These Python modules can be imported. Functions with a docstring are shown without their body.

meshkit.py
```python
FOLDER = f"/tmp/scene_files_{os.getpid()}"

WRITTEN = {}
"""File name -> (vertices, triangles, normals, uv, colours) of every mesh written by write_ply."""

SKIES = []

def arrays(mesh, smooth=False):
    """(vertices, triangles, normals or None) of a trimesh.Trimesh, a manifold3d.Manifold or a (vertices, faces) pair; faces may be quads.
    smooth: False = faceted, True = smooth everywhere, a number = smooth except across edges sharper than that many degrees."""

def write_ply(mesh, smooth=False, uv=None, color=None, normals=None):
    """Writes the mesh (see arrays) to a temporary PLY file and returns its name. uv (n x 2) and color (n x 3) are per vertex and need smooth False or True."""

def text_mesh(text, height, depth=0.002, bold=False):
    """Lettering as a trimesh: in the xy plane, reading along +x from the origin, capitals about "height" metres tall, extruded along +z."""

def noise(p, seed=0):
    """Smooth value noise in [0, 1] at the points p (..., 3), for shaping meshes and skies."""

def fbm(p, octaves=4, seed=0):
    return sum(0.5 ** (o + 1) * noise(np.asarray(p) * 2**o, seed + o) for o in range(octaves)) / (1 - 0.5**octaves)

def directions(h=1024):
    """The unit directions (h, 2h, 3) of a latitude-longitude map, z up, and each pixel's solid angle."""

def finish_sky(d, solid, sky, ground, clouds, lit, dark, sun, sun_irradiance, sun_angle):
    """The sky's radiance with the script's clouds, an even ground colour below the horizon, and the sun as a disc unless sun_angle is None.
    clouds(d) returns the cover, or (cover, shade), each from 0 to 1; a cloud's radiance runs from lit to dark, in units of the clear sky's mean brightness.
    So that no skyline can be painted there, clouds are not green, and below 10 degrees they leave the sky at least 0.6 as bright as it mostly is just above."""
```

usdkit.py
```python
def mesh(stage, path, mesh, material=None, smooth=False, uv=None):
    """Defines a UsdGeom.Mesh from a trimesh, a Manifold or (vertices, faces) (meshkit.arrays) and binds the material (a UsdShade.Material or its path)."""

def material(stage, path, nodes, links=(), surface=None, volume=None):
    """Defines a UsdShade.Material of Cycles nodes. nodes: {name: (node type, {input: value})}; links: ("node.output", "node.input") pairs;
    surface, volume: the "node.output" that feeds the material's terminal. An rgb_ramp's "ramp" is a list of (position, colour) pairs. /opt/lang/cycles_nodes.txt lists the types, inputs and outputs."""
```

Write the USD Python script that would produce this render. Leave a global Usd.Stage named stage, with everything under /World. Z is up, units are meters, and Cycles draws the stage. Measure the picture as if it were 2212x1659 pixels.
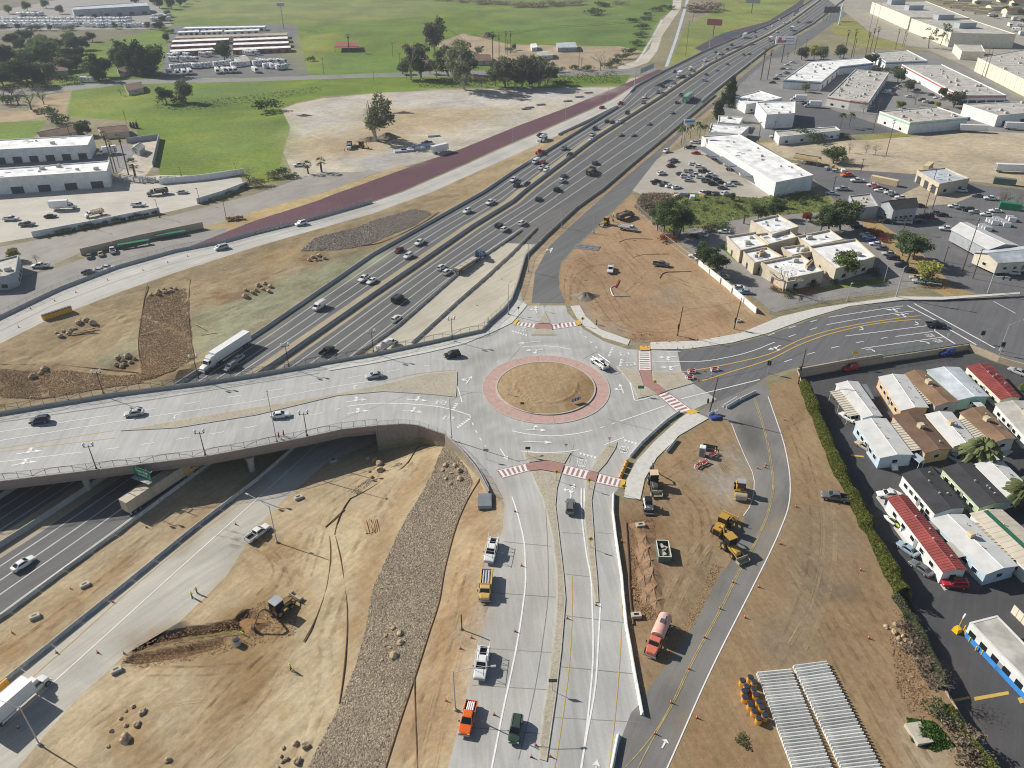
import math,random
import numpy as np,shapely,trimesh
from shapely.geometry import Polygon,LineString,Point
from scipy.interpolate import LinearNDInterpolator,interp1d
from scipy.spatial import cKDTree
from pxr import Usd,UsdGeom,UsdLux,UsdShade,Gf,Sdf,Vt
import usdkit,meshkit
stage=Usd.Stage.CreateInMemory()
UsdGeom.SetStageUpAxis(stage,'Z')
world=UsdGeom.Xform.Define(stage,'/World')
stage.SetDefaultPrim(world.GetPrim())
RNG=np.random.default_rng(7)
random.seed(7)
#camera, sky, sun
CAM_H,PITCH,F=112.0,math.radians(32.0),1682.8
cam=UsdGeom.Camera.Define(stage,'/World/camera')
cam.CreateHorizontalApertureAttr(36.0);cam.CreateVerticalApertureAttr(27.0)
cam.CreateFocalLengthAttr(36.0*F/2212)
cam.CreateClippingRangeAttr(Gf.Vec2f(1.0,20000.0))
cam.AddTranslateOp().Set(Gf.Vec3d(0,0,CAM_H));cam.AddRotateXOp().Set(90-math.degrees(PITCH))
cam.CreateExposureAttr(0.31)
HAZE=0.00010
SUN_AZ,SUN_EL=math.radians(-62.5),math.radians(32.5)
sky_m=usdkit.material(stage,'/World/Looks/sky',{'s':('sky_texture',{'sky_type':'single_scattering','sun_disc':False,'sun_elevation':SUN_EL,'sun_rotation':SUN_AZ,'air_density':1.0,'aerosol_density':1.4}),'b':('background_shader',{'strength':0.056})},[('s.color','b.color')],surface='b.background')
dome=UsdLux.DomeLight.Define(stage,'/World/sky')
UsdShade.MaterialBindingAPI.Apply(dome.GetPrim()).Bind(sky_m)
dome.GetPrim().SetCustomDataByKey('kind','structure')
sun=UsdLux.DistantLight.Define(stage,'/World/sun')
sun.CreateNormalizeAttr(True);sun.CreateIntensityAttr(1.25);sun.CreateAngleAttr(0.53);sun.CreateColorAttr(Gf.Vec3f(1.0,0.955,0.885))
sun.AddRotateZOp().Set(-math.degrees(SUN_AZ));sun.AddRotateXOp().Set(-(90-math.degrees(SUN_EL)))
#picture measurements to places on the ground
CS,SN=math.cos(PITCH),math.sin(PITCH)
def ray(u,v):
 u,v=np.asarray(u,float),np.asarray(v,float)
 x,y=(u-1106)/F,-(v-829.5)/F
 return np.stack([x,CS+y*SN,-SN+y*CS],-1)
def at_z(u,v,z=0.0):
 d=ray(u,v);t=(np.asarray(z)-CAM_H)/d[...,2]
 return np.stack([t*d[...,0],t*d[...,1],np.broadcast_to(z,t.shape)*1.0],-1)
def proj(p):
 p=np.asarray(p,float)-[0,0,CAM_H]
 zc=p[...,1]*CS-p[...,2]*SN;yc=p[...,1]*SN+p[...,2]*CS
 return 1106+F*p[...,0]/zc,829.5-F*yc/zc
def pts(s):
 return np.array([[float(a)for a in q.split(',')]for q in s.split()])
def zf(y):
 return np.clip((np.asarray(y)-255)/185.0,0,1)*7.0-7.0
def solve(u,v,fz,n=14):
 z=np.zeros(np.shape(u))
 for _ in range(n):
  p=at_z(u,v,z);z=z*.35+.65*fz(p[...,0],p[...,1])
 return at_z(u,v,z)
def PF(s):
 q=pts(s)if isinstance(s,str)else np.asarray(s,float)
 return solve(q[:,0],q[:,1],lambda x,y:zf(y))
def PZ(s,z=0.0):
 q=pts(s)if isinstance(s,str)else np.asarray(s,float)
 return at_z(q[:,0],q[:,1],z)
def dens(p,step=4.0):
 p=np.asarray(p,float);d=np.r_[0,np.cumsum(np.linalg.norm(np.diff(p,axis=0),axis=1))]
 n=max(2,int(math.ceil(d[-1]/step))+1)
 t=np.linspace(0,d[-1],n)
 if len(p)>2:t=np.unique(np.r_[t,d])
 return np.stack([np.interp(t,d,p[:,k])for k in range(p.shape[1])],1)
def smooth_line(p,step=3.0):
 p=np.asarray(p,float);d=np.r_[0,np.cumsum(np.linalg.norm(np.diff(p,axis=0),axis=1))]
 if len(p)<3:return dens(p,step)
 from scipy.interpolate import PchipInterpolator
 t=np.linspace(0,d[-1],max(2,int(d[-1]/step)+1))
 return np.stack([PchipInterpolator(d,p[:,k])(t)for k in range(p.shape[1])],1)
def offset(p,w):
 p=np.asarray(p,float);t=np.gradient(p[:,:2],axis=0);t/=np.linalg.norm(t,axis=1,keepdims=True)+1e-9
 q=p.copy();q[:,0]-=t[:,1]*w;q[:,1]+=t[:,0]*w
 return q
 #naming, labels
used={}
def path_of(name,parent='/World'):
 k=(str(parent),name);n=used.get(k,0);used[k]=n+1
 return f'{parent}/{name}' if n==0 else f'{parent}/{name}_{n:03d}'
THINGS=[]
ORD='first second third fourth fifth sixth seventh eighth ninth tenth eleventh twelfth thirteenth fourteenth fifteenth sixteenth seventeenth eighteenth nineteenth twentieth'.split()
def ordinal(i):
 if i<20:return ORD[i]
 tens={2:'twenty',3:'thirty',4:'forty',5:'fifty',6:'sixty',7:'seventy',8:'eighty',9:'ninety'}
 t,o=divmod(i+1,10)
 return(tens[t][:-1]+'ieth')if o==0 else tens[t]+'-'+ORD[o-1]
def tag(prim,label,cat,group=None,pos=None,order='left'):
 """order: how alike things are told apart: 'left' (from the left of the picture), 'near' (from the camera), 'front' (from the bottom of the picture)"""
 prim.SetCustomDataByKey('label',label);prim.SetCustomDataByKey('category',cat)
 if group:prim.SetCustomDataByKey('group',group)
 THINGS.append((prim,label,pos,order))
 return prim
def settle_labels():
 by={}
 for t in THINGS:by.setdefault(t[1],[]).append(t)
 for label,ts in by.items():
  if len(ts)<2:continue
  key={'left':lambda t:proj(t[2])[0],'near':lambda t:-proj(t[2])[1],'far':lambda t:proj(t[2])[1]}[ts[0][3]]
  ts.sort(key=key)
  for i,t in enumerate(ts):
   o=ordinal(i);w=ts[0][3]
   txt={'left':'leftmost' if i==0 else o+' from left','near':'nearest' if i==0 else o+' nearest','far':'farthest' if i==0 else o+' farthest'}[w]
   t[0].SetCustomDataByKey('label',f'{label}, {txt}')
   #meshes
class MB:
 def __init__(s):s.v,s.f,s.n=[],[],0
 def add(s,v,f):
  v=np.asarray(v,float).reshape(-1,3);f=np.asarray(f,int)
  if f.ndim==2 and f.shape[1]==4:f=np.vstack([f[:,[0,1,2]],f[:,[0,2,3]]])
  s.v.append(v);s.f.append(f+s.n);s.n+=len(v);return s
 def tm(s,m):return s.add(m.vertices,m.faces)
 def box(s,c,d,rz=0.0,taper=1.0,rx=0.0):
  x,y,z=np.array(d)/2
  v=np.array([[-x,-y,-z],[x,-y,-z],[x,y,-z],[-x,y,-z],[-x*taper,-y*taper,z],[x*taper,-y*taper,z],[x*taper,y*taper,z],[-x*taper,y*taper,z]])
  if rx:cr,sr=math.cos(rx),math.sin(rx);v=v@np.array([[1,0,0],[0,cr,sr],[0,-sr,cr]])
  if rz:cr,sr=math.cos(rz),math.sin(rz);v=v@np.array([[cr,sr,0],[-sr,cr,0],[0,0,1]])
  return s.add(v+np.array(c),BOXF)
 def tube(s,p0,p1,r0,r1=None,n=6,cap=True):
  r1=r0 if r1 is None else r1
  p0,p1=np.asarray(p0,float),np.asarray(p1,float);t=p1-p0;t/=np.linalg.norm(t)+1e-9
  a=np.cross(t,[0,0,1.]if abs(t[2])<.9 else[1.,0,0]);a/=np.linalg.norm(a);b=np.cross(t,a)
  an=np.arange(n)*2*np.pi/n;c=np.cos(an)[:,None]*a+np.sin(an)[:,None]*b
  v=np.vstack([p0+r0*c,p1+r1*c,p0,p1]);i=np.arange(n);j=(i+1)%n
  f=[np.stack([i,j,j+n],1)[:,::-1],np.stack([i,j+n,i+n],1)[:,::-1]]
  if cap:f+=[np.stack([np.full(n,2*n),i,j],1),np.stack([np.full(n,2*n+1),j+n,i+n],1)]
  return s.add(v,np.vstack(f))
 def path(s,p,r,n=5):
  for a,b in zip(p[:-1],p[1:]):s.tube(a,b,r,r,n)
  return s
 def quad(s,a,b,c,d):return s.add([a,b,c,d],[[0,1,2],[0,2,3]])
 def prism(s,poly,z0,z1):
  """poly: shapely polygon or points; closed solid from z0 to z1"""
  g=poly if isinstance(poly,shapely.Geometry)else Polygon(np.asarray(poly)[:,:2])
  for q in getattr(g,'geoms',[g]):
   if q.geom_type!='Polygon' or q.area<1e-6:continue
   t=tri(q);k=len(t)
   fl=np.arange(3*k).reshape(-1,3)
   s.add(np.c_[t.reshape(-1,2),np.full(3*k,z1)],fl)
   s.add(np.c_[t.reshape(-1,2),np.full(3*k,z0)],fl[:,::-1])
   for r in[q.exterior,*q.interiors]:
    c=np.array(r.coords)[:,:2]
    area=np.sum(c[:-1,0]*c[1:,1]-c[1:,0]*c[:-1,1])
    want=1 if r is q.exterior else-1
    if area*want<0:c=c[::-1]
    n=len(c);v=np.vstack([np.c_[c,np.full(n,z0)],np.c_[c,np.full(n,z1)]]);i=np.arange(n-1)
    s.add(v,np.stack([i,i+1,i+1+n,i+n],1))
  return s
 def sweep(s,line,sect,closed_ends=True):
  """line: points (n,3); sect: (k,2) of (left offset, height), open strip joined round"""
  line=np.asarray(line,float);t=np.gradient(line[:,:2],axis=0);t/=np.linalg.norm(t,axis=1,keepdims=True)+1e-9
  nrm=np.stack([-t[:,1],t[:,0]],1);sect=np.asarray(sect,float);k,n=len(sect),len(line)
  v=np.concatenate([line[:,None,:2]+nrm[:,None]*sect[None,:,:1],(line[:,None,2:]+sect[None,:,1:])],2).reshape(-1,3)
  i,j=np.meshgrid(np.arange(n-1),np.arange(k),indexing='ij');i,j=i.ravel(),j.ravel();j2=(j+1)%k
  s.add(v,np.stack([i*k+j,i*k+j2,(i+1)*k+j2,(i+1)*k+j],1))
  if closed_ends:
   tr=tri(Polygon(sect));
   for e,fl in((0,1),(n-1,-1)):
    q=tr.reshape(-1,2);vv=np.c_[line[e,:2]+nrm[e]*q[:,:1],line[e,2]+q[:,1]]
    s.add(vv,np.arange(len(vv)).reshape(-1,3)[:,::fl])
  return s
 def mesh(s):
  return(np.vstack(s.v),np.vstack(s.f))if s.v else(np.zeros((3,3)),np.array([[0,1,2]]))
 def moved(s,loc=(0,0,0),rz=0,sc=1.0):
  v,f=s.mesh();c,d=math.cos(rz),math.sin(rz);o=MB()
  v=v*sc;o.add(v@np.array([[c,d,0],[-d,c,0],[0,0,1]])+np.array(loc),f);return o
BOXF=np.array([[3,2,1,0],[4,5,6,7],[0,1,5,4],[1,2,6,5],[2,3,7,6],[3,0,4,7]])
def tri(q):
 t=shapely.constrained_delaunay_triangles(q)
 out=np.array([np.array(g.exterior.coords)[:3,:2]for g in t.geoms])if len(t.geoms)else np.zeros((0,3,2))
 if len(out):
  a,b=out[:,1]-out[:,0],out[:,2]-out[:,0];bad=a[:,0]*b[:,1]-a[:,1]*b[:,0]<0
  out[bad]=out[bad][:,::-1]
 return out
def obj(name,mb,mat,parent='/World',kind=None,smooth=False,label=None):
 parent=str(parent.GetPath())if isinstance(parent,Usd.Prim)else parent
 m=usdkit.mesh(stage,path_of(name,parent),mb.mesh()if isinstance(mb,MB)else mb,MAT[mat]if isinstance(mat,str)else mat,smooth=smooth)
 if kind:m.GetPrim().SetCustomDataByKey('kind',kind)
 if label:m.GetPrim().SetCustomDataByKey('label',label)
 return m.GetPrim()
def place(x,loc,rz=0.0,sc=1.0):
 x.AddTranslateOp().Set(Gf.Vec3d(*map(float,loc)));x.AddRotateZOp().Set(math.degrees(rz))
 s3=(sc,)*3 if np.ndim(sc)==0 else sc
 x.AddScaleOp().Set(Gf.Vec3f(*map(float,s3)))
def thing(name,label,cat,loc=(0,0,0),rz=0.0,sc=1.0,group=None,order='left',pos=None):
 x=UsdGeom.Xform.Define(stage,path_of(name));place(x,loc,rz,sc)
 return tag(x.GetPrim(),label,cat,group,np.array(loc if pos is None else pos,float),order)
PROTO={}
def copies(key,build,name,label,cat,loc,rz=0.0,sc=1.0,group=None,order='left'):
 """the first of its kind is built at its place by build(prim); the later ones refer to it"""
 t=thing(name,label,cat,loc,rz,sc,group,order)
 if key not in PROTO:build(t);PROTO[key]=t.GetPath()
 else:
  t.GetReferences().AddInternalReference(PROTO[key]);t.SetInstanceable(True)
  if not group:t.SetCustomDataByKey('group','')
 return t
 #materials
MAT={}
def lin(r,g,b,k=1.12):
 c=np.array([r,g,b])/255.0
 return tuple(np.minimum(np.where(c<=.04045,c/12.92,((c+.055)/1.055)**2.4)/k,.85))
def paint(name,col,rough=.5,metal=0.0,var=0.06,scale=1.2,coat=0.0,spec=.5,streak=False,each=0.0):
 n={'tc':('texture_coordinate',{}),'mp':('mapping',{'scale':(1,1,.25 if streak else 1)}),'n':('noise_texture',{'scale':scale,'detail':4.0,'roughness':.65}),'mr':('map_range',{'from_min':.3,'from_max':.7,'to_min':1-var*1.6,'to_max':1+var}),'mx':('mix_color',{'blend_type':'multiply','fac':1.0,'a':col,'use_clamp':False}),'p':('principled_bsdf',{'roughness':rough,'metallic':metal,'coat_weight':coat,'specular_ior_level':spec})}
 l=[]
 if each:n['oi']=('object_info',{});n['re']=('map_range',{'to_min':1-each,'to_max':1+each*.6});n['me']=('math',{'math_type':'multiply'});l=[('oi.random','re.value'),('re.result','me.value1'),('mr.result','me.value2'),('me.value','mx.b')]
 MAT[name]=usdkit.material(stage,'/World/Looks/'+name,n,l+[('tc.object','mp.vector'),('mp.vector','n.vector'),('n.fac','mr.value')]+([]if each else[('mr.result','mx.b')])+[('mx.result','p.base_color')],surface='p.BSDF')
 return name
def ground_mat(name,fine=1.5,amt=.35,bump=.15,rough=.95,streak=None,big=.06,bigamt=.25,tone2=None):
 """colour from the mesh's tint attribute, broken up at three sizes; streak = (angle, stretch) of wheel and rake marks"""
 n={'g':('geometry',{}),'a':('attribute',{'attribute':'tint'}),'n1':('noise_texture',{'scale':big,'detail':5.0,'roughness':.6,'distortion':.6}),'r1':('map_range',{'from_min':.3,'from_max':.7,'to_min':1-bigamt,'to_max':1+bigamt*.8}),'n2':('noise_texture',{'scale':fine,'detail':6.0,'roughness':.75}),'r2':('map_range',{'from_min':.3,'from_max':.7,'to_min':1-amt,'to_max':1+amt*.8}),'m':('math',{'math_type':'multiply'}),'x':('mix_color',{'blend_type':'multiply','fac':1.0,'use_clamp':False}),'b':('bump',{'strength':.6,'distance':bump}),'p':('principled_bsdf',{'roughness':rough,'specular_ior_level':.25})}
 l=[('g.position','n1.vector'),('g.position','n2.vector'),('n1.fac','r1.value'),('n2.fac','r2.value'),('r1.result','m.value1'),('r2.result','m.value2'),('a.color','x.a'),('x.result','p.base_color'),('n2.fac','b.height'),('b.normal','p.normal')]
 last='m.value'
 if streak:
  n['mp']=('mapping',{'mapping_type':'texture','rotation':(0,0,streak[0]),'scale':(streak[1],1.0,1.0)})
  n['n3']=('noise_texture',{'scale':.9,'detail':4.0,'roughness':.6,'distortion':.8});n['r3']=('map_range',{'from_min':.35,'from_max':.65,'to_min':1-streak[2],'to_max':1+streak[2]*.7})
  n['m3']=('math',{'math_type':'multiply'})
  l+=[('g.position','mp.vector'),('mp.vector','n3.vector'),('n3.fac','r3.value'),('r3.result','m3.value1'),(last,'m3.value2')];last='m3.value'
 if tone2:
  n['n4']=('noise_texture',{'scale':big*1.7,'detail':5.0,'roughness':.7,'distortion':1.0});n['r4']=('map_range',{'from_min':.47,'from_max':.66,'to_min':0.0,'to_max':1.0,'clamp':True})
  n['x4']=('mix_color',{'blend_type':'multiply','b':tone2,'use_clamp':False})
  l=[q for q in l if q!=('a.color','x.a')]+[('g.position','n4.vector'),('n4.fac','r4.value'),('r4.result','x4.fac'),('a.color','x4.a'),('x4.result','x.a')]
 l+=[(last,'x.b')]
 MAT[name]=usdkit.material(stage,'/World/Looks/'+name,n,l,surface='p.BSDF')
ground_mat('dirt',fine=1.0,amt=.2,bump=.16,streak=(math.radians(52),7.0,.12),tone2=(.86,.80,.72),bigamt=.12)
ground_mat('dirt_plain',fine=1.0,amt=.2,bump=.14,streak=(math.radians(105),7.0,.11),tone2=(.88,.83,.77),bigamt=.12)
ground_mat('lot_dirt',fine=.35,amt=.2,bump=.15,streak=(math.radians(20),5.0,.16),big=.03,tone2=(1.05,1.1,1.25))
ground_mat('grass',fine=.55,amt=.3,bump=.4,big=.018,bigamt=.28,streak=(math.radians(12),4.0,.14),tone2=(1.35,1.12,.8))
ground_mat('gravel',fine=3.0,amt=.4,bump=.12,big=.12,bigamt=.12)
ground_mat('mulch',fine=2.2,amt=.45,bump=.25,big=.05,bigamt=.12)
ground_mat('asphalt',fine=4.0,amt=.12,bump=.02,big=.09,bigamt=.14,rough=.85,streak=(math.radians(60),12.0,.07))
ground_mat('freeway_asphalt',fine=3.0,amt=.08,bump=.02,big=.05,bigamt=.1,rough=.82,streak=(math.radians(54),40.0,.12))
ground_mat('concrete',fine=2.0,amt=.07,bump=.02,big=.07,bigamt=.13,rough=.85,streak=(math.radians(10),8.0,.08))
ground_mat('ramp_concrete',fine=2.0,amt=.07,bump=.02,big=.06,bigamt=.14,rough=.85,streak=(math.radians(52),16.0,.10))
ground_mat('street_concrete',fine=2.0,amt=.07,bump=.02,big=.06,bigamt=.12,rough=.85,streak=(math.radians(95),14.0,.10))
#the lie of the land
FL='-200,1198 0,1072 400,819 553,722 803,550 1043,415 1106,372 1210,307 1333,231'
FL2='1360,200 1371,188 1418,162 1518,112 1593,80 1659,54 1700,32 1740,8 1752,0 1830,-50'
FM='-200,1308 0,1181 65,1140 197,1052 585,792 803,640 1020,490 1106,437 1131,415 1281,302 1431,207 1531,140 1659,76 1709,46 1742,22 1772,0 1855,-50'
FR='-200,1463 0,1338 125,1244 250,1154.5 390,1049.5 465,994.5 778,761 853,710 990,590 1106,512 1138,488 1160,470 1296,413 1428,298 1531,208 1571,175 1659,106 1709,78 1755,52 1790,25 1822,0 1890,-50'
pFL,pFL2,pFM,pFR=(dens(PF(s),5.0)for s in(FL,FL2,FM,FR))
RAMP_U='-160,770 0,688 125,628 250,580 375,545 487,523 553,505 678,474 803,438 870,415 1003,357 1106,311 1181,280 1321,217 1371,187'
RAMP_L='-160,830 0,742 105,690 262,630 375,590 553,533 678,497 803,462 933,415 1106,337 1206,292 1333,229'
HL='815,918 870,914 903,917 963,937 998,970 1028,1005 1043,1030 1058,1060'
HLZ=[-7,-5.8,-4.6,-2.6,-1.5,-.9,-.6,-.3]
ROAD_L='1090,1090 1085,1150 1052,1190 1040,1240 1045,1339 1023,1432 1003,1514 978,1619 968,1659 930,1800'
ROCK_R='1022,1042 1006,1085 988,1130 973,1180 958,1244 950,1294 928,1364 895,1464 865,1557 833,1659 785,1800'
ROCK_L='946,988 938,1012 910,1067 878,1117 845,1184 818,1244 805,1269 790,1357 768,1439 738,1514 693,1602 665,1659 600,1800'
ROCK_T='958,962 972,968 990,988 1008,1012 1020,1036'
LR_R='-60,1790 37,1659 150,1527 270,1414 387,1344 490,1244 553,1139.5 613,1079.5 708,997 813,954'
LR_L='-150,1592 15,1469 145,1364 257,1274 295,1244 412,1147 553,1040 648,957 778,850'
HL2='1055,703 1090,672 1108,650 1121,615 1138,555 1181,512 1246,452 1286,423 1302,412 1372,352 1442,294 1546,206'
PARK_W='1722,803 1734,842 1765,925 1800,1010 1835,1080 1870,1150 1919,1244 1950,1310 1984,1360 2010,1432 2040,1494 2115,1619 2150,1680 2250,1830'
PARK_N='1722,803 1831,783 1960,763 2094,743 2160,770 2260,800 2500,860'
ctrl=[]
def ctl(p):ctrl.append(np.asarray(p))
ctl(pFL);ctl(pFM);ctl(pFR);ctl(pFL2)
def zlerp(p,zs):
 d=np.r_[0,np.cumsum(np.linalg.norm(np.diff(p[:,:2],axis=0),axis=1))];q=p.copy();q[:,2]=np.interp(d,np.linspace(0,d[-1],len(zs)),zs);return q
def ramp_z(s):
 q=pts(s);k=np.clip((q[:,0]-700)/450,0,1);return dens(solve(q[:,0],q[:,1],lambda x,y:zf(y)*k),5.0)
pRU,pRL=ramp_z(RAMP_U),ramp_z(RAMP_L);ctl(pRU);ctl(pRL)
HLW=PZ(HL,1.0);HLW[:,2]=0;pHL=dens(HLW,.8);ctl(pHL)
low=offset(pHL,-.6);d_=np.r_[0,np.cumsum(np.linalg.norm(np.diff(pHL[:,:2],axis=0),axis=1))]
dk=np.linalg.norm(np.diff(HLW[:,:2],axis=0),axis=1);low[:,2]=np.interp(d_,np.r_[0,np.cumsum(dk)],HLZ);ctl(low)
pABT=dens(np.vstack([HLW[:1],PZ('1055,703')]),.8);ctl(pABT)
lo=offset(pABT,.6);lo[:,2]=-7;ctl(lo)
pHL2=dens(PZ(HL2),.8);ctl(pHL2)
lo=offset(pHL2,.6);lo[:,2]=np.minimum(zf(lo[:,1]),-.0);ctl(lo[lo[:,2]<-.05])
pROAD_L=dens(PZ(ROAD_L),5.0);ctl(pROAD_L)
pROCK_R=dens(PZ(ROCK_R,-1.0),5.0);ctl(pROCK_R)
q=pts(ROCK_L);pROCK_L=dens(at_z(q[:,0],q[:,1],np.r_[-2.6,-3.2,-3.8,np.full(len(q)-3,-4.0)]),5.0);ctl(pROCK_L)
pLR_R,pLR_L=dens(PZ(LR_R,-7),6.0),dens(PZ(LR_L,-7),6.0);ctl(pLR_R);ctl(pLR_L)
ctl(dens(PZ('400,1659 470,1500 560,1400 650,1250 740,1120 830,1010',-5.6),6.0))
ctl(PZ('380,800 300,820 200,845 100,865 0,885 -150,910',-5.0));ctl(PZ('0,915 150,890 -150,940',-6));ctl(PZ('200,950 0,990 300,930',-6.8))
pPW,pPN=dens(PZ(PARK_W),.8),dens(PZ(PARK_N),.8);PARK_Z=-1.9;ctl(pPW);ctl(pPN)
for p,s in((pPW,.5),(pPN,-.5)):
 lo=offset(p,s);lo[:,2]=PARK_Z;ctl(lo)
ctl(np.array([[x,y,PARK_Z]for x,y in((140,70),(260,40),(200,130),(260,150),(330,120),(330,20))]));ctl(np.array([[400,180,0.],[420,0,0]]))
ctl(np.array([[x,y,0]for x in(-6000,-3000,-1200,1500,3000,6000)for y in(-300,300,900,1600,3000,9000)]+[[x,y,0]for x in(-800,-600,-400,0,200,400,600,900)for y in(620,900,1300,1600,3000,9000)],float))
ctl(np.array([[x,-300,-3]for x in(-300,-100,0,100,300)],float))
ctl(PZ('0,600 100,560 300,500 500,450 700,400 0,400 200,300 500,320 900,320 1100,270 1250,215'));ctl(PZ('1430,420 1500,480 1560,600 1650,690 1300,600 1300,690 1450,740 1179,838 1400,900 1500,1000 1650,1000 1500,1300 1700,1300 1350,1300 1200,1250 1120,1100 1080,1500 1250,1640 1450,1640 1800,1500 1900,1640 1500,1900 1200,1900'))
C=np.vstack(ctrl)
_,keep=np.unique(np.round(C[:,:2]/.25),axis=0,return_index=True);C=C[keep]
_T=LinearNDInterpolator(C[:,:2],C[:,2])
def T(x,y):
 z=_T(np.asarray(x,float),np.asarray(y,float));return np.nan_to_num(z)
def P(u,v=None):
 if v is None:
  q=pts(u)if isinstance(u,str)else np.asarray(u,float);return solve(q[:,0],q[:,1],T)
 return solve(np.array([u]),np.array([v]),T)[0]
def on(p,dz=0.0):
 p=np.asarray(p,float);return np.c_[p[:,:2],T(p[:,0],p[:,1])+dz]
def poly(s):
 p=P(s)if isinstance(s,(str,list))else s
 g=Polygon(np.asarray(p)[:,:2]);return g if g.is_valid else g.buffer(0)
 #ground, roads and lots: sheets that meet edge to edge
PATCH=[]
def patch(s,col,feather=2.0,k=1.0,zone=None):PATCH.append((poly(s),np.array(col),feather,k,zone))
def drape(g,cell,fz):
 x0,y0,x1,y1=g.bounds;x0,y0=math.floor(x0/cell)*cell,math.floor(y0/cell)*cell
 xs,ys=np.arange(x0,x1+cell,cell),np.arange(y0,y1+cell,cell)
 X,Y=np.meshgrid(xs,ys,indexing='ij');X,Y=X.ravel(),Y.ravel()
 bx=shapely.box(X,Y,X+cell,Y+cell);shapely.prepare(g)
 hit=shapely.intersects(g,bx);bx,X,Y=bx[hit],X[hit],Y[hit];full=shapely.contains_properly(g,bx)
 Xf,Yf=X[full],Y[full];n=len(Xf)
 quad=np.stack([np.stack([Xf,Yf],1),np.stack([Xf+cell,Yf],1),np.stack([Xf+cell,Yf+cell],1),np.stack([Xf,Yf+cell],1)],1)
 tris=[quad[:,[0,1,2]],quad[:,[0,2,3]]]
 cut=shapely.intersection(g,bx[~full])
 cut=shapely.get_parts(cut);cut=cut[(shapely.get_type_id(cut)==3)&(shapely.area(cut)>1e-4)]
 if len(cut):
  t=shapely.get_parts(shapely.constrained_delaunay_triangles(cut));c=shapely.get_coordinates(t).reshape(-1,4,2)[:,:3]
  a,b=c[:,1]-c[:,0],c[:,2]-c[:,0];s=a[:,0]*b[:,1]-a[:,1]*b[:,0]
  c[s<0]=c[s<0][:,::-1];tris.append(c[np.abs(s)>1e-6])
 v=np.vstack(tris).reshape(-1,2);key=np.round(v*500).astype(np.int64)
 _,idx,inv=np.unique(key,axis=0,return_index=True,return_inverse=True)
 v=v[idx];f=inv.reshape(-1,3);f=f[(f[:,0]!=f[:,1])&(f[:,1]!=f[:,2])&(f[:,0]!=f[:,2])]
 return np.c_[v,fz(v[:,0],v[:,1])],f
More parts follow.
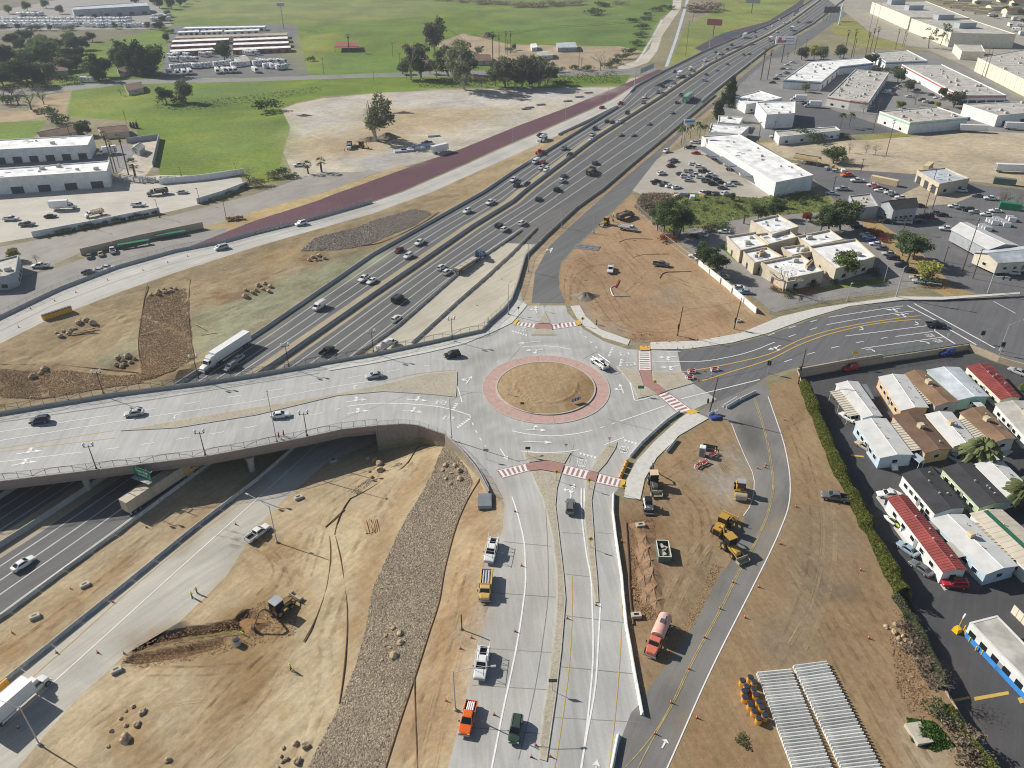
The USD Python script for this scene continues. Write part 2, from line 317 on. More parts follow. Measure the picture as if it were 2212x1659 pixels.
def tinted(name,vf,mat,tint,patches=True,kind='structure',parent='/World'):
 v,f=vf;m=usdkit.mesh(stage,path_of(name,parent),(v,f),MAT[mat],smooth=False)
 col=np.tile(np.array(tint,float),(len(v),1))
 if patches:
  pt=shapely.points(v[:,0],v[:,1]);x0,y0,x1,y1=v[:,0].min(),v[:,1].min(),v[:,0].max(),v[:,1].max()
  wob=(meshkit.noise(v*[.22,.22,0],3)-.5)if len(v)else 0
  for g,c,fe,k,zone in PATCH:
   if zone and zone!=name:continue
   b=g.bounds
   if b[0]>x1+fe or b[2]<x0-fe or b[1]>y1+fe or b[3]<y0-fe:continue
   near=(v[:,0]>b[0]-fe*2)&(v[:,0]<b[2]+fe*2)&(v[:,1]>b[1]-fe*2)&(v[:,1]<b[3]+fe*2)
   if not near.any():continue
   d=shapely.distance(g,pt[near])-np.where(shapely.contains(g,pt[near]),shapely.distance(g.exterior if g.geom_type=='Polygon' else g.boundary,pt[near]),0)
   w=np.clip(.5-(d+wob[near]*fe*1.5)/(2*fe),0,1)*k
   col[near]=col[near]*(1-w[:,None])+c*w[:,None]
 UsdGeom.PrimvarsAPI(m).CreatePrimvar('tint',Sdf.ValueTypeNames.Color3fArray,'vertex').Set(Vt.Vec3fArray.FromNumpy(col.astype(np.float32)))
 if kind:m.GetPrim().SetCustomDataByKey('kind',kind)
 return m.GetPrim()
ZONES=[]
def zone(name,g,mat,tint,cell=None,dz=0.0,rough=0.0):ZONES.append([name,g if isinstance(g,shapely.Geometry)else poly(g),mat,tint,cell,dz,rough])
both=lambda a,b:np.vstack([a,b[::-1]])
GREEN,GREEN2,TAN,SAND=lin(100,124,36),lin(106,131,34),lin(178,156,120),lin(180,162,131)
DUST,ASPH,CONC=lin(176,160,132),lin(112,112,112),lin(183,183,179)
zone('ground',shapely.box(-5000,-150,5000,9000),'lot_dirt',lin(136,130,102),cell=60)
zone('ground',shapely.box(-1000,-60,1000,1500),'lot_dirt',lin(142,134,104),cell=18)
zone('grass_field','-400,-60 1475,-60 1470,10 1425,40 1400,75 1395,110 1345,128 1290,150 700,163 640,160 -400,250 -600,100','grass',GREEN,cell=16)
zone('grass_field','155,200 330,182 470,178 700,168 900,166 1100,168 1330,155 1362,163 1345,186 1100,190 980,190 850,198 700,208 640,222 605,234 626,275 610,330 600,392 540,400 525,380 345,380 340,345 345,298 300,300 290,262 145,252','grass',GREEN2,cell=9)
zone('grass_field','-150,270 0,264 102,260 70,300 -150,310','grass',GREEN2,cell=9)
zone('grass_field','1443,145 1480,60 1530,30 1600,-40 1800,-50 1750,0 1659,50 1593,76 1518,108 1440,148','grass',lin(128,140,72),cell=14)
zone('grass_field','1371,447 1385,420 1500,417 1640,428 1720,410 1790,425 1800,455 1700,465 1640,465 1520,490 1490,502 1430,503','grass',lin(112,126,62),cell=5)
zone('grass_field','1800,30 1850,45 1880,75 1960,95 1950,106 1900,104 1850,98 1800,70','grass',lin(140,142,80),cell=9)
zone('grass_field','1850,290 1960,283 2110,283 2130,300 1990,305 1880,310','grass',lin(140,140,84),cell=7)
zone('dirt_yard','940,95 1000,72 1100,96 1340,100 1395,112 1330,150 1210,160 1080,140 960,112','lot_dirt',lin(168,150,122),cell=9)
zone('dirt_yard','-300,0 180,-20 360,30 350,60 180,100 -300,130','lot_dirt',lin(118,112,88),cell=14)
zone('dirt_yard','100,205 155,197 140,245 40,262 -150,268 -150,235 60,240','lot_dirt',lin(170,148,115),cell=8)
zone('gravel_lot','608,236 640,224 700,212 830,200 1000,193 1345,188 1360,170 1410,160 1371,186 1321,214 1181,277 1106,306 1003,354 928,345 850,366 700,385 660,380 640,392 612,330 628,275','lot_dirt',lin(190,180,160),cell=5)
zone('storage_yard','345,168 372,55 640,52 668,165 560,166','asphalt',lin(112,110,110),cell=14)
zone('vehicle_yard','-40,70 -40,30 190,-12 330,-10 372,55 330,62 0,66','asphalt',lin(150,146,140),cell=20)
zone('contractor_yard','-200,420 0,415 350,378 520,382 530,410 430,442 345,462 150,500 70,512 -200,560','concrete',lin(196,190,178),cell=8)
zone('yard_ground','276,316 345,298 330,360 310,385 250,385 262,360','lot_dirt',lin(190,178,160),cell=6)
zone('industrial_yard','-200,345 200,335 270,310 300,318 262,372 0,395 -200,410','asphalt',lin(140,138,136),cell=9)
zone('dirt_strip','440,490 553,455 700,415 820,372 850,362 1003,354 940,344 733,415 690,432 553,476 415,528','lot_dirt',lin(190,166,118),cell=5)
zone('gravel_track',both(P('1455,-20 1452,20 1432,42 1412,75 1404,105 1380,128 1330,146'),P('1475,-20 1470,20 1452,45 1430,78 1420,110 1400,135 1350,152')),'lot_dirt',lin(196,188,170),cell=9)
zone('drain_channel',both(P('1428,42 1405,84 1384,118 1372,134'),P('1433,42 1410,84 1389,118 1378,134')),'concrete',lin(206,204,196),cell=9)
zone('drain_channel',both(P('1482,0 1469,45 1458,82 1436,144'),P('1488,0 1475,45 1464,82 1443,144')),'concrete',lin(190,196,204),cell=9)
zone('country_road',both(P('-200,218 100,203 250,184 420,178 553,176 803,167 1000,162 1250,164 1420,160'),P('-200,200 100,190 250,173 420,168 553,168 803,158 1000,152 1250,153 1420,146')),'asphalt',lin(140,138,134),cell=14)
zone('street',both(P('-200,570 0,533 87,517 375,465 553,419 673,378 700,371'),P('-200,640 0,622 175,545 440,492 553,456 700,416 820,370 760,372')),'asphalt',lin(158,153,144),cell=7)
zone('parking_lot','-200,640 0,618 175,560 440,497 490,492 487,520 375,542 250,577 125,624 0,684 -200,790','asphalt',lin(150,146,140),cell=6)
zone('mulch_slope','410,532 553,476 690,432 733,415 928,345 1003,319 1106,277 1231,230 1371,172 1421,150 1436,152 1371,184 1321,214 1181,277 1106,308 1003,354 870,412 803,436 678,471 553,501 487,518','mulch',lin(106,76,84),cell=6)
zone('mulch_slope','1500,104 1560,72 1659,46 1720,8 1740,-10 1735,10 1690,38 1659,54 1593,80 1518,112','mulch',lin(86,76,84),cell=10)
zone('embankment',both(pRL,np.vstack([pFL[::1]])),'dirt',lin(177,157,122),cell=2.5,rough=.35)
zone('freeway',both(np.vstack([pFL,pFL2]),pFR),'freeway_asphalt',lin(106,106,105),cell=9)
zone('median_strip',both(offset(pFM,3.8),offset(pFM,-3.4)),'ramp_concrete',lin(168,158,138),cell=9)
zone('entry_ramp',both(pRU,pRL),'ramp_concrete',lin(192,189,181),cell=3)
zone('exit_ramp',both(pFR[(pFR[:,1]<330)],np.vstack([offset(pABT,.8)[::1],offset(pHL2,.8)[pHL2[:,1]<335]])),'ramp_concrete',lin(190,183,166),cell=5)
site=poly(both(np.vstack([P('-320,1600 -200,1463')[::1],pFR[pFR[:,1]<215]]),np.vstack([P('-60,1990 300,1950 930,1800')[::1],pROAD_L[::-1],low[::-1]]))).difference(LineString(pHL).buffer(.62))
zone('work_site',site,'dirt',SAND,cell=1.3,rough=.25)
zone('trench_ground','262,1405 300,1375 380,1345 500,1318 560,1300 640,1290 650,1350 590,1375 470,1395 400,1415 300,1430 262,1428','dirt',SAND,cell=.5,rough=.25)
zone('lower_ramp',both(pLR_R,np.vstack([pLR_L,PZ('860,850',-7)])),'ramp_concrete',lin(188,183,170),cell=2.5)
zone('cobble_bed',poly(both(pROCK_L,np.vstack([P(ROCK_T),pROCK_R]))).difference(LineString(pHL).buffer(.62)),'gravel',lin(120,111,98),cell=3)
zone('exit_lane',both(pFR[(pFR[:,1]>292)&(pFR[:,1]<560)],offset(pHL2,.8)[(pHL2[:,1]>292)&(pHL2[:,1]<560)]),'freeway_asphalt',lin(112,111,109),cell=3)
zone('wall_verge',both(offset(pHL2,-.02),offset(pHL2,-9)),'lot_dirt',lin(168,148,118),cell=2)
zone('frontage_road',both(P('1148,655 1156,587 1186,532 1241,480 1302,426 1374,364 1446,304 1549,214 1585,180 1668,112 1712,84 1760,58 1800,25 1830,0 1900,-50'),P('1222,655 1206,600 1212,567 1241,535 1281,497 1323,455 1366,415 1420,345 1500,262 1590,190 1650,150 1712,112 1760,80 1800,50 1850,20 1880,0 1960,-50')),'freeway_asphalt',lin(112,112,112),cell=9)
zone('dirt_corner','1213,575 1244,537 1285,500 1326,458 1366,418 1381,440 1440,500 1490,548 1560,600 1650,670 1670,690 1682,692 1660,712 1580,735 1480,750 1405,738 1365,738 1296,712 1252,662 1222,655 1208,620','dirt_plain',lin(170,142,110),cell=1.3,rough=.12)
zone('dealer_lot','1366,412 1420,343 1505,305 1550,300 1770,400 1730,412 1640,428 1500,417 1385,420','concrete',lin(176,170,158),cell=12)
zone('business_lot','1585,195 1660,128 1720,118 1850,118 2000,112 2100,150 2212,215 2420,280 2420,345 2130,345 1960,283 1850,290 1760,300 1640,300 1560,280 1540,262','asphalt',lin(138,136,132),cell=12)
zone('parking_lot','1662,270 1715,222 1762,226 1950,285 1870,290 1680,296','asphalt',lin(100,100,102),cell=12)
zone('warehouse_yard','1790,0 1880,-10 2330,60 2330,215 2212,200 2000,105 1960,98 1890,78 1850,45','concrete',lin(166,160,146),cell=18)
zone('storage_ground','1640,308 1880,302 2130,283 2420,300 2420,420 2100,392 1990,378 1800,365 1690,340','lot_dirt',lin(186,170,142),cell=9)
zone('industrial_lot','1720,345 1820,365 2000,378 2120,400 2420,430 2420,640 2204,636 2050,636 1990,590 1905,520 1835,455 1795,425','asphalt',lin(112,111,112),cell=8)
zone('dry_grass_strip','1830,452 1880,468 1960,520 2020,575 2060,620 2110,634 2040,640 1990,612 1935,560 1880,500 1835,470','dirt_plain',lin(170,146,102),cell=4)
zone('gravel_lot','1925,430 1990,400 2060,415 2110,420 2060,440 1960,448','lot_dirt',lin(178,164,138),cell=9)
zone('clinic_lot','1440,503 1500,492 1640,466 1700,463 1835,456 1880,500 1935,560 1995,615 1960,622 1700,664 1672,676 1640,650 1560,590 1490,538','asphalt',lin(146,142,138),cell=8)
zone('lawn','1553,532 1565,528 1604,560 1592,566','grass',lin(92,140,44),cell=3)
zone('lawn','1770,622 1850,605 1920,602 1915,612 1840,620 1775,630','grass',lin(120,134,62),cell=3)
zone('planter_bed','1660,608 1690,600 1770,600 1772,630 1720,640 1680,634','dirt_plain',lin(158,122,92),cell=3)
zone('park_ground',poly(np.vstack([np.vstack([pPN[::-1],pPW]),P('2300,1830 2500,1300 2600,900')])).difference(shapely.union_all([LineString(pPN),LineString(pPW)]).buffer(.55)),'asphalt',lin(84,83,84),cell=8)
zone('dirt_verge',both(P('1665,830 1700,818 1722,806 1734,842 1765,925 1800,1010 1835,1080 1870,1150 1919,1244 1950,1310 1984,1360 2010,1432 2040,1494 2115,1619 2150,1680 2250,1830'),P('1665,860 1690,945 1708,1030 1708,1085 1690,1140 1655,1220 1637,1250 1531,1459 1442,1659 1370,1830')),'dirt_plain',lin(153,129,98),cell=1.8,rough=.1)
zone('equipment_yard','1390,1038 1420,992 1470,945 1535,905 1555,903 1581,915 1606,975 1628,1020 1628,1080 1608,1115 1576,1217 1553,1244 1496,1357 1441,1432 1393,1502 1370,1440 1351,1337 1340,1244 1331,1167 1322,1085 1345,1078 1385,1082','dirt_plain',lin(153,131,101),cell=1.5,rough=.18)
zone('asphalt_road',both(P('1440,752 1481,757 1581,744 1659,724 1746,692 1834,665 1949,650 2034,650 2204,636 2420,610'),P('1440,905 1493,887 1600,850 1659,812 1726,792 1831,781 1960,761 2094,741 2160,768 2260,798 2500,858')),'freeway_asphalt',lin(110,110,111),cell=9)
zone('old_road',both(P('1600,845 1655,820 1662,860 1690,947 1707,1030 1707,1083 1690,1138 1655,1218 1637,1248 1531,1459 1441,1659 1370,1830'),P('1500,892 1560,902 1582,918 1606,975 1628,1020 1628,1080 1608,1115 1576,1217 1553,1244 1496,1357 1441,1432 1393,1502 1363,1540 1340,1600 1320,1659 1265,1830')),'asphalt',lin(130,128,124),cell=2.5)
HL2W=PZ(HL2)
zone('roundabout_road',Polygon(np.vstack([HL2W[:4],PZ('1128,648 1141,660 1222,660 1226,676 1246,696 1261,711 1306,738 1356,754 1406,757.5 1463,758 1472,800 1500,830 1548,862 1493,887 1468,889 1406,939 1376,967 1356,994 1338,1032 1336,1055 1326,1067 1321,1085 1331,1167 1343,1244 1351,1337 1368,1439 1383,1519 1363,1540 1340,1600 1320,1659 1265,1830 930,1800 968,1659 978,1619 1003,1514 1023,1432 1045,1339 1062,1295 1060,1270 1042,1240 1052,1190 1085,1150 1090,1090 1078,1068'),HLW[::-1]])[:,:2]),'street_concrete',CONC,cell=2.5)
for _s,_c,_f,_k in(('270,1375 420,1345 560,1290 650,1270 668,1350 620,1430 560,1500 480,1470 400,1430 280,1428',(164,136,98),3,.9),('560,1420 630,1400 570,1520 490,1600 400,1659 310,1659 430,1560',(162,134,96),4,.8),('235,1555 270,1510 315,1540 310,1600 270,1620 235,1610',(178,150,112),2,.8),('600,1600 640,1590 665,1630 640,1659 595,1650',(172,144,106),2,.8),('640,1360 740,1250 762,1400 735,1520 690,1600 620,1659 560,1600 620,1450',(218,200,168),4,.8),('680,1100 760,1100 800,1180 760,1240 690,1230',(218,198,162),4,.7),('835,1184 775,1400 735,1480 755,1300 795,1180 905,1010 930,960 945,985 880,1080',(184,154,116),2.5,.9),('1030,1030 1085,1080 1085,1150 1040,1240 1045,1339 1010,1480 968,1640 840,1655 900,1460 935,1364 965,1244 990,1130',(188,158,124),2,.9),('970,1150 1040,1130 1030,1200 985,1230',(206,182,146),3,.7),('900,1500 960,1480 940,1560 890,1580',(172,144,112),3,.7),('560,1180 640,1160 600,1260 520,1300 500,1260',(176,148,108),4,.7),('90,1590 200,1500 260,1450 330,1440 300,1520 160,1620',(210,190,158),4,.6),('0,1400 150,1290 290,1180 300,1200 160,1320 0,1440',(182,148,106),2,.8),('420,1120 560,1020 600,980 520,1080 400,1180',(150,126,96),3,.7),('270,760 310,765 305,805 240,800 215,780',(134,104,76),2,.9),('105,722 190,690 215,700 190,722 130,738',(150,118,84),2,.8),('500,640 590,605 610,615 560,640 510,650',(152,114,80),2,.9),('450,632 500,630 510,645 470,655',(160,122,86),2,.8),('645,560 700,545 715,560 680,575',(158,122,86),2,.8),('315,625 385,615 385,640 315,645',(150,118,84),1.5,.8),('0,800 120,792 110,830 40,850 0,850',(140,110,82),2,.8),('420,770 415,730 430,680 520,650 620,600 700,572 800,535 855,535 700,625 555,712 460,765',(166,168,136),3,.85),('200,795 260,780 300,760 300,720 280,715 240,760',(168,168,138),3,.7),('105,690 262,634 375,594 553,540 600,530 560,560 420,610 300,650 150,720 60,760',(172,154,122),3,.6),('560,545 680,515 760,490 640,560 560,590',(206,176,130),3,.7),('1250,560 1330,540 1400,600 1380,680 1300,690 1250,640',(172,142,112),5,.7),('1240,640 1300,690 1400,735 1380,745 1290,712 1250,680',(160,148,132),2.5,.8),('1415,640 1460,625 1475,645 1430,658',(150,138,122),4,.7),('1440,560 1540,620 1620,680 1580,700 1480,640',(196,172,138),4,.6),('1310,730 1480,745 1500,730 1400,715',(166,132,102),1.5,.7),('1550,660 1590,680 1560,700 1530,690',(150,118,88),2,.6),('1700,1100 1830,1090 1850,1180 1790,1300 1700,1290 1690,1180',(152,136,114),5,.8),('1790,1240 1860,1230 1870,1300 1800,1310',(124,108,88),4,.7),('1640,1380 1760,1250 1790,1330 1700,1430',(150,136,116),4,.8),('1740,900 1790,1000 1760,1040 1720,960',(192,164,130),4,.6),('1850,1480 2000,1440 2010,1540 1900,1560',(170,144,114),5,.6),('1930,1560 2050,1640 2100,1680 1990,1690',(190,174,150),3,.8),('1500,1560 1600,1580 1620,1659 1480,1659',(166,136,100),4,.6),('1520,990 1600,960 1625,1060 1560,1075 1500,1040',(162,154,142),3,.9),('1420,1070 1480,1000 1520,1080 1500,1200 1440,1180',(166,140,108),4,.6),('1350,1115 1415,1115 1428,1330 1365,1345',(152,116,84),2,.9),('1500,1180 1570,1170 1560,1240 1500,1300',(150,132,108),3,.6),('1400,1040 1430,1000 1530,910 1560,920 1480,980 1420,1060',(178,146,108),3,.7),('620,300 760,280 840,230 1000,220 1100,240 900,300 760,340 640,350',(198,174,136),9,.8),('850,200 1340,190 1250,212 1000,232 860,232',(192,186,176),8,.8),('760,345 930,310 900,350 780,374',(162,158,150),6,.8),('640,240 760,215 740,255 640,290',(190,184,174),8,.7),('640,80 720,72 700,130 650,150',(140,146,62),14,.9),('700,120 900,130 880,160 690,160',(98,128,56),12,.7),('150,215 330,195 300,235 180,248',(134,148,58),9,.8),('400,300 560,240 620,280 590,370 420,370',(120,140,62),14,.7),('300,190 560,182 640,200 400,225',(98,124,56),10,.6),('380,0 1000,0 900,40 640,50 380,40',(128,134,84),25,.7),('1060,50 1420,20 1400,90 1300,100 1110,80',(96,124,58),10,.8),('1000,0 1400,0 1300,40 1050,45',(116,132,72),20,.6),('1200,960 1300,900 1340,850 1310,780 1360,780 1390,850 1330,930 1230,985',(170,168,162),3,.6),('1060,760 1020,850 1060,940 1130,975 1110,985 1030,960 985,850 1030,760',(172,170,164),3,.6),('1085,1110 1200,1110 1200,1300 1100,1500 1050,1659 1000,1659 1060,1300',(194,188,176),5,.6),('1215,1150 1262,1150 1275,1300 1230,1500 1215,1420',(176,172,162),2,.6)):patch(_s,lin(*[a*b for a,b in zip(_c,(.915,.92,.9)if _c[0]>_c[1]+12 else(1,1,1))]),_f,_k)
RC0=PZ('1179,837')[0]
for _r0,_r1 in((19.2,21.6),(24.2,26.6)):PATCH.append((Point(RC0[0],RC0[1]).buffer(_r1,24).difference(Point(RC0[0],RC0[1]).buffer(_r0,24)),np.array(lin(166,164,158)),1.2,.75,'roundabout_road'))
for _s in('1228,1659 1238,1500 1245,1340 1240,1200 1230,1100 1240,1000','1300,1600 1320,1450 1315,1300 1300,1150 1312,1060 1330,985','1040,1640 1090,1450 1150,1300 1155,1180 1125,1060 1095,985','1010,1640 1050,1480 1100,1300 1110,1150','1110,690 1050,735 960,770 815,800','1175,690 1140,720 1060,770 950,790','1410,770 1330,765 1280,745','1460,792 1380,788 1330,775','1620,815 1500,850 1380,890 1300,920','990,860 900,850 815,850','1010,895 930,885 815,884'):
 for _o in(-1.0,1.0):PATCH.append((LineString(offset(smooth_line(PZ(_s)),_o)[:,:2]).buffer(.55),np.array(lin(160,158,152)),.9,.55,'roundabout_road'))
for _s in('40,1560 200,1420 400,1250 560,1120 700,985','90,1560 250,1420 440,1260 600,1110 740,985'):PATCH.append((LineString(PZ(_s,-7)[:,:2]).buffer(1.0),np.array(lin(172,170,164)),1.2,.6,'lower_ramp'))
for _q,_c in(('1590,905 1606,900 1640,925 1662,955 1640,962 1622,978 1602,962',(96,94,90)),('1700,1045 1694,1085 1700,1100 1707,1075',(92,90,86)),('1560,1230 1590,1150 1615,1120 1612,1160 1580,1230 1540,1300',(104,100,94)),('1480,1390 1530,1300 1545,1310 1500,1400 1450,1480',(138,132,122)),('1380,1560 1440,1480 1470,1500 1420,1600 1380,1650',(112,110,106)),('1640,1190 1690,1110 1700,1120 1660,1200 1620,1260',(150,138,118))):PATCH.append((poly(_q),np.array(lin(*_c)),1.5,.8,'old_road'))
FLATS=shapely.union_all([poly(q)for q in('318,640 402,622 410,690 420,775 375,800 305,822 302,690','0,797 150,800 260,812 305,806 375,800 300,828 200,843 100,862 0,858','648,542 681,513 766,492 808,475 891,451 923,455 931,462 898,485 828,515 793,529 728,541')])
def build_zones():
 n=len(ZONES);geo=[z[1]for z in ZONES]
 for i in range(n):
  g=geo[i];later=[h for h in geo[i+1:]if h.intersects(g)]
  if later:g=g.difference(shapely.union_all(later))
  g=shapely.union_all([q for q in getattr(g,'geoms',[g])if q.geom_type=='Polygon' and q.area>.02])
  name,_,mat,tint,cell,dz,rough=ZONES[i]
  if g.is_empty:continue
  def fz(x,y):
   z=T(x,y)+dz
   if rough:
    q=np.c_[x,y,np.zeros_like(x)]
    d=shapely.distance(g.boundary,shapely.points(x,y));k=np.clip(d/3.0,0,1)*np.clip(shapely.distance(FLATS,shapely.points(x,y))/2.0,0,1)
    z=z+rough*k*((meshkit.fbm(q*.09,3,11)-.5)*2.4+(meshkit.fbm(q*.45,2,5)-.5)*.8)
    for line,w,dep in CUTS:
     dl=shapely.distance(line,shapely.points(x,y));z=z+dep*np.clip(1.6-dl/w*1.6,0,1)
   return z
  tinted(name,drape(g,cell,fz),mat,tint)
CUTS=[(LineString(P('296,1396 340,1379 400,1366 460,1358 528,1344')[:,:2]),1.4,-1.5),(LineString(P('290,1426 330,1421 400,1408 470,1394')[:,:2]),1.6,-.7),(LineString(P('530,1330 537,1352 545,1340')[:,:2]),1.6,-1.6),(LineString(P('290,1403 350,1387 420,1375 500,1362')[:,:2]),.5,.3)]
_soil=lin(118,90,62)
for _l,_w,_d in CUTS[:3]:PATCH.append((_l.buffer(_w*.9),np.array(_soil),.5,.95,'trench_ground'))
PATCH.append((LineString(P('270,1400 300,1382 350,1368 385,1352')[:,:2]).buffer(1.2),np.array(lin(84,80,74)),.8,.9,'trench_ground'))
build_zones()
#plain materials
WHITE,OFFW=(.78,.78,.76),(.62,.6,.55)
for n,c,r in(('line_white',(.74,.74,.72),.7),('line_yellow',(.55,.36,.08),.7),('crosswalk_red',lin(166,127,118),.85),('apron_red',lin(190,158,148),.85),('kerb',lin(190,184,168),.85),('wall_concrete',lin(176,172,162),.85),('barrier_concrete',lin(172,172,168),.85),('bridge_face',lin(150,136,127),.85),('deck_under',(.3,.28,.26),.9),('sidewalk',lin(206,204,196),.85),('tactile',(.62,.4,.06),.7),('slab_joint',lin(140,136,126),.9),('block_wall',lin(190,172,150),.9),('white_wall',(.72,.71,.68),.8),('iron',(.03,.028,.026),.5),('galv',(.42,.43,.44),.45),('black_paint',(.015,.015,.016),.5),('wood_pole',(.09,.06,.04),.9),('lumber',(.45,.31,.16),.85),('cone',(.75,.12,.03),.5),('rubber',(.02,.02,.021),.8),('sign_yellow',(.8,.5,.01),.4),('sign_green',(.01,.2,.09),.4),('sign_white',(.8,.8,.8),.4),('sign_red',(.55,.02,.02),.4),('silt',(.13,.085,.045),.9),('rail_metal',(.5,.5,.48),.4),('barrel_yellow',(.72,.38,.02),.45),('barrel_lid',(.03,.035,.05),.5),('globe',(.8,.8,.76),.3),('green_mesh',(.03,.12,.07),.8),('tar',(.035,.035,.036),.9),('stain',lin(120,104,84),.9)):
 paint(n,c,r,var=.1,scale=.9)
paint('krail',lin(196,195,188),.8,var=.16,each=.12);paint('krail_white',(.66,.66,.63),.7,var=.14,each=.16);paint('line_faded',(.44,.33,.13),.8,var=.3,scale=.6)
MAT['chain_link']=usdkit.material(stage,'/World/Looks/chain_link',{'t':('transparent_bsdf',{}),'d':('diffuse_bsdf',{'color':(.35,.34,.32)}),'m':('mix_closure',{'fac':.14})},[('t.BSDF','m.closure1'),('d.BSDF','m.closure2')],surface='m.closure')
MAT['glass']=usdkit.material(stage,'/World/Looks/glass',{'p':('principled_bsdf',{'base_color':(.012,.015,.018),'roughness':.08,'specular_ior_level':.6})},[],surface='p.BSDF')
#road markings, each a painted sheet on its road
def ribbon(p,w,dz=.03,zz=None):
 mb=MB();p=dens(p,3.0);a,b=offset(p,w/2),offset(p,-w/2)
 if zz is None:a,b=on(a,dz),on(b,dz)
 else:a[:,2]=b[:,2]=zz+dz
 n=len(p);i=np.arange(n-1);mb.add(np.vstack([b,a]),np.stack([i,i+1,i+1+n,i+n],1));return mb
def dashes(p,w,on_,off,dz=.03,zz=None):
 p=np.asarray(p,float);d=np.r_[0,np.cumsum(np.linalg.norm(np.diff(p[:,:2],axis=0),axis=1))];mb=MB();s=0.0
 while s<d[-1]:
  t=np.array([s,min(s+on_,d[-1])]);q=np.stack([np.interp(t,d,p[:,k])for k in range(3)],1);r=ribbon(q,w,dz,zz);mb.add(*r.mesh());s+=on_+off
 return mb
LK=[0];RD='/World/roundabout_road';AR='/World/asphalt_road';OR='/World/old_road';FW='/World/freeway'
def line(road,s,mat='line_white',w=.22,dash=None,z=None,name=None,dz=.03):
 LK[0]+=1;dz=dz+.0025*(LK[0]%8)
 if road==RD:z=0.0
 p=smooth_line(PZ(s,z)if z is not None else P(s)if isinstance(s,str)else s,3.0)
 mb=dashes(p,w,*dash,dz=dz,zz=z)if dash else ribbon(p,w,dz,z)
 obj(name or('lane_dashes' if dash else 'lane_line'),mb,mat,road)
W2,W3=.3,.36
for s in('1106,931 1150,939 1190,942 1230,939 1271,932','1340,910 1390,893 1438,876','1471,862 1560,840 1641,820','1126,750 1180,747.5 1234,755','1125,974.5 1188,978 1251,972','1306,961 1348,945','1333,792 1361,825 1371,866 1424,851','750,878 828,871 928,876 1015,897','985,829 993,850 998,869','1106,1073 1123,1129 1133,1179 1135.5,1244 1128,1320 1116,1395 1106,1445 1083,1552 1063,1655 1040,1760','1256,1055 1258,1130 1268,1205 1276,1244 1279,1302 1281,1420 1273,1520 1256,1659 1235,1780','1297,1304 1292,1395 1286,1482 1266,1595 1255,1659','1262,1055 1265,1130 1275,1205 1283,1244'):line(RD,s,w=W2)
for s in('1271,932 1305,922 1340,910','1252,716 1291,753','1015,897 1030,935 1050,965','725,885 750,878'):line(RD,s,w=.28,dash=(1.2,2.2))
for s in('1236,1244 1231,1420 1216,1545 1198,1659','1344,1244 1342,1364 1330,1532 1315,1659','828,824 928,804 985,800'):line(RD,s,'line_yellow',w=.13)
for s in('1411,782 1506,781 1581,770 1659,745','1785,702 1880,685 1974,672','1790,685.5 1870,673 1951,661','1826,726 2009,703','1934,727 2016,716','1861,753 2039,728','2023,693 2019,715','2146,651 2194,677','1411,758 1470,760'):line(AR,s,w=.26)
for s in('1960,660 2023,693','2019,715 2063,743','1975,656 2149,752','2041,706 2109,745'):line(AR,s,w=.5,name='stop_line')
for s in('1659,745 1720,722 1775,705','1659,725 1720,704 1774,689','1694,782 1800,751 1917,729'):line(AR,s,w=.25,dash=(3,6))
for s in('1461,805 1518,797 1581,785 1659,766 1734,732 1809,710 1909,692 1989,682','1516,823 1580,803 1659,778 1734,742 1809,717 1909,697 1989,690'):line(AR,s,'line_yellow',w=.4)
line(OR,'1659,857 1676,905 1691,950 1703,1005 1707,1045 1704,1090 1687,1140 1659,1202 1638,1244 1531,1457 1441,1659 1380,1790',w=.22)
for s in('1628,862 1651,934 1664,1000 1669,1045 1660,1100 1626,1180 1590,1244 1561,1304 1486,1444 1451,1519 1421,1572 1351,1657','1630,858 1654,934 1667,1000 1672,1045 1663,1100 1629,1181 1594,1244 1565,1304 1490,1444 1455,1519 1424,1572 1378,1659'):line(OR,s,'line_faded',w=.15)
line(OR,'1580,915 1604,975 1625,1020 1625,1080 1605,1115',w=.15)
def between(A,B,t,n=260):
 def re(p,k):
  y=p[:,1];o=np.argsort(y);return np.stack([np.interp(k,y[o],p[o,0]),k,np.interp(k,y[o],p[o,2])],1)
 k=np.linspace(95,1350,n);return on(re(A,k)*(1-t)+re(B,k)*t)
pFLall=np.vstack([pFL,pFL2]);pFRl=PF('-200,1463 0,1338 250,1154.5 465,994.5 778,761 990,590 1106,512 1428,298 1531,208 1659,106 1709,78 1755,52 1790,25 1822,0 1890,-50');pFRl=dens(pFRl,5)
for t in(.25,.46,.67):obj('lane_line',ribbon(between(pFLall,pFM,t),.2),'line_white',FW)
for t in(.3,.5,.69):obj('lane_line',ribbon(between(pFM,pFRl,t),.2),'line_white',FW)
obj('lane_line',ribbon(between(pFLall,pFM,.855),.2),'line_yellow',FW);obj('lane_line',ribbon(between(pFM,pFRl,.105),.2),'line_yellow',FW);obj('lane_line',ribbon(between(pFM,pFRl,.93),.2),'line_white',FW);obj('lane_line',ribbon(between(pFLall,pFM,.06),.2),'line_white',FW)
ER='/World/entry_ramp'
for t in(.14,.52,.86):
 k=min(len(pRU),len(pRL));f_=lambda p:np.stack([np.interp(np.linspace(0,1,60),np.linspace(0,1,len(p)),p[:,j])for j in range(3)],1)
 obj('slab_joint',ribbon(on(f_(pRU)*(1-t)+f_(pRL)*t),.14),'slab_joint' if t==.52 else 'line_white',ER)
line('/World/lower_ramp','0,1577 120,1470 370,1244 553,1080 688,957',w=.25);line('/World/lower_ramp','20,1506 150,1392 300,1258 553,1063','line_yellow',w=.14)
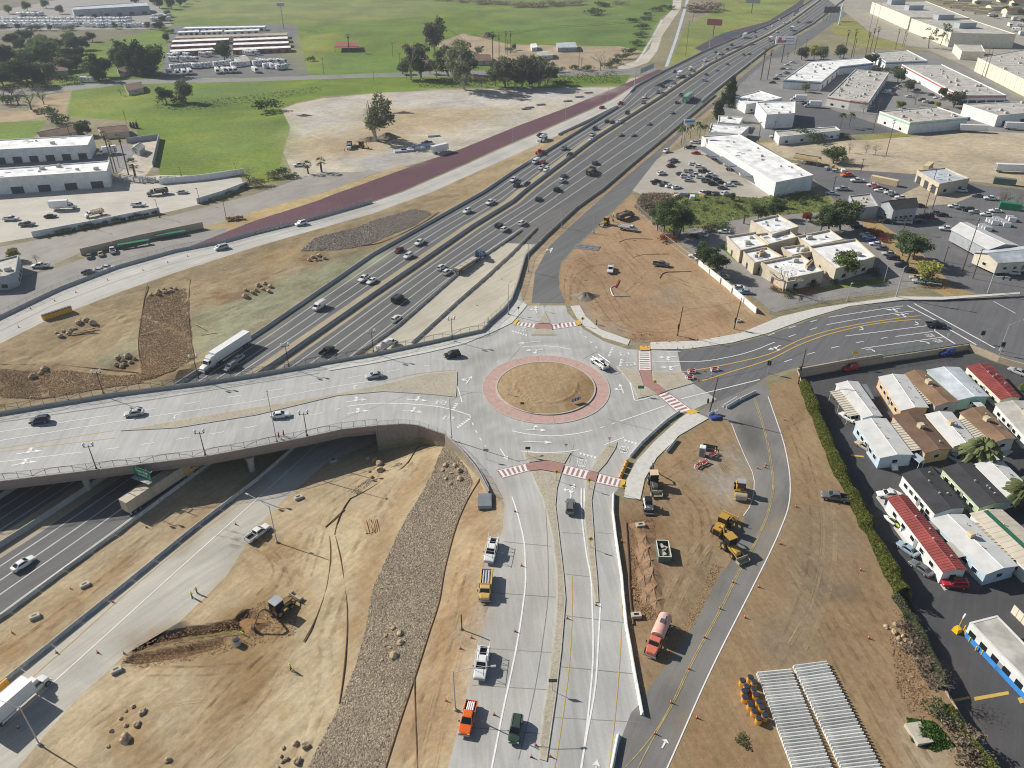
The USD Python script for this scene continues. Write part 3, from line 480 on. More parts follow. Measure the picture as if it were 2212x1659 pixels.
for s in('1160,1000 1180,1120 1185,1244 1170,1400 1120,1640','1088,1170 1190,1180','1062,1280 1200,1290','1040,1400 1195,1410','1020,1480 1185,1490','1000,1570 1170,1585','1215,1150 1262,1154','1290,1150 1330,1154','1222,1240 1276,1246','1222,1330 1350,1345','1210,1440 1366,1455','1195,1550 1380,1560','900,1240 902,1242','1090,790 1130,745','1060,850 985,845','1230,1000 1240,960','1310,905 1410,930','1330,860 1300,845','1290,760 1260,775','740,905 890,850'):
 line(RD,s,'slab_joint',w=.12,name='slab_joint',dz=.012)
def crossing(a,b,c,d,n,lines=True):
 q=P(' '.join(f'{x},{y}' for x,y in(a,b,c,d)));A,B,C_,D=q
 def patch4(s0,s1,t0,t1,dz,mat,nm):
  g=lambda s,t:(A*(1-s)+B*s)*(1-t)+(D*(1-s)+C_*s)*t
  mb=MB();v=on(np.array([g(s0,t0),g(s1,t0),g(s1,t1),g(s0,t1)]),dz);mb.add(v,[[0,2,1],[0,3,2]]if np.cross(v[1]-v[0],v[2]-v[0])[2]<0 else[[0,1,2],[0,2,3]]);obj(nm,mb,mat,RD)
 patch4(-.02,1.02,-.12,1.12,.02,'crosswalk_red','crossing_paving')
 for i in range(n):
  s=(i+.25)/n;patch4(s,s+.5/n,0,1,.034,'line_white','crossing_bar')
 if lines:
  patch4(0,1,-.02,.06,.036,'line_white','crossing_edge');patch4(0,1,.94,1.02,.036,'line_white','crossing_edge')
crossing((1117,695),(1158.5,700),(1155,708.5),(1112,702),5);crossing((1191,701),(1243.5,695),(1247,703.5),(1194,711),6)
crossing((1380,758.5),(1380.5,800),(1405,801),(1404,758.5),9);crossing((1421,852),(1468.5,893.5),(1493.5,886),(1438.5,846),7)
crossing((1074,1017),(1137,1002),(1142,1016),(1085,1032),6);crossing((1220,1006),(1273.5,1018),(1266,1035),(1213.5,1022),5);crossing((1292,1023.5),(1342,1036),(1336,1052),(1286,1041),5)
def sheet(name,s,mat,parent,dz=.02,kind=None):
 g=poly(s);t=tri(g).reshape(-1,2);mb=MB().add(on(np.c_[t,np.zeros(len(t))],dz),np.arange(len(t)).reshape(-1,3));return obj(name,mb,mat,parent,kind)
for s in('1138,1002 1181,996 1219,1004 1213,1023 1168,1015 1143,1018','1273,1018 1292,1022 1287,1041 1266,1036','1381,800 1406,800 1410,822 1441,845 1421,853 1390,832','1159,700 1190,700 1194,712 1155,710'):sheet('paved_path',s,'crosswalk_red',RD,.165)
for s in('1242,694 1251,693 1256,701 1247,704','1342,1036 1352,1038 1347,1056 1338,1053','1480,889 1497,884 1510,891 1490,897','1108,698 1115,690 1121,692 1113,703','1382,748 1404,748 1404,757 1382,757'):sheet('tactile_pad',s,'tactile',RD,.19)
def local_paint(name,mb,at,toward,road,mat='line_white',sx=1.0,sy=1.0,dz=.054):
 a,b=(at_z(*at),at_z(*toward))if road==RD else(P(*at),P(*toward));d=(b-a)[:2];d/=np.linalg.norm(d);v,f=mb.mesh();v=v.copy();v[:,0]*=sx;v[:,1]*=sy
 xy=a[:2]+v[:,:1]*np.array([d[1],-d[0]])+v[:,1:2]*d
 obj(name,MB().add(np.c_[xy,xy[:,:1]*0+dz]if road==RD else on(np.c_[xy,xy[:,:1]*0],dz),f),mat,road)
def word(text,at,toward,road,w=2.3,h=2.6):
 m=meshkit.text_mesh(text,1.0,.01,bold=True);v=m.vertices-[m.bounds[0][0],m.bounds[0][1],0];W=np.ptp(v[:,0]);top=np.abs(m.vertices[:,2]-m.vertices[:,2].max())<1e-6
 f=m.faces[top[m.faces].all(1)];mb=MB().add(np.c_[v[:,0]-W/2,v[:,1]-.5,v[:,2]*0],f);local_paint(text.lower()+'_word',mb,at,toward,road,sx=w/W,sy=h)
for at,to in(((1256,1001),(1262,980)),((1347,972),(1354,952)),((953,869.5),(985,873)),((969,903),(1000,910)),((1350,765),(1325,765)),((1363.5,787),(1340,788)),((1130,711),(1124,722))):word('YIELD',at,to,RD)
for at,to in(((2008,725),(2030,722)),((2025,737),(2045,734))):word('STOP',at,to,AR,1.8,2.4)
def triangles(a,b,n,toward):
 A,B,Q=P(*a),P(*b),P(*toward);mb=MB();d=Q-(A+B)/2;d=d[:2]/np.linalg.norm(d[:2]);e=(B-A)[:2]/np.linalg.norm((B-A)[:2])
 for i in range(n):
  c=(A+(B-A)*i/max(n-1,1))[:2];mb.add(on(np.c_[[c-e*.42,c+e*.42,c-d*1.1],[0,0,0]],.032),[[0,1,2]]if np.cross(e,-d)>0 else[[0,2,1]])
 obj('yield_triangles',mb,'line_white',RD)
for a in(((1255,978),(1286,986),5,(1275,960)),((1352,950),(1374,956),4,(1370,935)),((989,873),(982,885),4,(1020,885)),((1015,907),(992,924),6,(1030,930)),((1321,752),(1313,769),6,(1290,760)),((1340,777),(1337,790),5,(1310,785)),((1108,717),(1136,725),6,(1115,740))):triangles(*a)
def arrow(kind):
 mb=MB();q=lambda*p:mb.prism(Polygon(p),0,.004)
 if kind in('straight','sl'):
  q((-.09,-2),(.09,-2),(.09,.9),(-.09,.9));q((-.42,.8),(.42,.8),(0,2))
  if kind=='sl':q((-.09,-.7),(-.09,-.45),(-.8,-.05),(-.8,-.35));q((-.7,-.75),(-.7,.45),(-1.5,-.1))
 if kind in('left','right'):
  s=-1 if kind=='left' else 1
  r=lambda*p:mb.prism(Polygon([(x*s,y)for x,y in p]),0,.004)
  r((-.45,-1.4),(-.25,-1.4),(-.2,.1),(.05,.45),(.3,.5),(.3,.75),(-.1,.72),(-.42,.3));r((.25,.15),(.25,1.1),(1.0,.62))
 if kind=='hook':
  mb.prism(Point(0,-.15).buffer(.36,8),0,.004);q((-.1,.1),(.1,.1),(.12,.9),(-.08,.9));q((-.42,.75),(.4,.75),(.1,2.0))
  q((-.1,-.5),(.08,-.5),(.35,-1.3),(.3,-2.0),(.1,-2.0),(.12,-1.35));q((-.3,.05),(-.3,.3),(-.85,.1),(-1.0,.5),(-1.25,-.25),(-.65,-.5),(-.75,-.18))
 o=MB();v,f=mb.mesh();keep=(v[f][:,:,2]>.002).all(1);return o.add(v*[1,1,0],f[keep])
ARW={k:arrow(k)for k in('straight','sl','left','right','hook')}
def arr(kind,tail,head,road=RD,wide=1.5):
 a,b=(at_z(*tail),at_z(*head))if road==RD else(P(*tail),P(*head));L=np.linalg.norm((b-a)[:2]);m=((tail[0]+head[0])/2,(tail[1]+head[1])/2);local_paint('lane_arrow',ARW[kind],m,head,road,sx=wide,sy=L/4)
for a in(('straight',(1131,954),(1196,956)),('sl',(1136,928),(1181,930)),('sl',(1348,850),(1338,829)),('straight',(1170,737),(1117,742)),('sl',(1173,756),(1134,757)),('straight',(1080,969),(1097,994)),('sl',(1006,831),(1020,812)),('hook',(1228,1077),(1241,1044)),('hook',(870,886),(915,891)),('hook',(880,862),(924,866)),('hook',(1463,772),(1420,772)),('hook',(1468,792),(1425,794)),('hook',(1157,676),(1157,661)),('straight',(1283,1690),(1290,1640))):arr(*a)
for a in(('hook',(1946,667),(1914,670)),('hook',(1964,678),(1933,681)),('hook',(1689,747),(1659,756)),('left',(1851,712),(1871,709)),('left',(1970,701),(1990,698)),('right',(1869,757),(1893,755)),('right',(1986,741),(2010,738))):arr(*a,road=AR)
arr('straight',(1430,1616),(1440,1597),OR);arr('hook',(1187,546),(1193,535),'/World/frontage_road')
#roundabout island, kerbed medians, pavements
RC=P(1179,837);IR,ARAD=13.4,17.2
ring=lambda r0,r1:Point(RC[0],RC[1]).buffer(r1,24).difference(Point(RC[0],RC[1]).buffer(r0,24))
obj('truck_apron',MB().prism(ring(IR,ARAD),-.05,.09),'apron_red',RD);obj('apron_kerb',MB().prism(ring(ARAD-.3,ARAD),.0,.11),'kerb',RD)
obj('island_kerb',MB().prism(ring(IR-.35,IR),-.05,.34),'kerb',RD)
for k in range(16):
 a=k*math.pi/8+.1;e=np.array([math.cos(a),math.sin(a)]);p=np.c_[[RC[:2]+e*(IR+.05),RC[:2]+e*(ARAD-.35)],[0,0]];obj('apron_joint',ribbon(p,.07,.006,.09),'stain',RD)
g=Point(RC[0],RC[1]).buffer(IR-.35,24)
def mound(x,y):
 r=np.hypot(x-RC[0],y-RC[1])/IR;q=np.c_[x,y,0*x];h=.6*np.clip(1-r**2.2,0,1)+.16*np.clip(1-np.abs(r-.62)/.05,0,1)*(y<RC[1]+2);return .22+h+(meshkit.fbm(q*.8,3,3)-.5)*.14*np.clip((1-r)*6,0,1)
patch('1215,860 1250,805 1290,830 1280,880 1230,890',lin(150,120,82),1.5,.7,'island_mound')
tinted('island_mound',drape(g,.7,mound),'dirt_plain',lin(170,146,112))
def median(s,top='gravel',tint=lin(182,173,154),h=.16):
 g=Polygon(PZ(s)[:,:2]).buffer(0).buffer(.6,4).buffer(-.6,4);nm=path_of('median_island');x=UsdGeom.Xform.Define(stage,nm).GetPrim();x.SetCustomDataByKey('kind','structure')
 obj('kerb',MB().prism(g,.01,h),'kerb',x);gi=g.buffer(-.25)
 if not gi.is_empty and top:
  for q in getattr(gi,'geoms',[gi]):tinted('cobble_paving',drape(q,2.0,lambda a,b:a*0+h+.012),top,tint,False,None,nm)
median('1131,977 1188,981 1228,980 1233,978 1219,1002 1181,994 1143,999 1134,990');median('1146,1019 1168,1017 1212,1024 1203,1055 1200,1092 1206,1142 1218,1244 1222,1295 1213,1405 1201,1507 1181,1645 1165,1640 1166,1595 1191,1420 1202,1320 1203,1244 1193,1155 1173,1080')
median('1310,963 1333,955 1330,968 1310,1000 1291,1021 1275,1017 1290,990');median('1266,1038 1285,1043 1278,1080 1286,1205 1290,1244 1293,1302 1285,1302 1276,1244 1266,1155 1261,1105')
median('1176,672 1188,698 1161,699');median('1157,711 1191,711 1201,724 1146,724');median('1333,793 1380,801 1390,833 1422,852 1378,861 1363,829');median('1408,803 1471,806 1498,828 1441,844 1410,822')
median('260,931 375,910 553,880 700,856 828,830 853,825 928,807 988,803 987,830 985,858 928,852 828,846 728,855 628,879 553,897 380,925')
def walk(s,h=.15,mat='sidewalk'):
 g=Polygon(PZ(s)[:,:2]);x=obj('pavement',MB().prism(g,-.05,h),mat,kind='structure');return x
for s in('1233,662 1252,660 1266,685 1296,712 1361,735 1356,746 1306,731 1266,708 1246,686','1405,740 1506,737 1600,720 1684,685 1759,667 1840,655 1946,641 2034,642 2203,632 2203,635 2034,648 1949,648 1834,662 1746,688 1659,720 1581,741 1481,755 1405,755','1493,888 1531,904 1466,942 1418,990 1393,1035 1383,1080 1348,1075 1353,1037 1376,995 1413,955 1468,905','713,801 803,786 928,761 1003,743 1065,718 1106,698 1132,668 1139,658 1128,655 1118,648 1100,676 1078,699 1035,720 928,746 803,772 690,792'):walk(s)
#bridge
BU=PZ('-300,946 0,895 250,853.5 437,829.5 553,812 678,790 803,768.5 928,742 1040,717 1056,708')
BL=PZ('-300,1071 0,1038 210,1013 442,984.5 553,964 665,942 738,926 816,912',1.0);BL[:,2]=0;BL[-1]=HLW[0];BU=np.vstack([BU[:-1],HL2W[:1]])
deck=Polygon(np.vstack([BU,BL[::-1]])[:,:2]).buffer(0)
br=thing('road_bridge','concrete road bridge with arched railings carrying a street over the sunken freeway','bridge',pos=BL[3])
deck=max(getattr(deck,'geoms',[deck]),key=lambda q:q.area);v,f=drape(deck,3.0,lambda x,y:x*0);m=tinted('deck',(v,f),'street_concrete',CONC,False,None,str(br.GetPath()))
deck=max(getattr(deck,'geoms',[deck]),key=lambda q:q.area);inner=deck.buffer(-.9);obj('deck_slab',MB().prism(deck.buffer(-.02),-.45,-.01),'bridge_face',br);obj('girder',MB().prism(inner,-2.3,-.455),'bridge_face',br)
PARA=[(0,-.46),(0,1.0),(-.32,1.0),(-.36,0.0),(-.36,-.46)]
for ln,s in((dens(BL,4.0),1),(dens(BU,4.0),-1)):
 obj('parapet',MB().sweep(ln,[(-x*s*-1,z)for x,z in PARA]if s==1 else[(-x*-1,z)for x,z in PARA]),'bridge_face' if s==1 else 'wall_concrete',br)
for u,v_ in((192,1056),(545,1016)):
 b=at_z(u,v_,-7.0);dr=PZ('585,792 803,640',-7);dr=(dr[1]-dr[0])/np.linalg.norm(dr[1]-dr[0])
 for k in range(3):
  c=b+dr*11*k;cm=MB()
  for z0,z1,r0,r1 in((-7.2,-4.2,.75,.8),(-4.2,-3.0,.8,1.15),(-3.0,-2.29,1.15,1.7)):cm.tube(c*[1,1,0]+[0,0,z0],c*[1,1,0]+[0,0,z1],r0,r1,10)
  obj('column',cm,'wall_concrete',br)
def dline(s,mat='line_white',w=.22,dash=None):
 p=smooth_line(PZ(s),3.0);mb=MB()
 if dash:
  d=np.r_[0,np.cumsum(np.linalg.norm(np.diff(p[:,:2],axis=0),axis=1))];q=0.
  while q<d[-1]:mb.add(*ribbon(np.stack([np.interp([q,min(q+dash[0],d[-1])],d,p[:,k])for k in range(3)],1),w,.03,0.).mesh());q+=sum(dash)
 else:mb=ribbon(p,w,.03,0.)
 obj('lane_dashes' if dash else 'lane_line',mb,mat,br)
dline('-60,962 0,952 262,909.5 553,866 743,832 815,822');dline('-60,942 0,933 208,901');dline('208,901 553,849 783,811 928,789',dash=(3.6,7));dline('-60,979 0,969 245,930','line_yellow',.2);dline('-60,984 0,976 250,946','line_yellow',.2)
dline('-60,1005 0,998 150,980');dline('150,980 440,940 725,885',dash=(3,5));dline('0,912 200,883 500,836 690,806','slab_joint',.35)
def darr(kind,tail,head,wide=1.4):
 a,b=at_z(*tail),at_z(*head);d=(b-a)[:2];L=np.linalg.norm(d);d/=L;v,f=ARW[kind].mesh();c=(a+b)[:2]/2;xy=c+v[:,:1]*wide*np.array([d[1],-d[0]])+v[:,1:2]*L/4*d;obj('lane_arrow',MB().add(np.c_[xy,xy[:,:1]*0+.034],f),'line_white',br)
for a in(('hook',(748,867),(794,862)),('hook',(750,892),(799,886)),('hook',(36,979),(92,973)),('hook',(25,1004),(81,996)),('left',(391,896),(369,901)),('left',(777,833),(758,838))):darr(*a)
def post_fence(ln,h,step,z0,owner,arch=False,pm='iron',mesh='chain_link',r=.05,rails=True,joined=False):
 ln=np.asarray(ln,float);d=np.r_[0,np.cumsum(np.linalg.norm(np.diff(ln[:,:2],axis=0),axis=1))];n=max(2,int(round(d[-1]/step))+1);t=np.linspace(0,d[-1],n);q=np.stack([np.interp(t,d,ln[:,k])for k in range(3)],1);q[:,2]+=z0
 up=np.array([0,0,h]);allm=MB()
 for p in q:
  mb=allm if joined else MB();mb.tube(p,p+up,r,r,5)
  if not joined:obj('post',mb,pm,owner)
 if joined:obj('posts',allm,pm,owner)
 if rails:
  rm=MB()
  for k in(.04,1.0):rm.path(q+up*k,r*.7,4)
  obj('rails',rm,pm,owner)
 if mesh:
  mb=MB();k=len(q);i=np.arange(k-1);mb.add(np.vstack([q+[0,0,.05],q+up]),np.stack([i,i+1,i+1+k,i+k],1));obj('wire_mesh',mb,mesh,owner)
 if arch:
  for j in range(0,n-4,4):
   s=np.linspace(0,1,13);w=np.interp(s*(t[min(j+4,n-1)]-t[j])+t[j],t,np.arange(n));p=np.stack([np.interp(w,np.arange(n),q[:,c])for c in range(3)],1);p[:,2]+=.05+(h*.97-.05)*np.sin(s*math.pi)**.75;obj('arch',MB().path(p,.05,4),pm,owner)
fl=thing('bridge_fence','brown arched chain-link fence along the near parapet of the bridge','fence',pos=BL[2]);post_fence(offset(dens(BL,4),.18),1.7,2.9,1.0,fl,True)
fu=thing('bridge_fence','brown arched chain-link fence along the far parapet of the bridge','fence',pos=BU[4]);post_fence(offset(dens(BU,4),-.18),1.7,2.9,1.0,fu,True)
cw=thing('retaining_wall','curved brown retaining wall with a fence beside the bridge end and roundabout','wall',pos=pHL[8])
wl=offset(pHL,-.35);mb=MB();k=len(wl);bot=np.c_[wl[:,:2],np.minimum(low[:,2],0)-.6]
for dx,fl_ in((0,1),(.35,-1)):
 e=offset(wl,dx);i=np.arange(k-1);qd=np.stack([i,i+1,i+1+k,i+k],1);mb.add(np.vstack([np.c_[e[:,:2],bot[:,2]],np.c_[e[:,:2],e[:,2]*0+.95]]),qd[:,::-1 if fl_<0 else 1])
e0,e1=offset(wl,0),offset(wl,.35);i=np.arange(k-1);mb.add(np.vstack([np.c_[e0[:,:2],e0[:,2]*0+.95],np.c_[e1[:,:2],e1[:,2]*0+.95]]),np.stack([i,i+k,i+1+k,i+1],1)[:,::-1]);obj('wall_body',mb,'bridge_face',cw)
post_fence(offset(wl,.17),1.3,2.6,.95,cw,pm='galv')
ab=thing('abutment','dark concrete abutment wall under the bridge end','wall',pos=pABT[2]);mb=MB()
al=offset(pABT,.3);mb.sweep(np.c_[al[:,:2],al[:,2]*0],[(0,-7.6),(.35,-7.6),(.35,-.47),(0,-.47)]);obj('wall_body',mb,'wall_concrete',ab)
rw=thing('retaining_wall','long grey concrete retaining wall and fence between freeway ramp and asphalt slip road','wall',pos=pHL2[10]);ln=offset(pHL2,.2);mb=MB()
mb.sweep(np.c_[ln[:,:2],ln[:,2]*0],[(.36,-7.4),(.36,1.0),(0,1.0),(0,-.2),(-.02,-7.4)]);obj('wall_body',mb,'wall_concrete',rw);post_fence(offset(np.c_[ln[:,:2],ln[:,2]*0],.18),1.5,3.0,1.0,rw,pm='galv')
#barriers
JER=[(.3,0),(.3,.08),(.12,.33),(.08,.85),(-.08,.85),(-.12,.33),(-.3,.08),(-.3,0)]
def barrier(label,ln,sc=1.25,mat='barrier_concrete',name='concrete_barrier',group=None):
 ln=on(dens(ln,5.0));o=obj(name,MB().sweep(ln,[(x*sc,z*sc)for x,z in JER]),mat);tag(o,label,'barrier',group,ln[len(ln)//2]);return o
barrier('long concrete barrier along the far edge of the freeway, beside the bare slope',offset(pFL,-.5));barrier('concrete barrier on the left edge of the freeway in the distance beyond the ramp',offset(pFL2,-.5))
barrier('continuous concrete median barrier down the middle of the freeway',pFM[pFM[:,1]<1500],1.5)
barrier('concrete barrier on the right of the freeway beside the frontage road',pFR[pFR[:,1]>520],1.35);barrier('low concrete barrier between the merging entry ramp and the freeway',P('1206,292 1270,262 1332,231'))
barrier('curved concrete barrier on the far edge of the entry ramp, above the parked cars',pRU[:int(len(pRU)*.42)],1.15)
ef=thing('chain_link_fence','chain-link fence on the barrier of the entry ramp above the parking lot','fence',pos=pRU[12]);post_fence(pRU[:int(len(pRU)*.42)],1.6,3.2,.95,ef,pm='galv',joined=True)
gr=thing('guard_rail','steel guard rail between entry ramp and purple mulch slope','guard rail',pos=P(600,492));gl=P('553,506 620,490 678,475 740,456 803,439');gl=dens(gl,2.0);mb=MB()
for i,p in enumerate(gl):obj('post',MB().box(p+[0,0,.35],(.15,.15,.8)),'wood_pole',gr)
obj('rail',MB().sweep(gl,[(.08,.45),(.08,.75),(0,.75),(0,.45)]),'rail_metal',gr)
kr=MB()
for i in range(1):kr.sweep(np.array([[-3.0,0,0],[-1,0,0],[1,0,0],[3.0,0,0]]),JER)
KRM=kr.mesh()
def krail(loc,rz,label,group,mat='krail',order='near'):
 return copies(('krail',mat),lambda t:(obj('barrier_body',MB().add(*KRM),mat,t),[obj('lifting_slot',MB().box((sx*1.5,0,.03),(.5,.62,.07)),'black_paint',t)for sx in(-1,1)]),'barrier_segment',label,'barrier',loc,rz,1.0,group,order)
def krail_row(ln,label,group,mat='krail',jitter=.01,order='near'):
 ln=np.asarray(ln,float);d=np.r_[0,np.cumsum(np.linalg.norm(np.diff(ln[:,:2],axis=0),axis=1))];n=int(d[-1]//6.12)
 for i in range(n):
  s=np.array([i*6.12,i*6.12+6.0]);q=np.stack([np.interp(s,d,ln[:,k])for k in range(3)],1);c=q.mean(0);dd=q[1]-q[0];c[2]=float(T(c[0],c[1]));krail(c,math.atan2(dd[1],dd[0])+RNG.normal(0,jitter),label,group,mat,order)
krail_row(pFR[(pFR[:,1]>88)&(pFR[:,1]<315)],'grey temporary barrier segment on the right edge of the freeway','temporary barriers along the right of the freeway')
krail_row(P('890,742 990,651 1106,547 1162,490'),'grey temporary barrier segment between dirt strip and exit ramp','temporary barriers along the exit ramp')
krail_row(PZ('-100,1560 15,1469 145,1364 257,1274 295,1244 412,1147 553,1040 648,957 700,915',-7),'grey temporary barrier segment between graded dirt and the lower concrete ramp','temporary barriers along the lower ramp')
krail_row(P('1325,1068 1322,1085 1331,1167 1343,1244 1351,1337 1368,1439 1383,1519 1397,1594'),'white temporary barrier segment beside the street, left of the equipment yard','white barriers along the street','krail_white');krail_row(P('1336,1588 1328,1625 1318,1680 1305,1760'),'white temporary barrier segment at the bottom edge, between street and old asphalt road','white barriers at the bottom','krail_white')
krail_row(P('1468,891 1437,912 1406,940 1376,968 1358,992'),'white temporary barrier segment curving along the roundabout exit beside the new pavement','white barriers on the roundabout edge','krail_white')
krail_row(P('1560,879 1583,868 1604,857'),'white temporary barrier segment in the back row on the closed junction','white barriers on the closed junction','krail_white',.08);krail_row(P('1568,882 1602,863 1635,847'),'white temporary barrier segment in the front row on the closed junction','white barriers on the closed junction','krail_white',.05)
krail_row(P('1439,978 1464,947'),'lone white temporary barrier on dirt beside the curved pavement','lone barriers','krail_white')
for col,(a0,a1,b0,b1,n)in enumerate((((1636,1459),(1706,1452),(1700,1668),(1805,1655),30),((1712,1445),(1785,1434),(1805,1668),(1910,1655),32))):
 A,B,C_,D=P(*a0),P(*a1),P(*b0),P(*b1)
 for i in range(n+6):
  s=i/n;p,q=A+(C_-A)*s,B+(D-B)*s;c=(p+q)/2;d=q-p;krail([c[0],c[1],0],math.atan2(d[1],d[0])+RNG.normal(0,.012),'white barrier segment stored side by side in the '+('left' if col==0 else 'right')+' stack on dirt','stored white barrier segments','krail_white')
def track_mat(name,col):MAT[name]=usdkit.material(stage,'/World/Looks/'+name,{'g':('geometry',{}),'n':('noise_texture',{'scale':.35,'detail':5.0,'roughness':.7}),'r':('map_range',{'from_min':.42,'from_max':.68,'to_min':0.0,'to_max':.42,'clamp':True}),'t':('transparent_bsdf',{}),'d':('diffuse_bsdf',{'color':col}),'m':('mix_closure',{})},[('g.position','n.vector'),('n.fac','r.value'),('r.result','m.fac'),('t.BSDF','m.closure1'),('d.BSDF','m.closure2')],surface='m.closure')
track_mat('track_dark',lin(132,106,74));track_mat('track_light',lin(206,184,146))
def tracks(zone_,s,z0=.03):
 for i,q in enumerate(s.split(';')):
  p=smooth_line(P(q.strip()),1.2);mb=MB()
  for o in(-1.0,1.0,-1.5,1.45)[:2+2*(i%2)]:e=offset(p,o);mb.add(*ribbon(e,.5 if abs(o)<1.2 else .3,z0+.007*i+.003*(abs(o)>1.2)).mesh())
  obj('wheel_track',mb,'track_light' if i%4==3 else 'track_dark','/World/'+zone_)
tracks('work_site','330,1659 430,1560 520,1470 600,1390 640,1310;380,1659 470,1570 560,1500 630,1420;300,1659 400,1570 500,1460 560,1410;440,1659 540,1560 600,1480 640,1400;470,1150 560,1180 600,1240 560,1290;500,1170 600,1200 640,1260;250,1480 330,1450 420,1450 520,1440;200,1600 330,1520 450,1500;660,1250 700,1120 780,1040 860,990;700,1380 770,1200 850,1060 900,1000;100,1640 200,1560 300,1500;0,1400 150,1290 290,1180 420,1070;0,1420 160,1305 300,1190;20,1440 200,1300;880,1659 930,1480 980,1300 1010,1180;920,1659 960,1480 1000,1330;640,1640 690,1500 700,1380;560,1350 620,1240 660,1150',.1)
tracks('dirt_corner','1226,640 1230,590 1262,558 1320,548 1360,570 1380,600 1340,640 1280,650;1240,650 1250,600 1290,575 1340,580;1250,560 1300,600 1330,660 1360,700 1420,715 1500,700;1290,510 1340,560 1400,610 1480,640 1560,650;1240,600 1280,650 1320,700 1400,725;1330,500 1380,560 1450,600 1540,630;1300,690 1400,690 1500,670;1350,640 1400,590 1440,560 1420,530',.08)
tracks('dirt_verge','1690,1200 1750,1300 1800,1400 1880,1560 1940,1659;1720,1180 1790,1300 1850,1400 1930,1540 2000,1659;1700,900 1740,1000 1760,1100 1750,1250 1690,1400 1600,1540;1730,900 1770,1010 1790,1120 1780,1260 1720,1400;1880,1380 1930,1440 1980,1540;1860,1200 1880,1300 1930,1400',.07)
tracks('equipment_yard','1430,1030 1480,1000 1540,950;1450,1060 1500,1100 1500,1200 1460,1300;1470,1050 1520,1110 1510,1220;1440,1330 1480,1240 1540,1150',.09);tracks('gravel_lot','650,350 760,320 850,330;700,240 800,260 900,230 1100,215;780,300 860,250 1000,225',.05)
tracks('embankment','60,780 200,720 300,660 380,625;420,640 560,600 700,530;440,700 560,640 700,570',.1)
#vehicles (x is forward)
for n,c in(('white',(.72,.72,.70)),('silver',(.42,.43,.44)),('grey',(.14,.145,.15)),('black',(.012,.012,.014)),('red',(.4,.012,.02)),('dark red',(.16,.01,.018)),('blue',(.03,.06,.28)),('navy',(.015,.025,.06)),('light blue',(.28,.38,.46)),('tan',(.42,.36,.26)),('orange',(.72,.13,.015)),('green',(.04,.065,.05)),('yellow',(.6,.4,.12)),('cat yellow',(.46,.28,.05)),('salmon',(.62,.17,.11)),('teal blue',(.02,.1,.2)),('pale green',(.2,.38,.28)),('lime',(.45,.6,.05))):
 paint('paint_'+n.replace(' ','_'),c,.3,var=.03,coat=.5)
paint('trailer_white',(.74,.74,.73),.45,var=.05);paint('trailer_beige',(.46,.4,.3),.6,var=.12,streak=True);paint('trailer_green',(.2,.36,.27),.6,var=.1);paint('steel_dark',(.08,.078,.075),.6,var=.15);paint('rim',(.4,.4,.41),.35,.6);paint('tail_red',(.35,.01,.01),.3);paint('lamp_clear',(.7,.7,.68),.15);paint('bed_liner',(.03,.03,.03),.8);paint('soil',lin(120,96,70),.95,var=.25);paint('concrete_block',lin(190,182,165),.85)
PM=lambda c:'paint_'+c.replace(' ','_')
def loft(st):
 """st: (x, half width, z bottom, z top) from back to front: a rounded shell"""
 mb=MB();ring_=[]
 for x,w,zb,zt in st:
  h=zt-zb;c=min(.16,w*.25)
  for y,z in((-w*.9,zb),(-w,zb+h*.35),(-w*.985,zt-h*.22),(-w+c,zt),(w-c,zt),(w*.985,zt-h*.22),(w,zb+h*.35),(w*.9,zb)):ring_.append((x,y,z))
 n,k=len(st),8;i,j=np.meshgrid(np.arange(n-1),np.arange(k),indexing='ij');i,j=i.ravel(),j.ravel();j2=(j+1)%k
 mb.add(ring_,np.stack([i*k+j,(i+1)*k+j,(i+1)*k+j2,i*k+j2],1))
 e=np.array([[0,1,2],[0,2,3],[0,3,4],[0,4,5],[0,5,6],[0,6,7]]);mb.f.append(e);mb.f.append(e[:,::-1]+(n-1)*k);return mb
def cabin(xa,xb,xc,xd,z0,z1,w0,w1):
 """roof shell on base xa..xb at z0 and roof xc..xd at z1; and its panes"""
 r=.05;zm=z1-.05
 b=[(xa,-w0,z0),(xb,-w0,z0),(xb,w0,z0),(xa,w0,z0)];m=[(xc,-w1,zm),(xd,-w1,zm),(xd,w1,zm),(xc,w1,zm)];t=[(xc+.12,-w1+.12,z1),(xd-.15,-w1+.12,z1),(xd-.15,w1-.12,z1),(xc+.12,w1-.12,z1)]
 mb=MB();f=[]
 for o in(0,4):
  for i in range(4):j=(i+1)%4;f.append((o+i,o+j,o+4+j,o+4+i))
 f.append((8,9,10,11));mb.add(b+m+t,f)
 def pane(p,q,r_,s,ins,side):
  p,q,r_,s=map(np.array,(p,q,r_,s));g=lambda u,v:(p*(1-u)+q*u)*(1-v)+(s*(1-u)+r_*u)*v
  nn=np.cross(q-p,s-p);nn=nn/np.linalg.norm(nn)*.012
  return MB().quad(*[g(u,v)+nn for u,v in((ins,.12),(1-ins,.12),(1-ins,.93),(ins,.93))])
 P_={'windshield':[pane(b[1],b[2],m[2],m[1],.06,0)],'rear_window':[pane(b[3],b[0],m[0],m[3],.08,0)],'side_window':[pane(b[0],b[1],m[1],m[0],.07,1),pane(b[2],b[3],m[3],m[2],.07,1)]}
 return mb,P_
def wheels(t,xs,r,y,w=.24,dual=False):
 for x in xs:
  for s in(-1,1):
   wd=obj('wheel',MB().tube((x,s*(y-w),r),(x,s*(y+.02),r),r,r,12),'rubber',t);obj('rim',MB().tube((x,s*(y+.015),r),(x,s*(y+.03),r),r*.6,r*.55,8),'rim',wd)
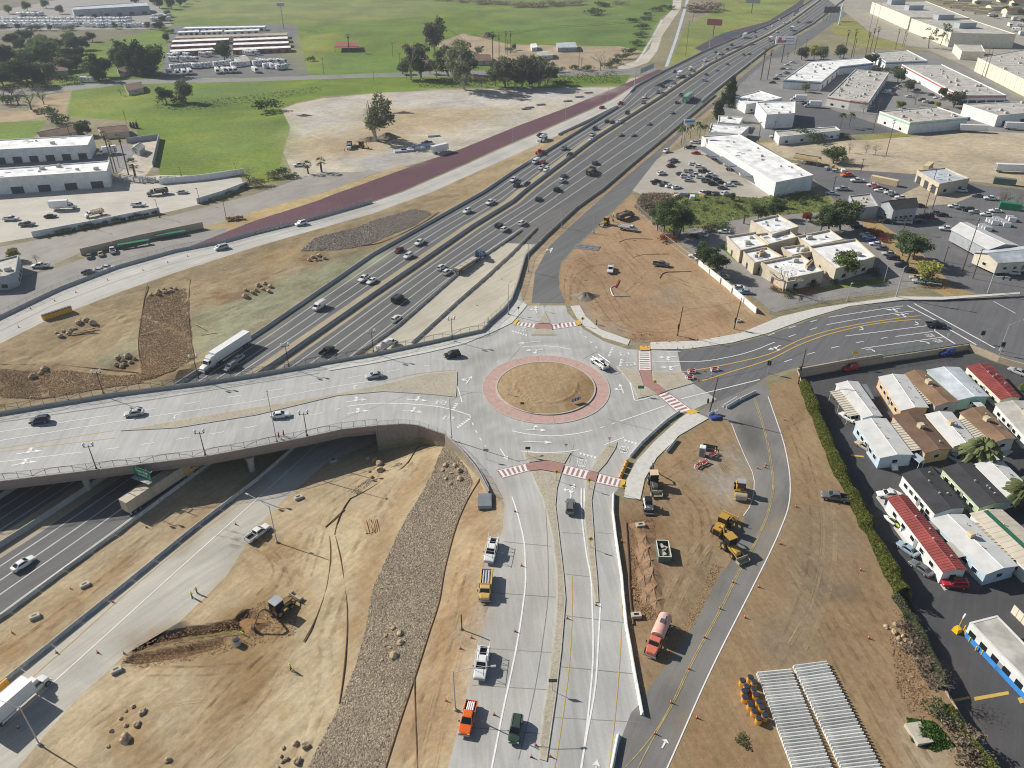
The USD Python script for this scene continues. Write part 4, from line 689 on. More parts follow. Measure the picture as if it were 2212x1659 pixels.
SPEC={'sedan':([(-2.36,.7,.42,.8),(-2.25,.82,.3,1.0),(-1.5,.9,.25,1.02),(0,.91,.22,.98),(.95,.91,.22,.95),(1.9,.87,.25,.83),(2.25,.78,.3,.7),(2.36,.64,.4,.6)],(-1.85,1.05,-1.0,.2,.96,1.45,.83,.62),(-1.4,1.42),.33),'hatchback':([(-2.05,.76,.42,.9),(-1.95,.84,.3,1.02),(0,.89,.22,.98),(.9,.89,.22,.96),(1.7,.84,.25,.82),(2.0,.76,.3,.7),(2.1,.62,.4,.6)],(-1.95,1.05,-1.6,.2,.97,1.5,.82,.64),(-1.25,1.28),.32),'suv':([(-2.32,.8,.5,1.0),(-2.25,.88,.36,1.12),(0,.94,.28,1.1),(1.0,.94,.28,1.1),(1.95,.9,.32,1.0),(2.25,.82,.36,.86),(2.36,.68,.46,.72)],(-2.22,1.15,-2.0,.35,1.09,1.75,.87,.7),(-1.4,1.42),.37),'minivan':([(-2.5,.8,.45,1.0),(-2.42,.9,.3,1.1),(0,.97,.22,1.06),(1.2,.97,.22,1.05),(2.1,.92,.26,.9),(2.45,.8,.32,.75),(2.55,.66,.42,.62)],(-2.4,1.75,-2.15,.7,1.05,1.75,.9,.74),(-1.5,1.55),.34)}
def build_car(kind,col):
 def b(t):
  st,cb,wx,wr=SPEC[kind];obj('body',loft(st),PM(col),t,smooth=35);m,pn=cabin(*cb);obj('cabin',m,PM(col),t)
  for n,l in pn.items():
   for q in l:obj(n,q,'glass',t)
  wheels(t,wx,wr,max(s[1]for s in st)-.01);f,r=st[-1][0],st[0][0];w=st[-2][1];zt=st[-2][3]
  for s in(-1,1):obj('headlight',MB().box((f-.13,s*(w-.17),zt-.1),(.2,.3,.13)),'lamp_clear',t);obj('taillight',MB().box((r+.05,s*.68,st[1][3]-.18),(.12,.2,.18)),'tail_red',t);obj('mirror',MB().box((cb[1]-.35,s*(cb[6]+.17),cb[4]+.1),(.12,.2,.14)),PM(col),t)
  if kind=='suv':obj('roof_rack',MB().box((-.9,.58,1.79),(1.8,.05,.05)).box((-.9,-.58,1.79),(1.8,.05,.05)),'black_paint',t)
 return b
def build_pickup(col,extra=None):
 def b(t):
  obj('body',loft([(-.75,.95,.45,1.12),(.6,.97,.4,1.12),(1.4,.97,.42,1.13),(2.4,.95,.45,1.08),(2.75,.9,.5,.98),(2.86,.78,.55,.86)]),PM(col),t,smooth=35)
  m,pn=cabin(-.9,1.45,-.7,.55,1.1,1.86,.9,.72);obj('cabin',m,PM(col),t)
  for n,l in pn.items():
   for q in l:obj(n,q,'glass',t)
  bd=MB();
  for s in(-1,1):bd.box((-1.86,s*.9,.86),(2.0,.12,.72))
  bd.box((-2.83,0,.86),(.08,1.92,.72));obj('bed',bd,PM(col),t);obj('bed_floor',MB().box((-1.86,0,.7),(1.95,1.7,.1)),'bed_liner',t);obj('bumper',MB().box((2.86,0,.6),(.14,1.75,.24)).box((-2.93,0,.58),(.14,1.8,.2)),'rim',t)
  wheels(t,(-1.75,1.85),.42,.98,.28)
  for s in(-1,1):obj('headlight',MB().box((2.76,s*.68,.86),(.16,.34,.18)),'lamp_clear',t);obj('taillight',MB().box((-2.86,s*.86,.95),(.06,.12,.34)),'tail_red',t);obj('mirror',MB().box((1.05,s*1.12,1.22),(.14,.22,.24)),'black_paint',t)
  if extra=='rack':
   rk=MB()
   for x in(-2.7,-1.8,-.9,1.6):
    z0=1.2 if x<0 else 1.1
    for s in(-1,1):rk.tube((x,s*.9,z0),(x,s*.9,2.1),.04,.04,4)
    rk.tube((x,-.9,2.1),(x,.9,2.1),.04,.04,4)
   for s in(-1,1):rk.tube((-2.9,s*.9,2.1),(1.9,s*.9,2.1),.04,.04,4)
   obj('ladder_rack',rk,'paint_white',t);obj('tool_box',MB().box((-1.86,.72,1.2),(1.9,.36,.36)).box((-1.86,-.72,1.2),(1.9,.36,.36)),PM(col),t)
  if extra=='cargo':
   for k in range(4):obj('pipe',MB().tube((-2.7,-.45+k*.3,1.0),(-.95,-.45+k*.3,1.0),.13,.13,8),'trailer_white',t)
  if extra=='shell':obj('camper_shell',loft([(-2.85,.86,1.2,1.78),(-.9,.88,1.2,1.84)]),PM(col),t)
 return b
def build_van(col):
 def b(t):
  obj('body',loft([(-2.75,.93,.42,2.2),(-2.65,.98,.35,2.28),(.9,.98,.35,2.28),(1.45,.96,.35,1.95),(1.95,.95,.38,1.25),(2.6,.9,.42,1.08),(2.75,.78,.5,.9)]),PM(col),t,smooth=35)
  obj('windshield',MB().quad((1.97,-.78,1.27),(1.97,.78,1.27),(1.49,.76,1.93),(1.49,-.76,1.93)),'glass',t)
  for s in(-1,1):obj('side_window',MB().box((.85,s*.975,1.62),(.85,.05,.5)),'glass',t);obj('headlight',MB().box((2.66,s*.66,.9),(.16,.3,.16)),'lamp_clear',t);obj('taillight',MB().box((-2.74,s*.86,1.1),(.06,.14,.4)),'tail_red',t);obj('mirror',MB().box((1.6,s*1.12,1.4),(.12,.2,.3)),'black_paint',t)
  obj('rear_window',MB().box((-2.76,0,1.65),(.03,1.4,.5)),'glass',t);obj('ladder_rack',MB().box((-1,.7,2.4),(3,.05,.05)).box((-1,-.7,2.4),(3,.05,.05)).box((-2,0,2.4),(.05,1.4,.05)).box((.2,0,2.4),(.05,1.4,.05)),'rim',t);wheels(t,(-1.7,1.8),.37,.97)
 return b
def cab_day(t,col,x=0.0,z=0.0,big=1.0):
 """medium truck cab with bonnet; the cab's back is at x"""
 k=big;obj('hood',loft([(x+1.2*k,.98,.6,1.55*k),(x+2.0*k,.95,.6,1.5*k),(x+2.55*k,.85,.62,1.3*k),(x+2.65*k,.7,.7,1.15*k)]),PM(col),t,smooth=35)
 obj('cab',loft([(x,1.05,.7,1.5*k),(x+1.3*k,1.05,.7,1.5*k)]),PM(col),t);m,pn=cabin(x,x+1.42*k,x+.08,x+1.05*k,1.48*k,2.3*k,1.0,.88);obj('cabin',m,PM(col),t)
 for n,l in pn.items():
  for q in l:obj(n,q,'glass',t)
 for s in(-1,1):obj('headlight',MB().box((x+2.5*k,s*.74,1.0),(.16,.28,.2)),'lamp_clear',t);obj('mirror',MB().box((x+1.2*k,s*1.3,1.75*k),(.1,.18,.45)),'black_paint',t)
 obj('bumper',MB().box((x+2.72*k,0,.62),(.16,2.1,.3)),'rim',t)
def frame(t,x0,x1,z=.85):obj('chassis',MB().box(((x0+x1)/2,.4,z),(x1-x0,.14,.26)).box(((x0+x1)/2,-.4,z),(x1-x0,.14,.26)),'steel_dark',t)
def build_boxtruck(col,L=7.0,H=2.7,body='trailer_white'):
 def b(t):
  cab_day(t,col,2.0,big=1.0);frame(t,-L+2,3.2);obj('cargo_box',MB().box((2-.15-L/2,0,1.15+H/2),(L,2.5,H)),body,t);bm=MB()
  for y in(-1.26,1.26):
   for z in(1.2,1.13+H):bm.box((1.85-L/2,y,z),(L,.05,.1))
  obj('box_trim',bm,'rim',t);obj('rear_door',MB().box((1.84-L,0,1.15+H/2),(.04,2.2,H-.3)),'rim',t);obj('wind_deflector',MB().box((2.5,0,2.55),(1.0,1.7,.45),taper=.8),PM(col),t);wheels(t,(-L+4.0,3.9),.5,1.1,.3)
  obj('side_skirt',MB().box((1-L/2,1.2,.8),(2.5,.06,.5)).box((1-L/2,-1.2,.8),(2.5,.06,.5)),body,t)
 return b
def tractor(t,col,x):
 """long-nosed tractor unit; fifth wheel at x"""
 frame(t,x-1.2,x+5.6);obj('sleeper',loft([(x+.9,1.2,1.0,3.5),(x+2.3,1.2,1.0,3.75),(x+2.9,1.16,1.0,3.3)]),PM(col),t);obj('cab',loft([(x+2.85,1.16,.9,2.0),(x+4.1,1.12,.9,1.95)]),PM(col),t)
 m,pn=cabin(x+2.8,x+4.2,x+2.85,x+3.75,1.93,3.0,1.12,.98);obj('cabin',m,PM(col),t)
 for n,l in pn.items():
  for q in l:obj(n,q,'glass',t)
 obj('hood',loft([(x+4.05,1.0,.8,1.95),(x+5.2,.92,.75,1.75),(x+5.75,.8,.75,1.45),(x+5.85,.7,.8,1.3)]),PM(col),t,smooth=35);obj('bumper',MB().box((x+5.9,0,.6),(.2,2.3,.4)),PM(col),t)
 for s in(-1,1):obj('fuel_tank',MB().tube((x+1.4,s*1.0,.75),(x+3.0,s*1.0,.75),.33,.33,10),'rim',t);obj('exhaust_stack',MB().tube((x+.8,s*.95,1),(x+.8,s*.95,3.7),.08,.08,6),'rim',t);obj('headlight',MB().box((x+5.68,s*.82,1.1),(.2,.25,.25)),'lamp_clear',t);obj('mirror',MB().box((x+3.9,s*1.35,2.2),(.1,.2,.6)),'black_paint',t);obj('fender',MB().box((x+4.9,s*1.02,1.05),(1.2,.36,.14)),PM(col),t)
 wheels(t,(x-.7,x+.6,x+4.9),.52,1.22,.32)
def build_semi(col,trailer,flat=False,ribs=False):
 def b(t):
  tractor(t,col,5.2);L=14.8
  if flat:
   obj('flatbed',MB().box((-1.4,0,1.25),(14.2,2.5,.25)),'steel_dark',t)
   for i in range(4):
    for s in(-1,1):obj('concrete_load',MB().box((-6.6+i*3.1,s*.55,1.72),(2.8,.95,.65)),'concrete_block',t)
  else:
   obj('trailer_box',MB().box((-1.3,0,2.65),(L,2.58,2.85)),trailer,t);tm=MB()
   for s in(-1,1):
    for z in(1.25,4.03):tm.box((-1.3,s*1.3,z),(L,.06,.12))
   obj('side_rail',tm,'rim',t);obj('rear_door',MB().box((-8.71,0,2.65),(.05,2.4,2.6)),trailer,t)
   if ribs:
    for s in(-1,1):
     for i in range(20):obj('rib',MB().box((-8.4+i*.74,s*1.31,2.65),(.1,.06,2.7)),trailer,t)
  obj('landing_gear',MB().box((3.2,.7,.8),(.15,.15,.9)).box((3.2,-.7,.8),(.15,.15,.9)),'steel_dark',t);obj('mud_flap',MB().box((-8.2,.8,.6),(.03,.6,.6)).box((-8.2,-.8,.6),(.03,.6,.6)),'trailer_white',t);wheels(t,(-7.3,-6.0),.52,1.2,.5)
 return b
def build_dump(col,bed='steel_dark',load=True):
 def b(t):
  cab_day(t,col,1.6,big=1.12);frame(t,-4.2,3);bm=MB()
  for s in(-1,1):bm.box((-1.4,s*1.2,1.85),(5.4,.1,1.2))
  bm.box((1.3,0,2.1),(.12,2.5,1.7)).box((-4.1,0,1.8),(.1,2.4,1.1)).box((-1.4,0,1.2),(5.4,2.4,.15));obj('dump_bed',bm,bed,t)
  if load:obj('soil_load',loft([(-4.0,1.1,1.3,1.9),(-2,1.1,1.3,2.5),(0,1.1,1.3,2.4),(1.2,1.1,1.3,1.9)]),'soil',t)
  wheels(t,(-3.2,-1.9,3.6),.52,1.2,.4)
 return b
def build_flattruck(col,stake=False):
 def b(t):
  cab_day(t,col,1.2,big=.95);frame(t,-3.4,2.4);obj('flatbed',MB().box((-1.2,0,1.15),(4.6,2.4,.14)),'steel_dark',t);wheels(t,(-2.2,3.0),.44,1.05,.34)
  if stake:
   for s in(-1,1):
    sm=MB()
    for z in(1.45,1.8,2.15):sm.box((-1.2,s*1.17,z),(4.6,.05,.16))
    for i in range(6):sm.box((-3.4+i*.88,s*1.17,1.75),(.1,.08,1.2))
    obj('stake_side',sm,'lumber',t)
   obj('tailboard',MB().box((-3.48,0,1.7),(.06,2.3,1.0)).box((1.08,0,1.8),(.06,2.3,1.2)),'lumber',t)
  else:
   obj('headboard',MB().box((1.05,0,1.7),(.1,2.3,1.0)),PM(col),t);obj('side_box',MB().box((-1.2,1.0,1.5),(4.4,.3,.5)).box((-1.2,-1.0,1.5),(4.4,.3,.5)),PM(col),t)
   for k in range(3):obj('gas_cylinder',MB().tube((-2.8,-.5+k*.5,1.45),(.7,-.5+k*.5,1.45),.2,.2,8),'paint_silver',t)
 return b
def build_watertruck(col):
 def b(t):
  cab_day(t,col,1.5,big=1.1);frame(t,-4.0,3);tk=MB();n=14;a=np.arange(n)*2*math.pi/n
  prof=[(-3.9,.2),(-3.8,.95),(-3.6,1.05),(.9,1.05),(1.1,.95),(1.2,.2)];v=np.array([[x,r*math.cos(q)*1.12,2.0+r*math.sin(q)*.92]for x,r in prof for q in a]);i,j=np.meshgrid(np.arange(len(prof)-1),np.arange(n),indexing='ij');i,j=i.ravel(),j.ravel();j2=(j+1)%n
  tk.add(v,np.stack([i*n+j,(i+1)*n+j,(i+1)*n+j2,i*n+j2],1)[:,::-1]);obj('tank',tk,'paint_'+('faded' if col=='salmon' else 'white'),t,smooth=40);obj('hatch',MB().box((-1.6,0,2.98),(.9,.8,.12)),'steel_dark',t);obj('walkway',MB().box((-2.6,0,2.99),(.9,.5,.05)),'galv',t);obj('rear_bumper',MB().box((-4.05,0,.9),(.2,2.2,.5)),'steel_dark',t);wheels(t,(-3.0,-1.7,3.5),.52,1.18,.4)
 return b
paint('paint_faded',(.66,.36,.3),.5,var=.12)
def build_trailer(col,L=7.0,H=2.6):
 def b(t):
  obj('trailer_box',MB().box((0,0,.95+H/2),(L,2.45,H)),col,t);obj('rear_door',MB().box((-L/2-.02,0,.95+H/2),(.04,2.2,H-.25)),'rim',t);tm=MB()
  for s in(-1,1):tm.box((0,s*1.24,.98),(L,.05,.12)).box((0,s*1.24,.92+H),(L,.05,.1))
  obj('side_rail',tm,'rim',t);frame(t,-L/2,L/2+.8);wheels(t,(-L/2+1.3,-L/2+2.3),.45,1.1,.3);obj('landing_leg',MB().box((L/2-.8,.6,.45),(.12,.12,.95)).box((L/2-.8,-.6,.45),(.12,.12,.95)),'steel_dark',t)
 return b
def build_rv(kind):
 def b(t):
  L=8.5 if kind=='motorhome' else 7.0
  obj('body',loft([(-L/2,1.1,.65,3.0),(-L/2+.2,1.22,.55,3.15),(L/2-1.0,1.22,.55,3.15),(L/2-.3,1.2,.6,2.7),(L/2,1.05,.7,1.7)]),'trailer_white',t);obj('roof_vent',MB().box((-1,0,3.22),(.9,.8,.22)).box((1.5,.3,3.2),(.5,.5,.15)),'paint_tan',t)
  for s in(-1,1):
   obj('stripe',MB().box((0,s*1.225,1.3),(L*.8,.03,.22)),'paint_tan',t)
   for x in(-2.2,.2,2.0):obj('side_window',MB().box((x,s*1.225,2.2),(.9,.03,.6)),'glass',t)
  obj('windshield',MB().quad((L/2+.02,-.95,1.72),(L/2+.02,.95,1.72),(L/2-.28,1.05,2.65),(L/2-.28,-1.05,2.65)),'glass',t);wheels(t,(-L/2+2.2,L/2-1.6)if kind=='motorhome' else(-.8,.3),.4,1.2,.3)
 return b
BUILD={'pickup':build_pickup,'van':build_van,'box truck':build_boxtruck,'dump truck':build_dump}
def vehicle(kind,col,loc,rz,label,cat=None,group=None,order='near',extra=None,key=None):
 key=key or(kind,col,extra)
 b={'pickup':lambda:build_pickup(col,extra),'van':lambda:build_van(col),'box truck':lambda:build_boxtruck(col,*(extra or())),'dump truck':lambda:build_dump(col),'semi':lambda:build_semi(col,*(extra or())),'flatbed truck':lambda:build_flattruck(col,extra=='stake'),'water truck':lambda:build_watertruck(col),'trailer':lambda:build_trailer(*(extra or('trailer_white',))),'motorhome':lambda:build_rv('motorhome'),'camper':lambda:build_rv('camper')}.get(kind,lambda:build_car(kind,col))()
 nm={'semi':'semi_truck','trailer':'box_trailer','camper':'camper_trailer','suv':'suv_car','sedan':'sedan_car','hatchback':'hatchback_car','pickup':'pickup_truck','van':'cargo_van'}.get(kind,kind.replace(' ','_'))
 c=cat or{'suv':'car','sedan':'car','hatchback':'car','minivan':'car','pickup':'pickup','semi':'truck','flatbed truck':'truck','box truck':'truck','dump truck':'truck','water truck':'truck'}.get(kind,kind)
 return copies(key,b,nm,label,c,loc,rz,{'camper':1.2,'motorhome':1.2}.get(kind,1.12 if extra=='rack' else 1.04),group,order)
fm_t=cKDTree(pFM[:,:2]);fm_d=np.gradient(pFM[:,:2],axis=0)
def drive(u,v,kind,col,away,where,extra=None,grp=None,dz=0.0):
 p=P(u,v);d=fm_d[fm_t.query(p[:2])[1]]*(1 if away else-1);p[2]+=.03+dz
 vehicle(kind,col,p,math.atan2(d[1],d[0]),f'{col} {kind} {where}',group=grp,extra=extra)
LC,RC_='on the oncoming left carriageway of the freeway','on the right carriageway driving away'
K={'w':'white','s':'silver','g':'grey','b':'black','r':'red','d':'dark red','n':'navy','t':'tan','B':'blue','l':'light blue','O':'orange','y':'yellow','G':'green'};KK={'s':'sedan','u':'suv','h':'hatchback','m':'minivan','p':'pickup','v':'van','x':'box truck','D':'dump truck'}
SB='wp1059,440 wu1009,459 wp907,527 ds862,543 wu882,556 wp787,605 ws803,610 wv690,666 ss514,779 gu499,797 bu1116,402 wp1110,391 bs1139,400 wv1157,352 rh1172,353 su1170,365 wu1180,369 bu1230,338 gu1218,323 ws1278,303 sp1280,293 bu1285,280 bs1311,264 bs1323,266 wu1337,266 bu1355,246 wu1392,212 gu1390,223 gu1421,201 gp1431,205 bu1431,188 wu1447,192 gs1456,181 wx1466,167 bu1476,168 bu1490,166 bu1458,157 wv1491,151 gs1498,155 ws1520,142 wu1523,132 ss1545,127 gs1560,124 gs1545,114 ws1552,118 gs1560,118 bs1571,108 bs1580,98 gs1632,80 bs1631,70 wx1607,82 gs1652,63 ws1668,58 ws1678,70 ws1683,43 ws1693,50 gs1715,34'
NB='bv860,650 wu857,692 wu954,581 wu966,591 bu1078,490 wu1090,498 wu1128,485 bp707,762 ws52,1222 bs1163,432 bu1203,412 wu1214,393 gs1217,382 gu1285,354 ts1340,293 ss1367,293 ss1401,269 ts1451,245 ds1462,223 gp1471,207 su1521,175 gs1525,162 ss1548,153 gs1571,140 gs1606,119 gs1618,118 wx1665,89 ws1670,93 wx1711,66 gs1724,49 gs1690,80 ws1740,30'
def parse(s):
 for q in s.split():k,rest=q[:2],q[2:];u,v=rest.split(',');yield KK[k[1]],K[k[0]],float(u),float(v)
for kind,col,u,v in parse(SB):drive(u,v,kind,col,False,LC,grp='vehicles on the left carriageway')
for kind,col,u,v in parse(NB):drive(u,v,kind,col,True,RC_,grp='vehicles on the right carriageway')
drive(1277,375,'dump truck','black',True,RC_,grp='vehicles on the right carriageway')
def along(front,rear,kind,col,label,extra=None,z=None,L=0,back=0.0,**k):
 a,b=(P(*front),P(*rear))if z is None else(at_z(*front,z),at_z(*rear,z));d=a-b;rz=math.atan2(d[1],d[0]);c=(a+b)/2;c[2]=(T(c[0],c[1])if z is None else z)+.03;return vehicle(kind,col,c,rz,label,extra=extra,**k)
along((438,806),(548,733),'semi','white','white semi truck with a long white trailer on the left carriageway by the bridge',('trailer_white',));along((420,1017),(268,1118),'semi','yellow','semi truck with ribbed beige trailer and yellow cab driving under the bridge',('trailer_beige',False,True))
along((1044,553),(980,597),'semi','teal blue','blue semi truck with a flatbed of concrete barriers beside the right freeway barrier',('steel_dark',True));along((1497,208),(1473,227),'semi','white','semi truck with a pale green trailer far up the right carriageway',('trailer_green',False,False))
along((112,1463),(-12,1572),'box truck','white','large white box truck on the lower ramp at the left edge',(8.4,2.8))
BR=(('suv','navy',(66,915),(108,910),'navy suv driving left on the bridge near the left edge'),('sedan','silver',(269,899),(312,894),'silver-green sedan driving left on the far lanes of the bridge'),('sedan','silver',(787,818),(830,812),'silver sedan driving left off the roundabout onto the bridge'),('suv','black',(958,773),(996,768),'black estate car leaving the roundabout towards the bridge'),('sedan','white',(627,898),(586,903),'white sedan with dark roof window driving right on the near bridge lanes'),('pickup','white',(1280,779),(1310,801),'white pickup with a ladder rack driving round the roundabout','rack'),('suv','grey',(1232,1086),(1231,1112),'dark grey suv driving up to the roundabout on the near street'),('pickup','black',(2040,707),(2002,705),'black pickup waiting at the right-hand junction'),('suv','red',(1820,801),(1852,796),'dark red suv parked below the block wall at the park entrance'),('suv','blue',(2026,768),(2061,763),'blue suv parked by the fence above the mobile home park'),('pickup','grey',(1772,1074),(1834,1083),'dark grey pickup parked on the dirt against the hedge'),('minivan','silver',(467,541),(490,535),'silver minivan driving left down the entry ramp'),('suv','white',(639,489),(662,483),'white suv driving left down the entry ramp'),('pickup','white',(577,1142),(540,1171),'white pickup parked beside the lower ramp by a lamp post'),('pickup','orange',(1004,1586),(1018,1530),'orange pickup with white pipes in its bed parked on the street shoulder','cargo'),('suv','green',(1109,1611),(1119,1552),'dark green suv driving towards the viewer at the bottom of the street'),('pickup','white',(1036,1470),(1046,1410),'white work pickup with rack parked on the shoulder behind the orange pickup','rack'),('pickup','white',(1055,1222),(1068,1170),'white utility truck with a ladder rack on the shoulder near the roundabout','rack'),('pickup','white',(1318,594),(1319,577),'white pickup facing the viewer on the brown corner lot'),('pickup','grey',(1444,576),(1412,573),'grey pickup parked side-on on the brown corner lot'),('suv','white',(1430,333),(1447,325),'white suv on the frontage road beside the dealer lot'),('sedan','red',(1291,237),(1308,231),'red sedan alone on the merging ramp lane'),('sedan','black',(1160,296),(1172,291),'black sedan beside the white tank truck on the ramp'))
for q in BR:
 kind,col,f,r,lab=q[:5];onbr='bridge' in lab and q[2][0]<900 and f[0]<830;along(f,r,kind,col,lab,q[5]if len(q)>5 else None,0.0 if onbr or f[0]<1000 and 740<f[1]<910 and f[0]>560 else None)
along((1047,1300),(1052,1240),'flatbed truck','yellow','pale yellow flatbed truck with gas cylinders on the street shoulder');along((1408,1412),(1434,1352),'water truck','salmon','salmon red water tank truck parked at the edge of the old road');along((1164,308),(1180,298),'water truck','white','white tank truck on the ramp lane')
along((182,472),(229,461),'flatbed truck','white','white stake-bed truck parked behind the long white yard wall','stake');along((325,423),(360,418),'dump truck','grey','dark work truck parked in the contractor yard');along((1372,500),(1338,495),'flatbed truck','white','white flatbed truck unloading on the brown corner lot');along((1364,467),(1336,476),'dump truck','grey','grey dump truck at the top of the brown corner lot')
along((755,325),(756,314),'dump truck','white','white dump truck on the gravel lot beside the big tree');along((945,335),(944,323),'trailer','white','white box trailer parked at the edge of the purple slope',('trailer_white',10,2.9))if False else along((966,325),(934,333),'trailer','white','white box trailer parked at the edge of the purple slope',('trailer_white',9.5,2.9))
def rowof(s,rz,where,grp,z=None,jit=.04):
 for kind,col,u,v in parse(s):
  p=P(u,v)if z is None else at_z(u,v,z);p[2]+=.02;vehicle(kind,col,p,math.radians(rz)+RNG.normal(0,jit),f'{col} {kind} {where}',group=grp,order='left')
rowof('gs194,556 ts218,551 wp244,544',118,'parked in front of the long grey wall','cars at the grey wall');rowof('wp88,578',185,'parked beside the office at the left edge','cars by the office');rowof('bs193,591 ws218,587 ws234,581',12,'parked behind the ramp barrier','cars behind the ramp barrier')
rowof('wp647,359 wp893,323 gp922,311',200,'parked on the pale gravel lot','pickups on the gravel lot')
rowof('gp1454,350 ds1448,360 wu1428,377',35,'at the entrance of the dealer lot','cars at the dealer entrance');rowof('ws1498,357 ws1511,362 sp1490,373 bp1521,373 wp1501,381 ws1513,385 ws1536,379 bs1533,385 bs1548,390 gp1528,394 bs1558,397',-8,'in the middle of the dealer lot','cars in the dealer lot');rowof('bp1418,396 gp1433,400 ws1447,404 ws1461,407',25,'along the lower edge of the dealer lot','cars along the dealer lot edge');rowof('rs1503,333 bp1492,321 wu1500,310 wu1511,309 Bs1547,345 bp1581,369',165,'in front of the dealer awnings','cars at the dealer awnings');rowof('ws1518,418 bs1530,419 gs1545,420 wu1566,421',40,'parked above the weedy field','cars above the weedy field')
rowof('bs1500,512 ws1517,509',120,'at the upper left corner of the clinic lot','cars at the clinic corner');rowof('ws1563,503 ws1501,556 wu1515,563 ss1561,601 ws1592,625 ls1608,634',170,'along the clinic driveway','cars along the clinic driveway');rowof('ws1870,510 ws1876,515 Bs1881,522 ws1891,530 gs1904,539 ss1919,551 bs1928,560 nu1946,576 bs1965,588 ts1979,603 sp1989,612',168,'in the long row behind the clinic','cars in the clinic row');rowof('bs1841,485 bs1849,492',172,'in the shade behind the clinic','cars in the clinic shade')
rowof('bp1916,482 wu1926,481 wu1941,482 wu1956,482 ns1984,481',160,'in front of the grey gabled house','cars at the gabled house');rowof('gs2019,462 bs2034,467 bs1984,447 wp2045,498 ws2149,458 ws2186,592',165,'on the industrial asphalt','cars on the industrial asphalt');rowof('ws1921,419 gs1931,424 ws1945,429 ls1794,420 ws1900,414',165,'in the upper parking row','cars in the upper row');rowof('wp1851,393 ws1884,402 rs1895,408 bs1906,412 sp1819,411',175,'beside the beige container','cars by the container')
rowof('wp1674,298 ws1963,210 ws2024,213 wv1914,202 bs1974,70 bs1739,226 bs1980,196 gs2010,206 ws1706,150 gs1700,160',172,'among the business park buildings','cars in the business park');rowof('wx1723,219 sx1754,232',172,'parked along the business park lane','trucks in the business park');rowof('Op1829,381',190,'with orange paint beside the machinery yard','orange trucks')
PZ_=PARK_Z
rowof('ws1830,905',118,'parked beside the topmost white mobile home','park cars a',PZ_);rowof('ts1866,968',118,'parked beside the pale blue mobile home','park cars b',PZ_);rowof('ws1917,1072',175,'parked in front of the dark-roofed mobile homes','park cars c',PZ_);rowof('ls1958,1190 gs1988,1232',118,'parked beside the red-roofed mobile home','park cars d',PZ_);rowof('ls2056,990',115,'tucked between two mobile homes','park cars e',PZ_);rowof('ru2060,1266',172,'parked at the lower end of the red-roofed home','park cars f',PZ_);rowof('ss2196,806',125,'parked at the right edge of the mobile home park','park cars g',PZ_)
#buildings
for n,c,r in(('roof_white',(.8,.8,.78),.8),('roof_grey',lin(190,186,176),.85),('roof_tan',lin(176,160,138),.9),('roof_dark',(.045,.045,.048),.9),('roof_brown',lin(112,88,70),.9),('roof_tanbrown',lin(140,112,86),.9),('roof_red',lin(152,72,66),.7),('roof_metal',lin(200,206,210),.4),('wall_white',lin(226,226,222),.8),('wall_cream',lin(224,216,194),.85),('wall_beige',lin(202,190,168),.9),('wall_tan',lin(160,122,92),.9),('wall_grey',lin(168,172,176),.8),('wall_mint',lin(160,204,190),.7),('wall_blue',lin(186,206,216),.7),('wall_green',lin(190,202,164),.7),('wall_peach',lin(208,176,140),.8),('wall_pink',lin(200,150,140),.8),('wall_bright_blue',lin(58,140,214),.6),('band_blue',lin(86,124,168),.6),('band_red',lin(176,96,92),.6),('band_green',lin(160,206,180),.6),('door_dark',(.05,.05,.055),.7),('door_grey',lin(150,150,150),.6),('unit_metal',lin(190,188,180),.5),('cooler_beige',lin(206,190,160),.8),('wood_brown',lin(120,84,56),.9),('canvas_tan',lin(220,200,160),.9),('container_green',lin(90,110,100),.7),('awning_grey',lin(120,126,132),.7),('stone',lin(176,150,122),.95)):
 paint(n,c,r,var=.22 if n.startswith('roof')else .1,scale=.22 if n.startswith('roof')else .5)
paint('stripe_green',lin(60,130,104),.7)
def corr(name,col,w=.5):
 MAT[name]=usdkit.material(stage,'/World/Looks/'+name,{'tc':('texture_coordinate',{}),'n':('noise_texture',{'scale':.4,'detail':5.0}),'r':('map_range',{'from_min':.3,'from_max':.7,'to_min':.86,'to_max':1.05}),'x':('mix_color',{'blend_type':'multiply','fac':1.0,'a':col}),'p':('principled_bsdf',{'roughness':.5})},[('tc.object','n.vector'),('n.fac','r.value'),('r.result','x.b'),('x.result','p.base_color')],surface='p.BSDF')
corr('sheet_white',(.62,.615,.59));corr('sheet_cream',lin(214,204,184))
def quad_pts(s,z):q=pts(s);return at_z(q[:,0],q[:,1],z)
def ccw(p):return p if np.sum(p[:,0]*np.roll(p[:,1],-1)-np.roll(p[:,0],-1)*p[:,1])>0 else p[::-1]
def facing(p):
 n=len(p);out=[]
 for i in range(n):
  a,b=p[i],p[(i+1)%n];nn=np.array([(b-a)[1],-(b-a)[0]]);m=(a+b)[:2]/2
  if nn@(-m)>0:out.append((i,np.linalg.norm((b-a)[:2])))
 return[i for i,_ in sorted(out,key=lambda t:-t[1])]
def wall_bits(t,p,edge,n,z0,z1,w,mat,name,s0=.0,s1=1.0,frame=None):
 a,b=p[edge][:2],p[(edge+1)%len(p)][:2];d=b-a;L=np.linalg.norm(d);d/=L;nn=np.array([d[1],-d[0]])
 for k in range(n):
  s=(s0+(s1-s0)*(k+.5)/n)*L;c=a+d*s+nn*.02
  if frame:obj('frame',MB().box((*c,(z0+z1)/2),(w+.24,.1,z1-z0+.24),math.atan2(d[1],d[0])),frame,t)
  obj(name,MB().box((*(c+nn*.03),(z0+z1)/2),(w,.12,z1-z0),math.atan2(d[1],d[0])),mat,t)
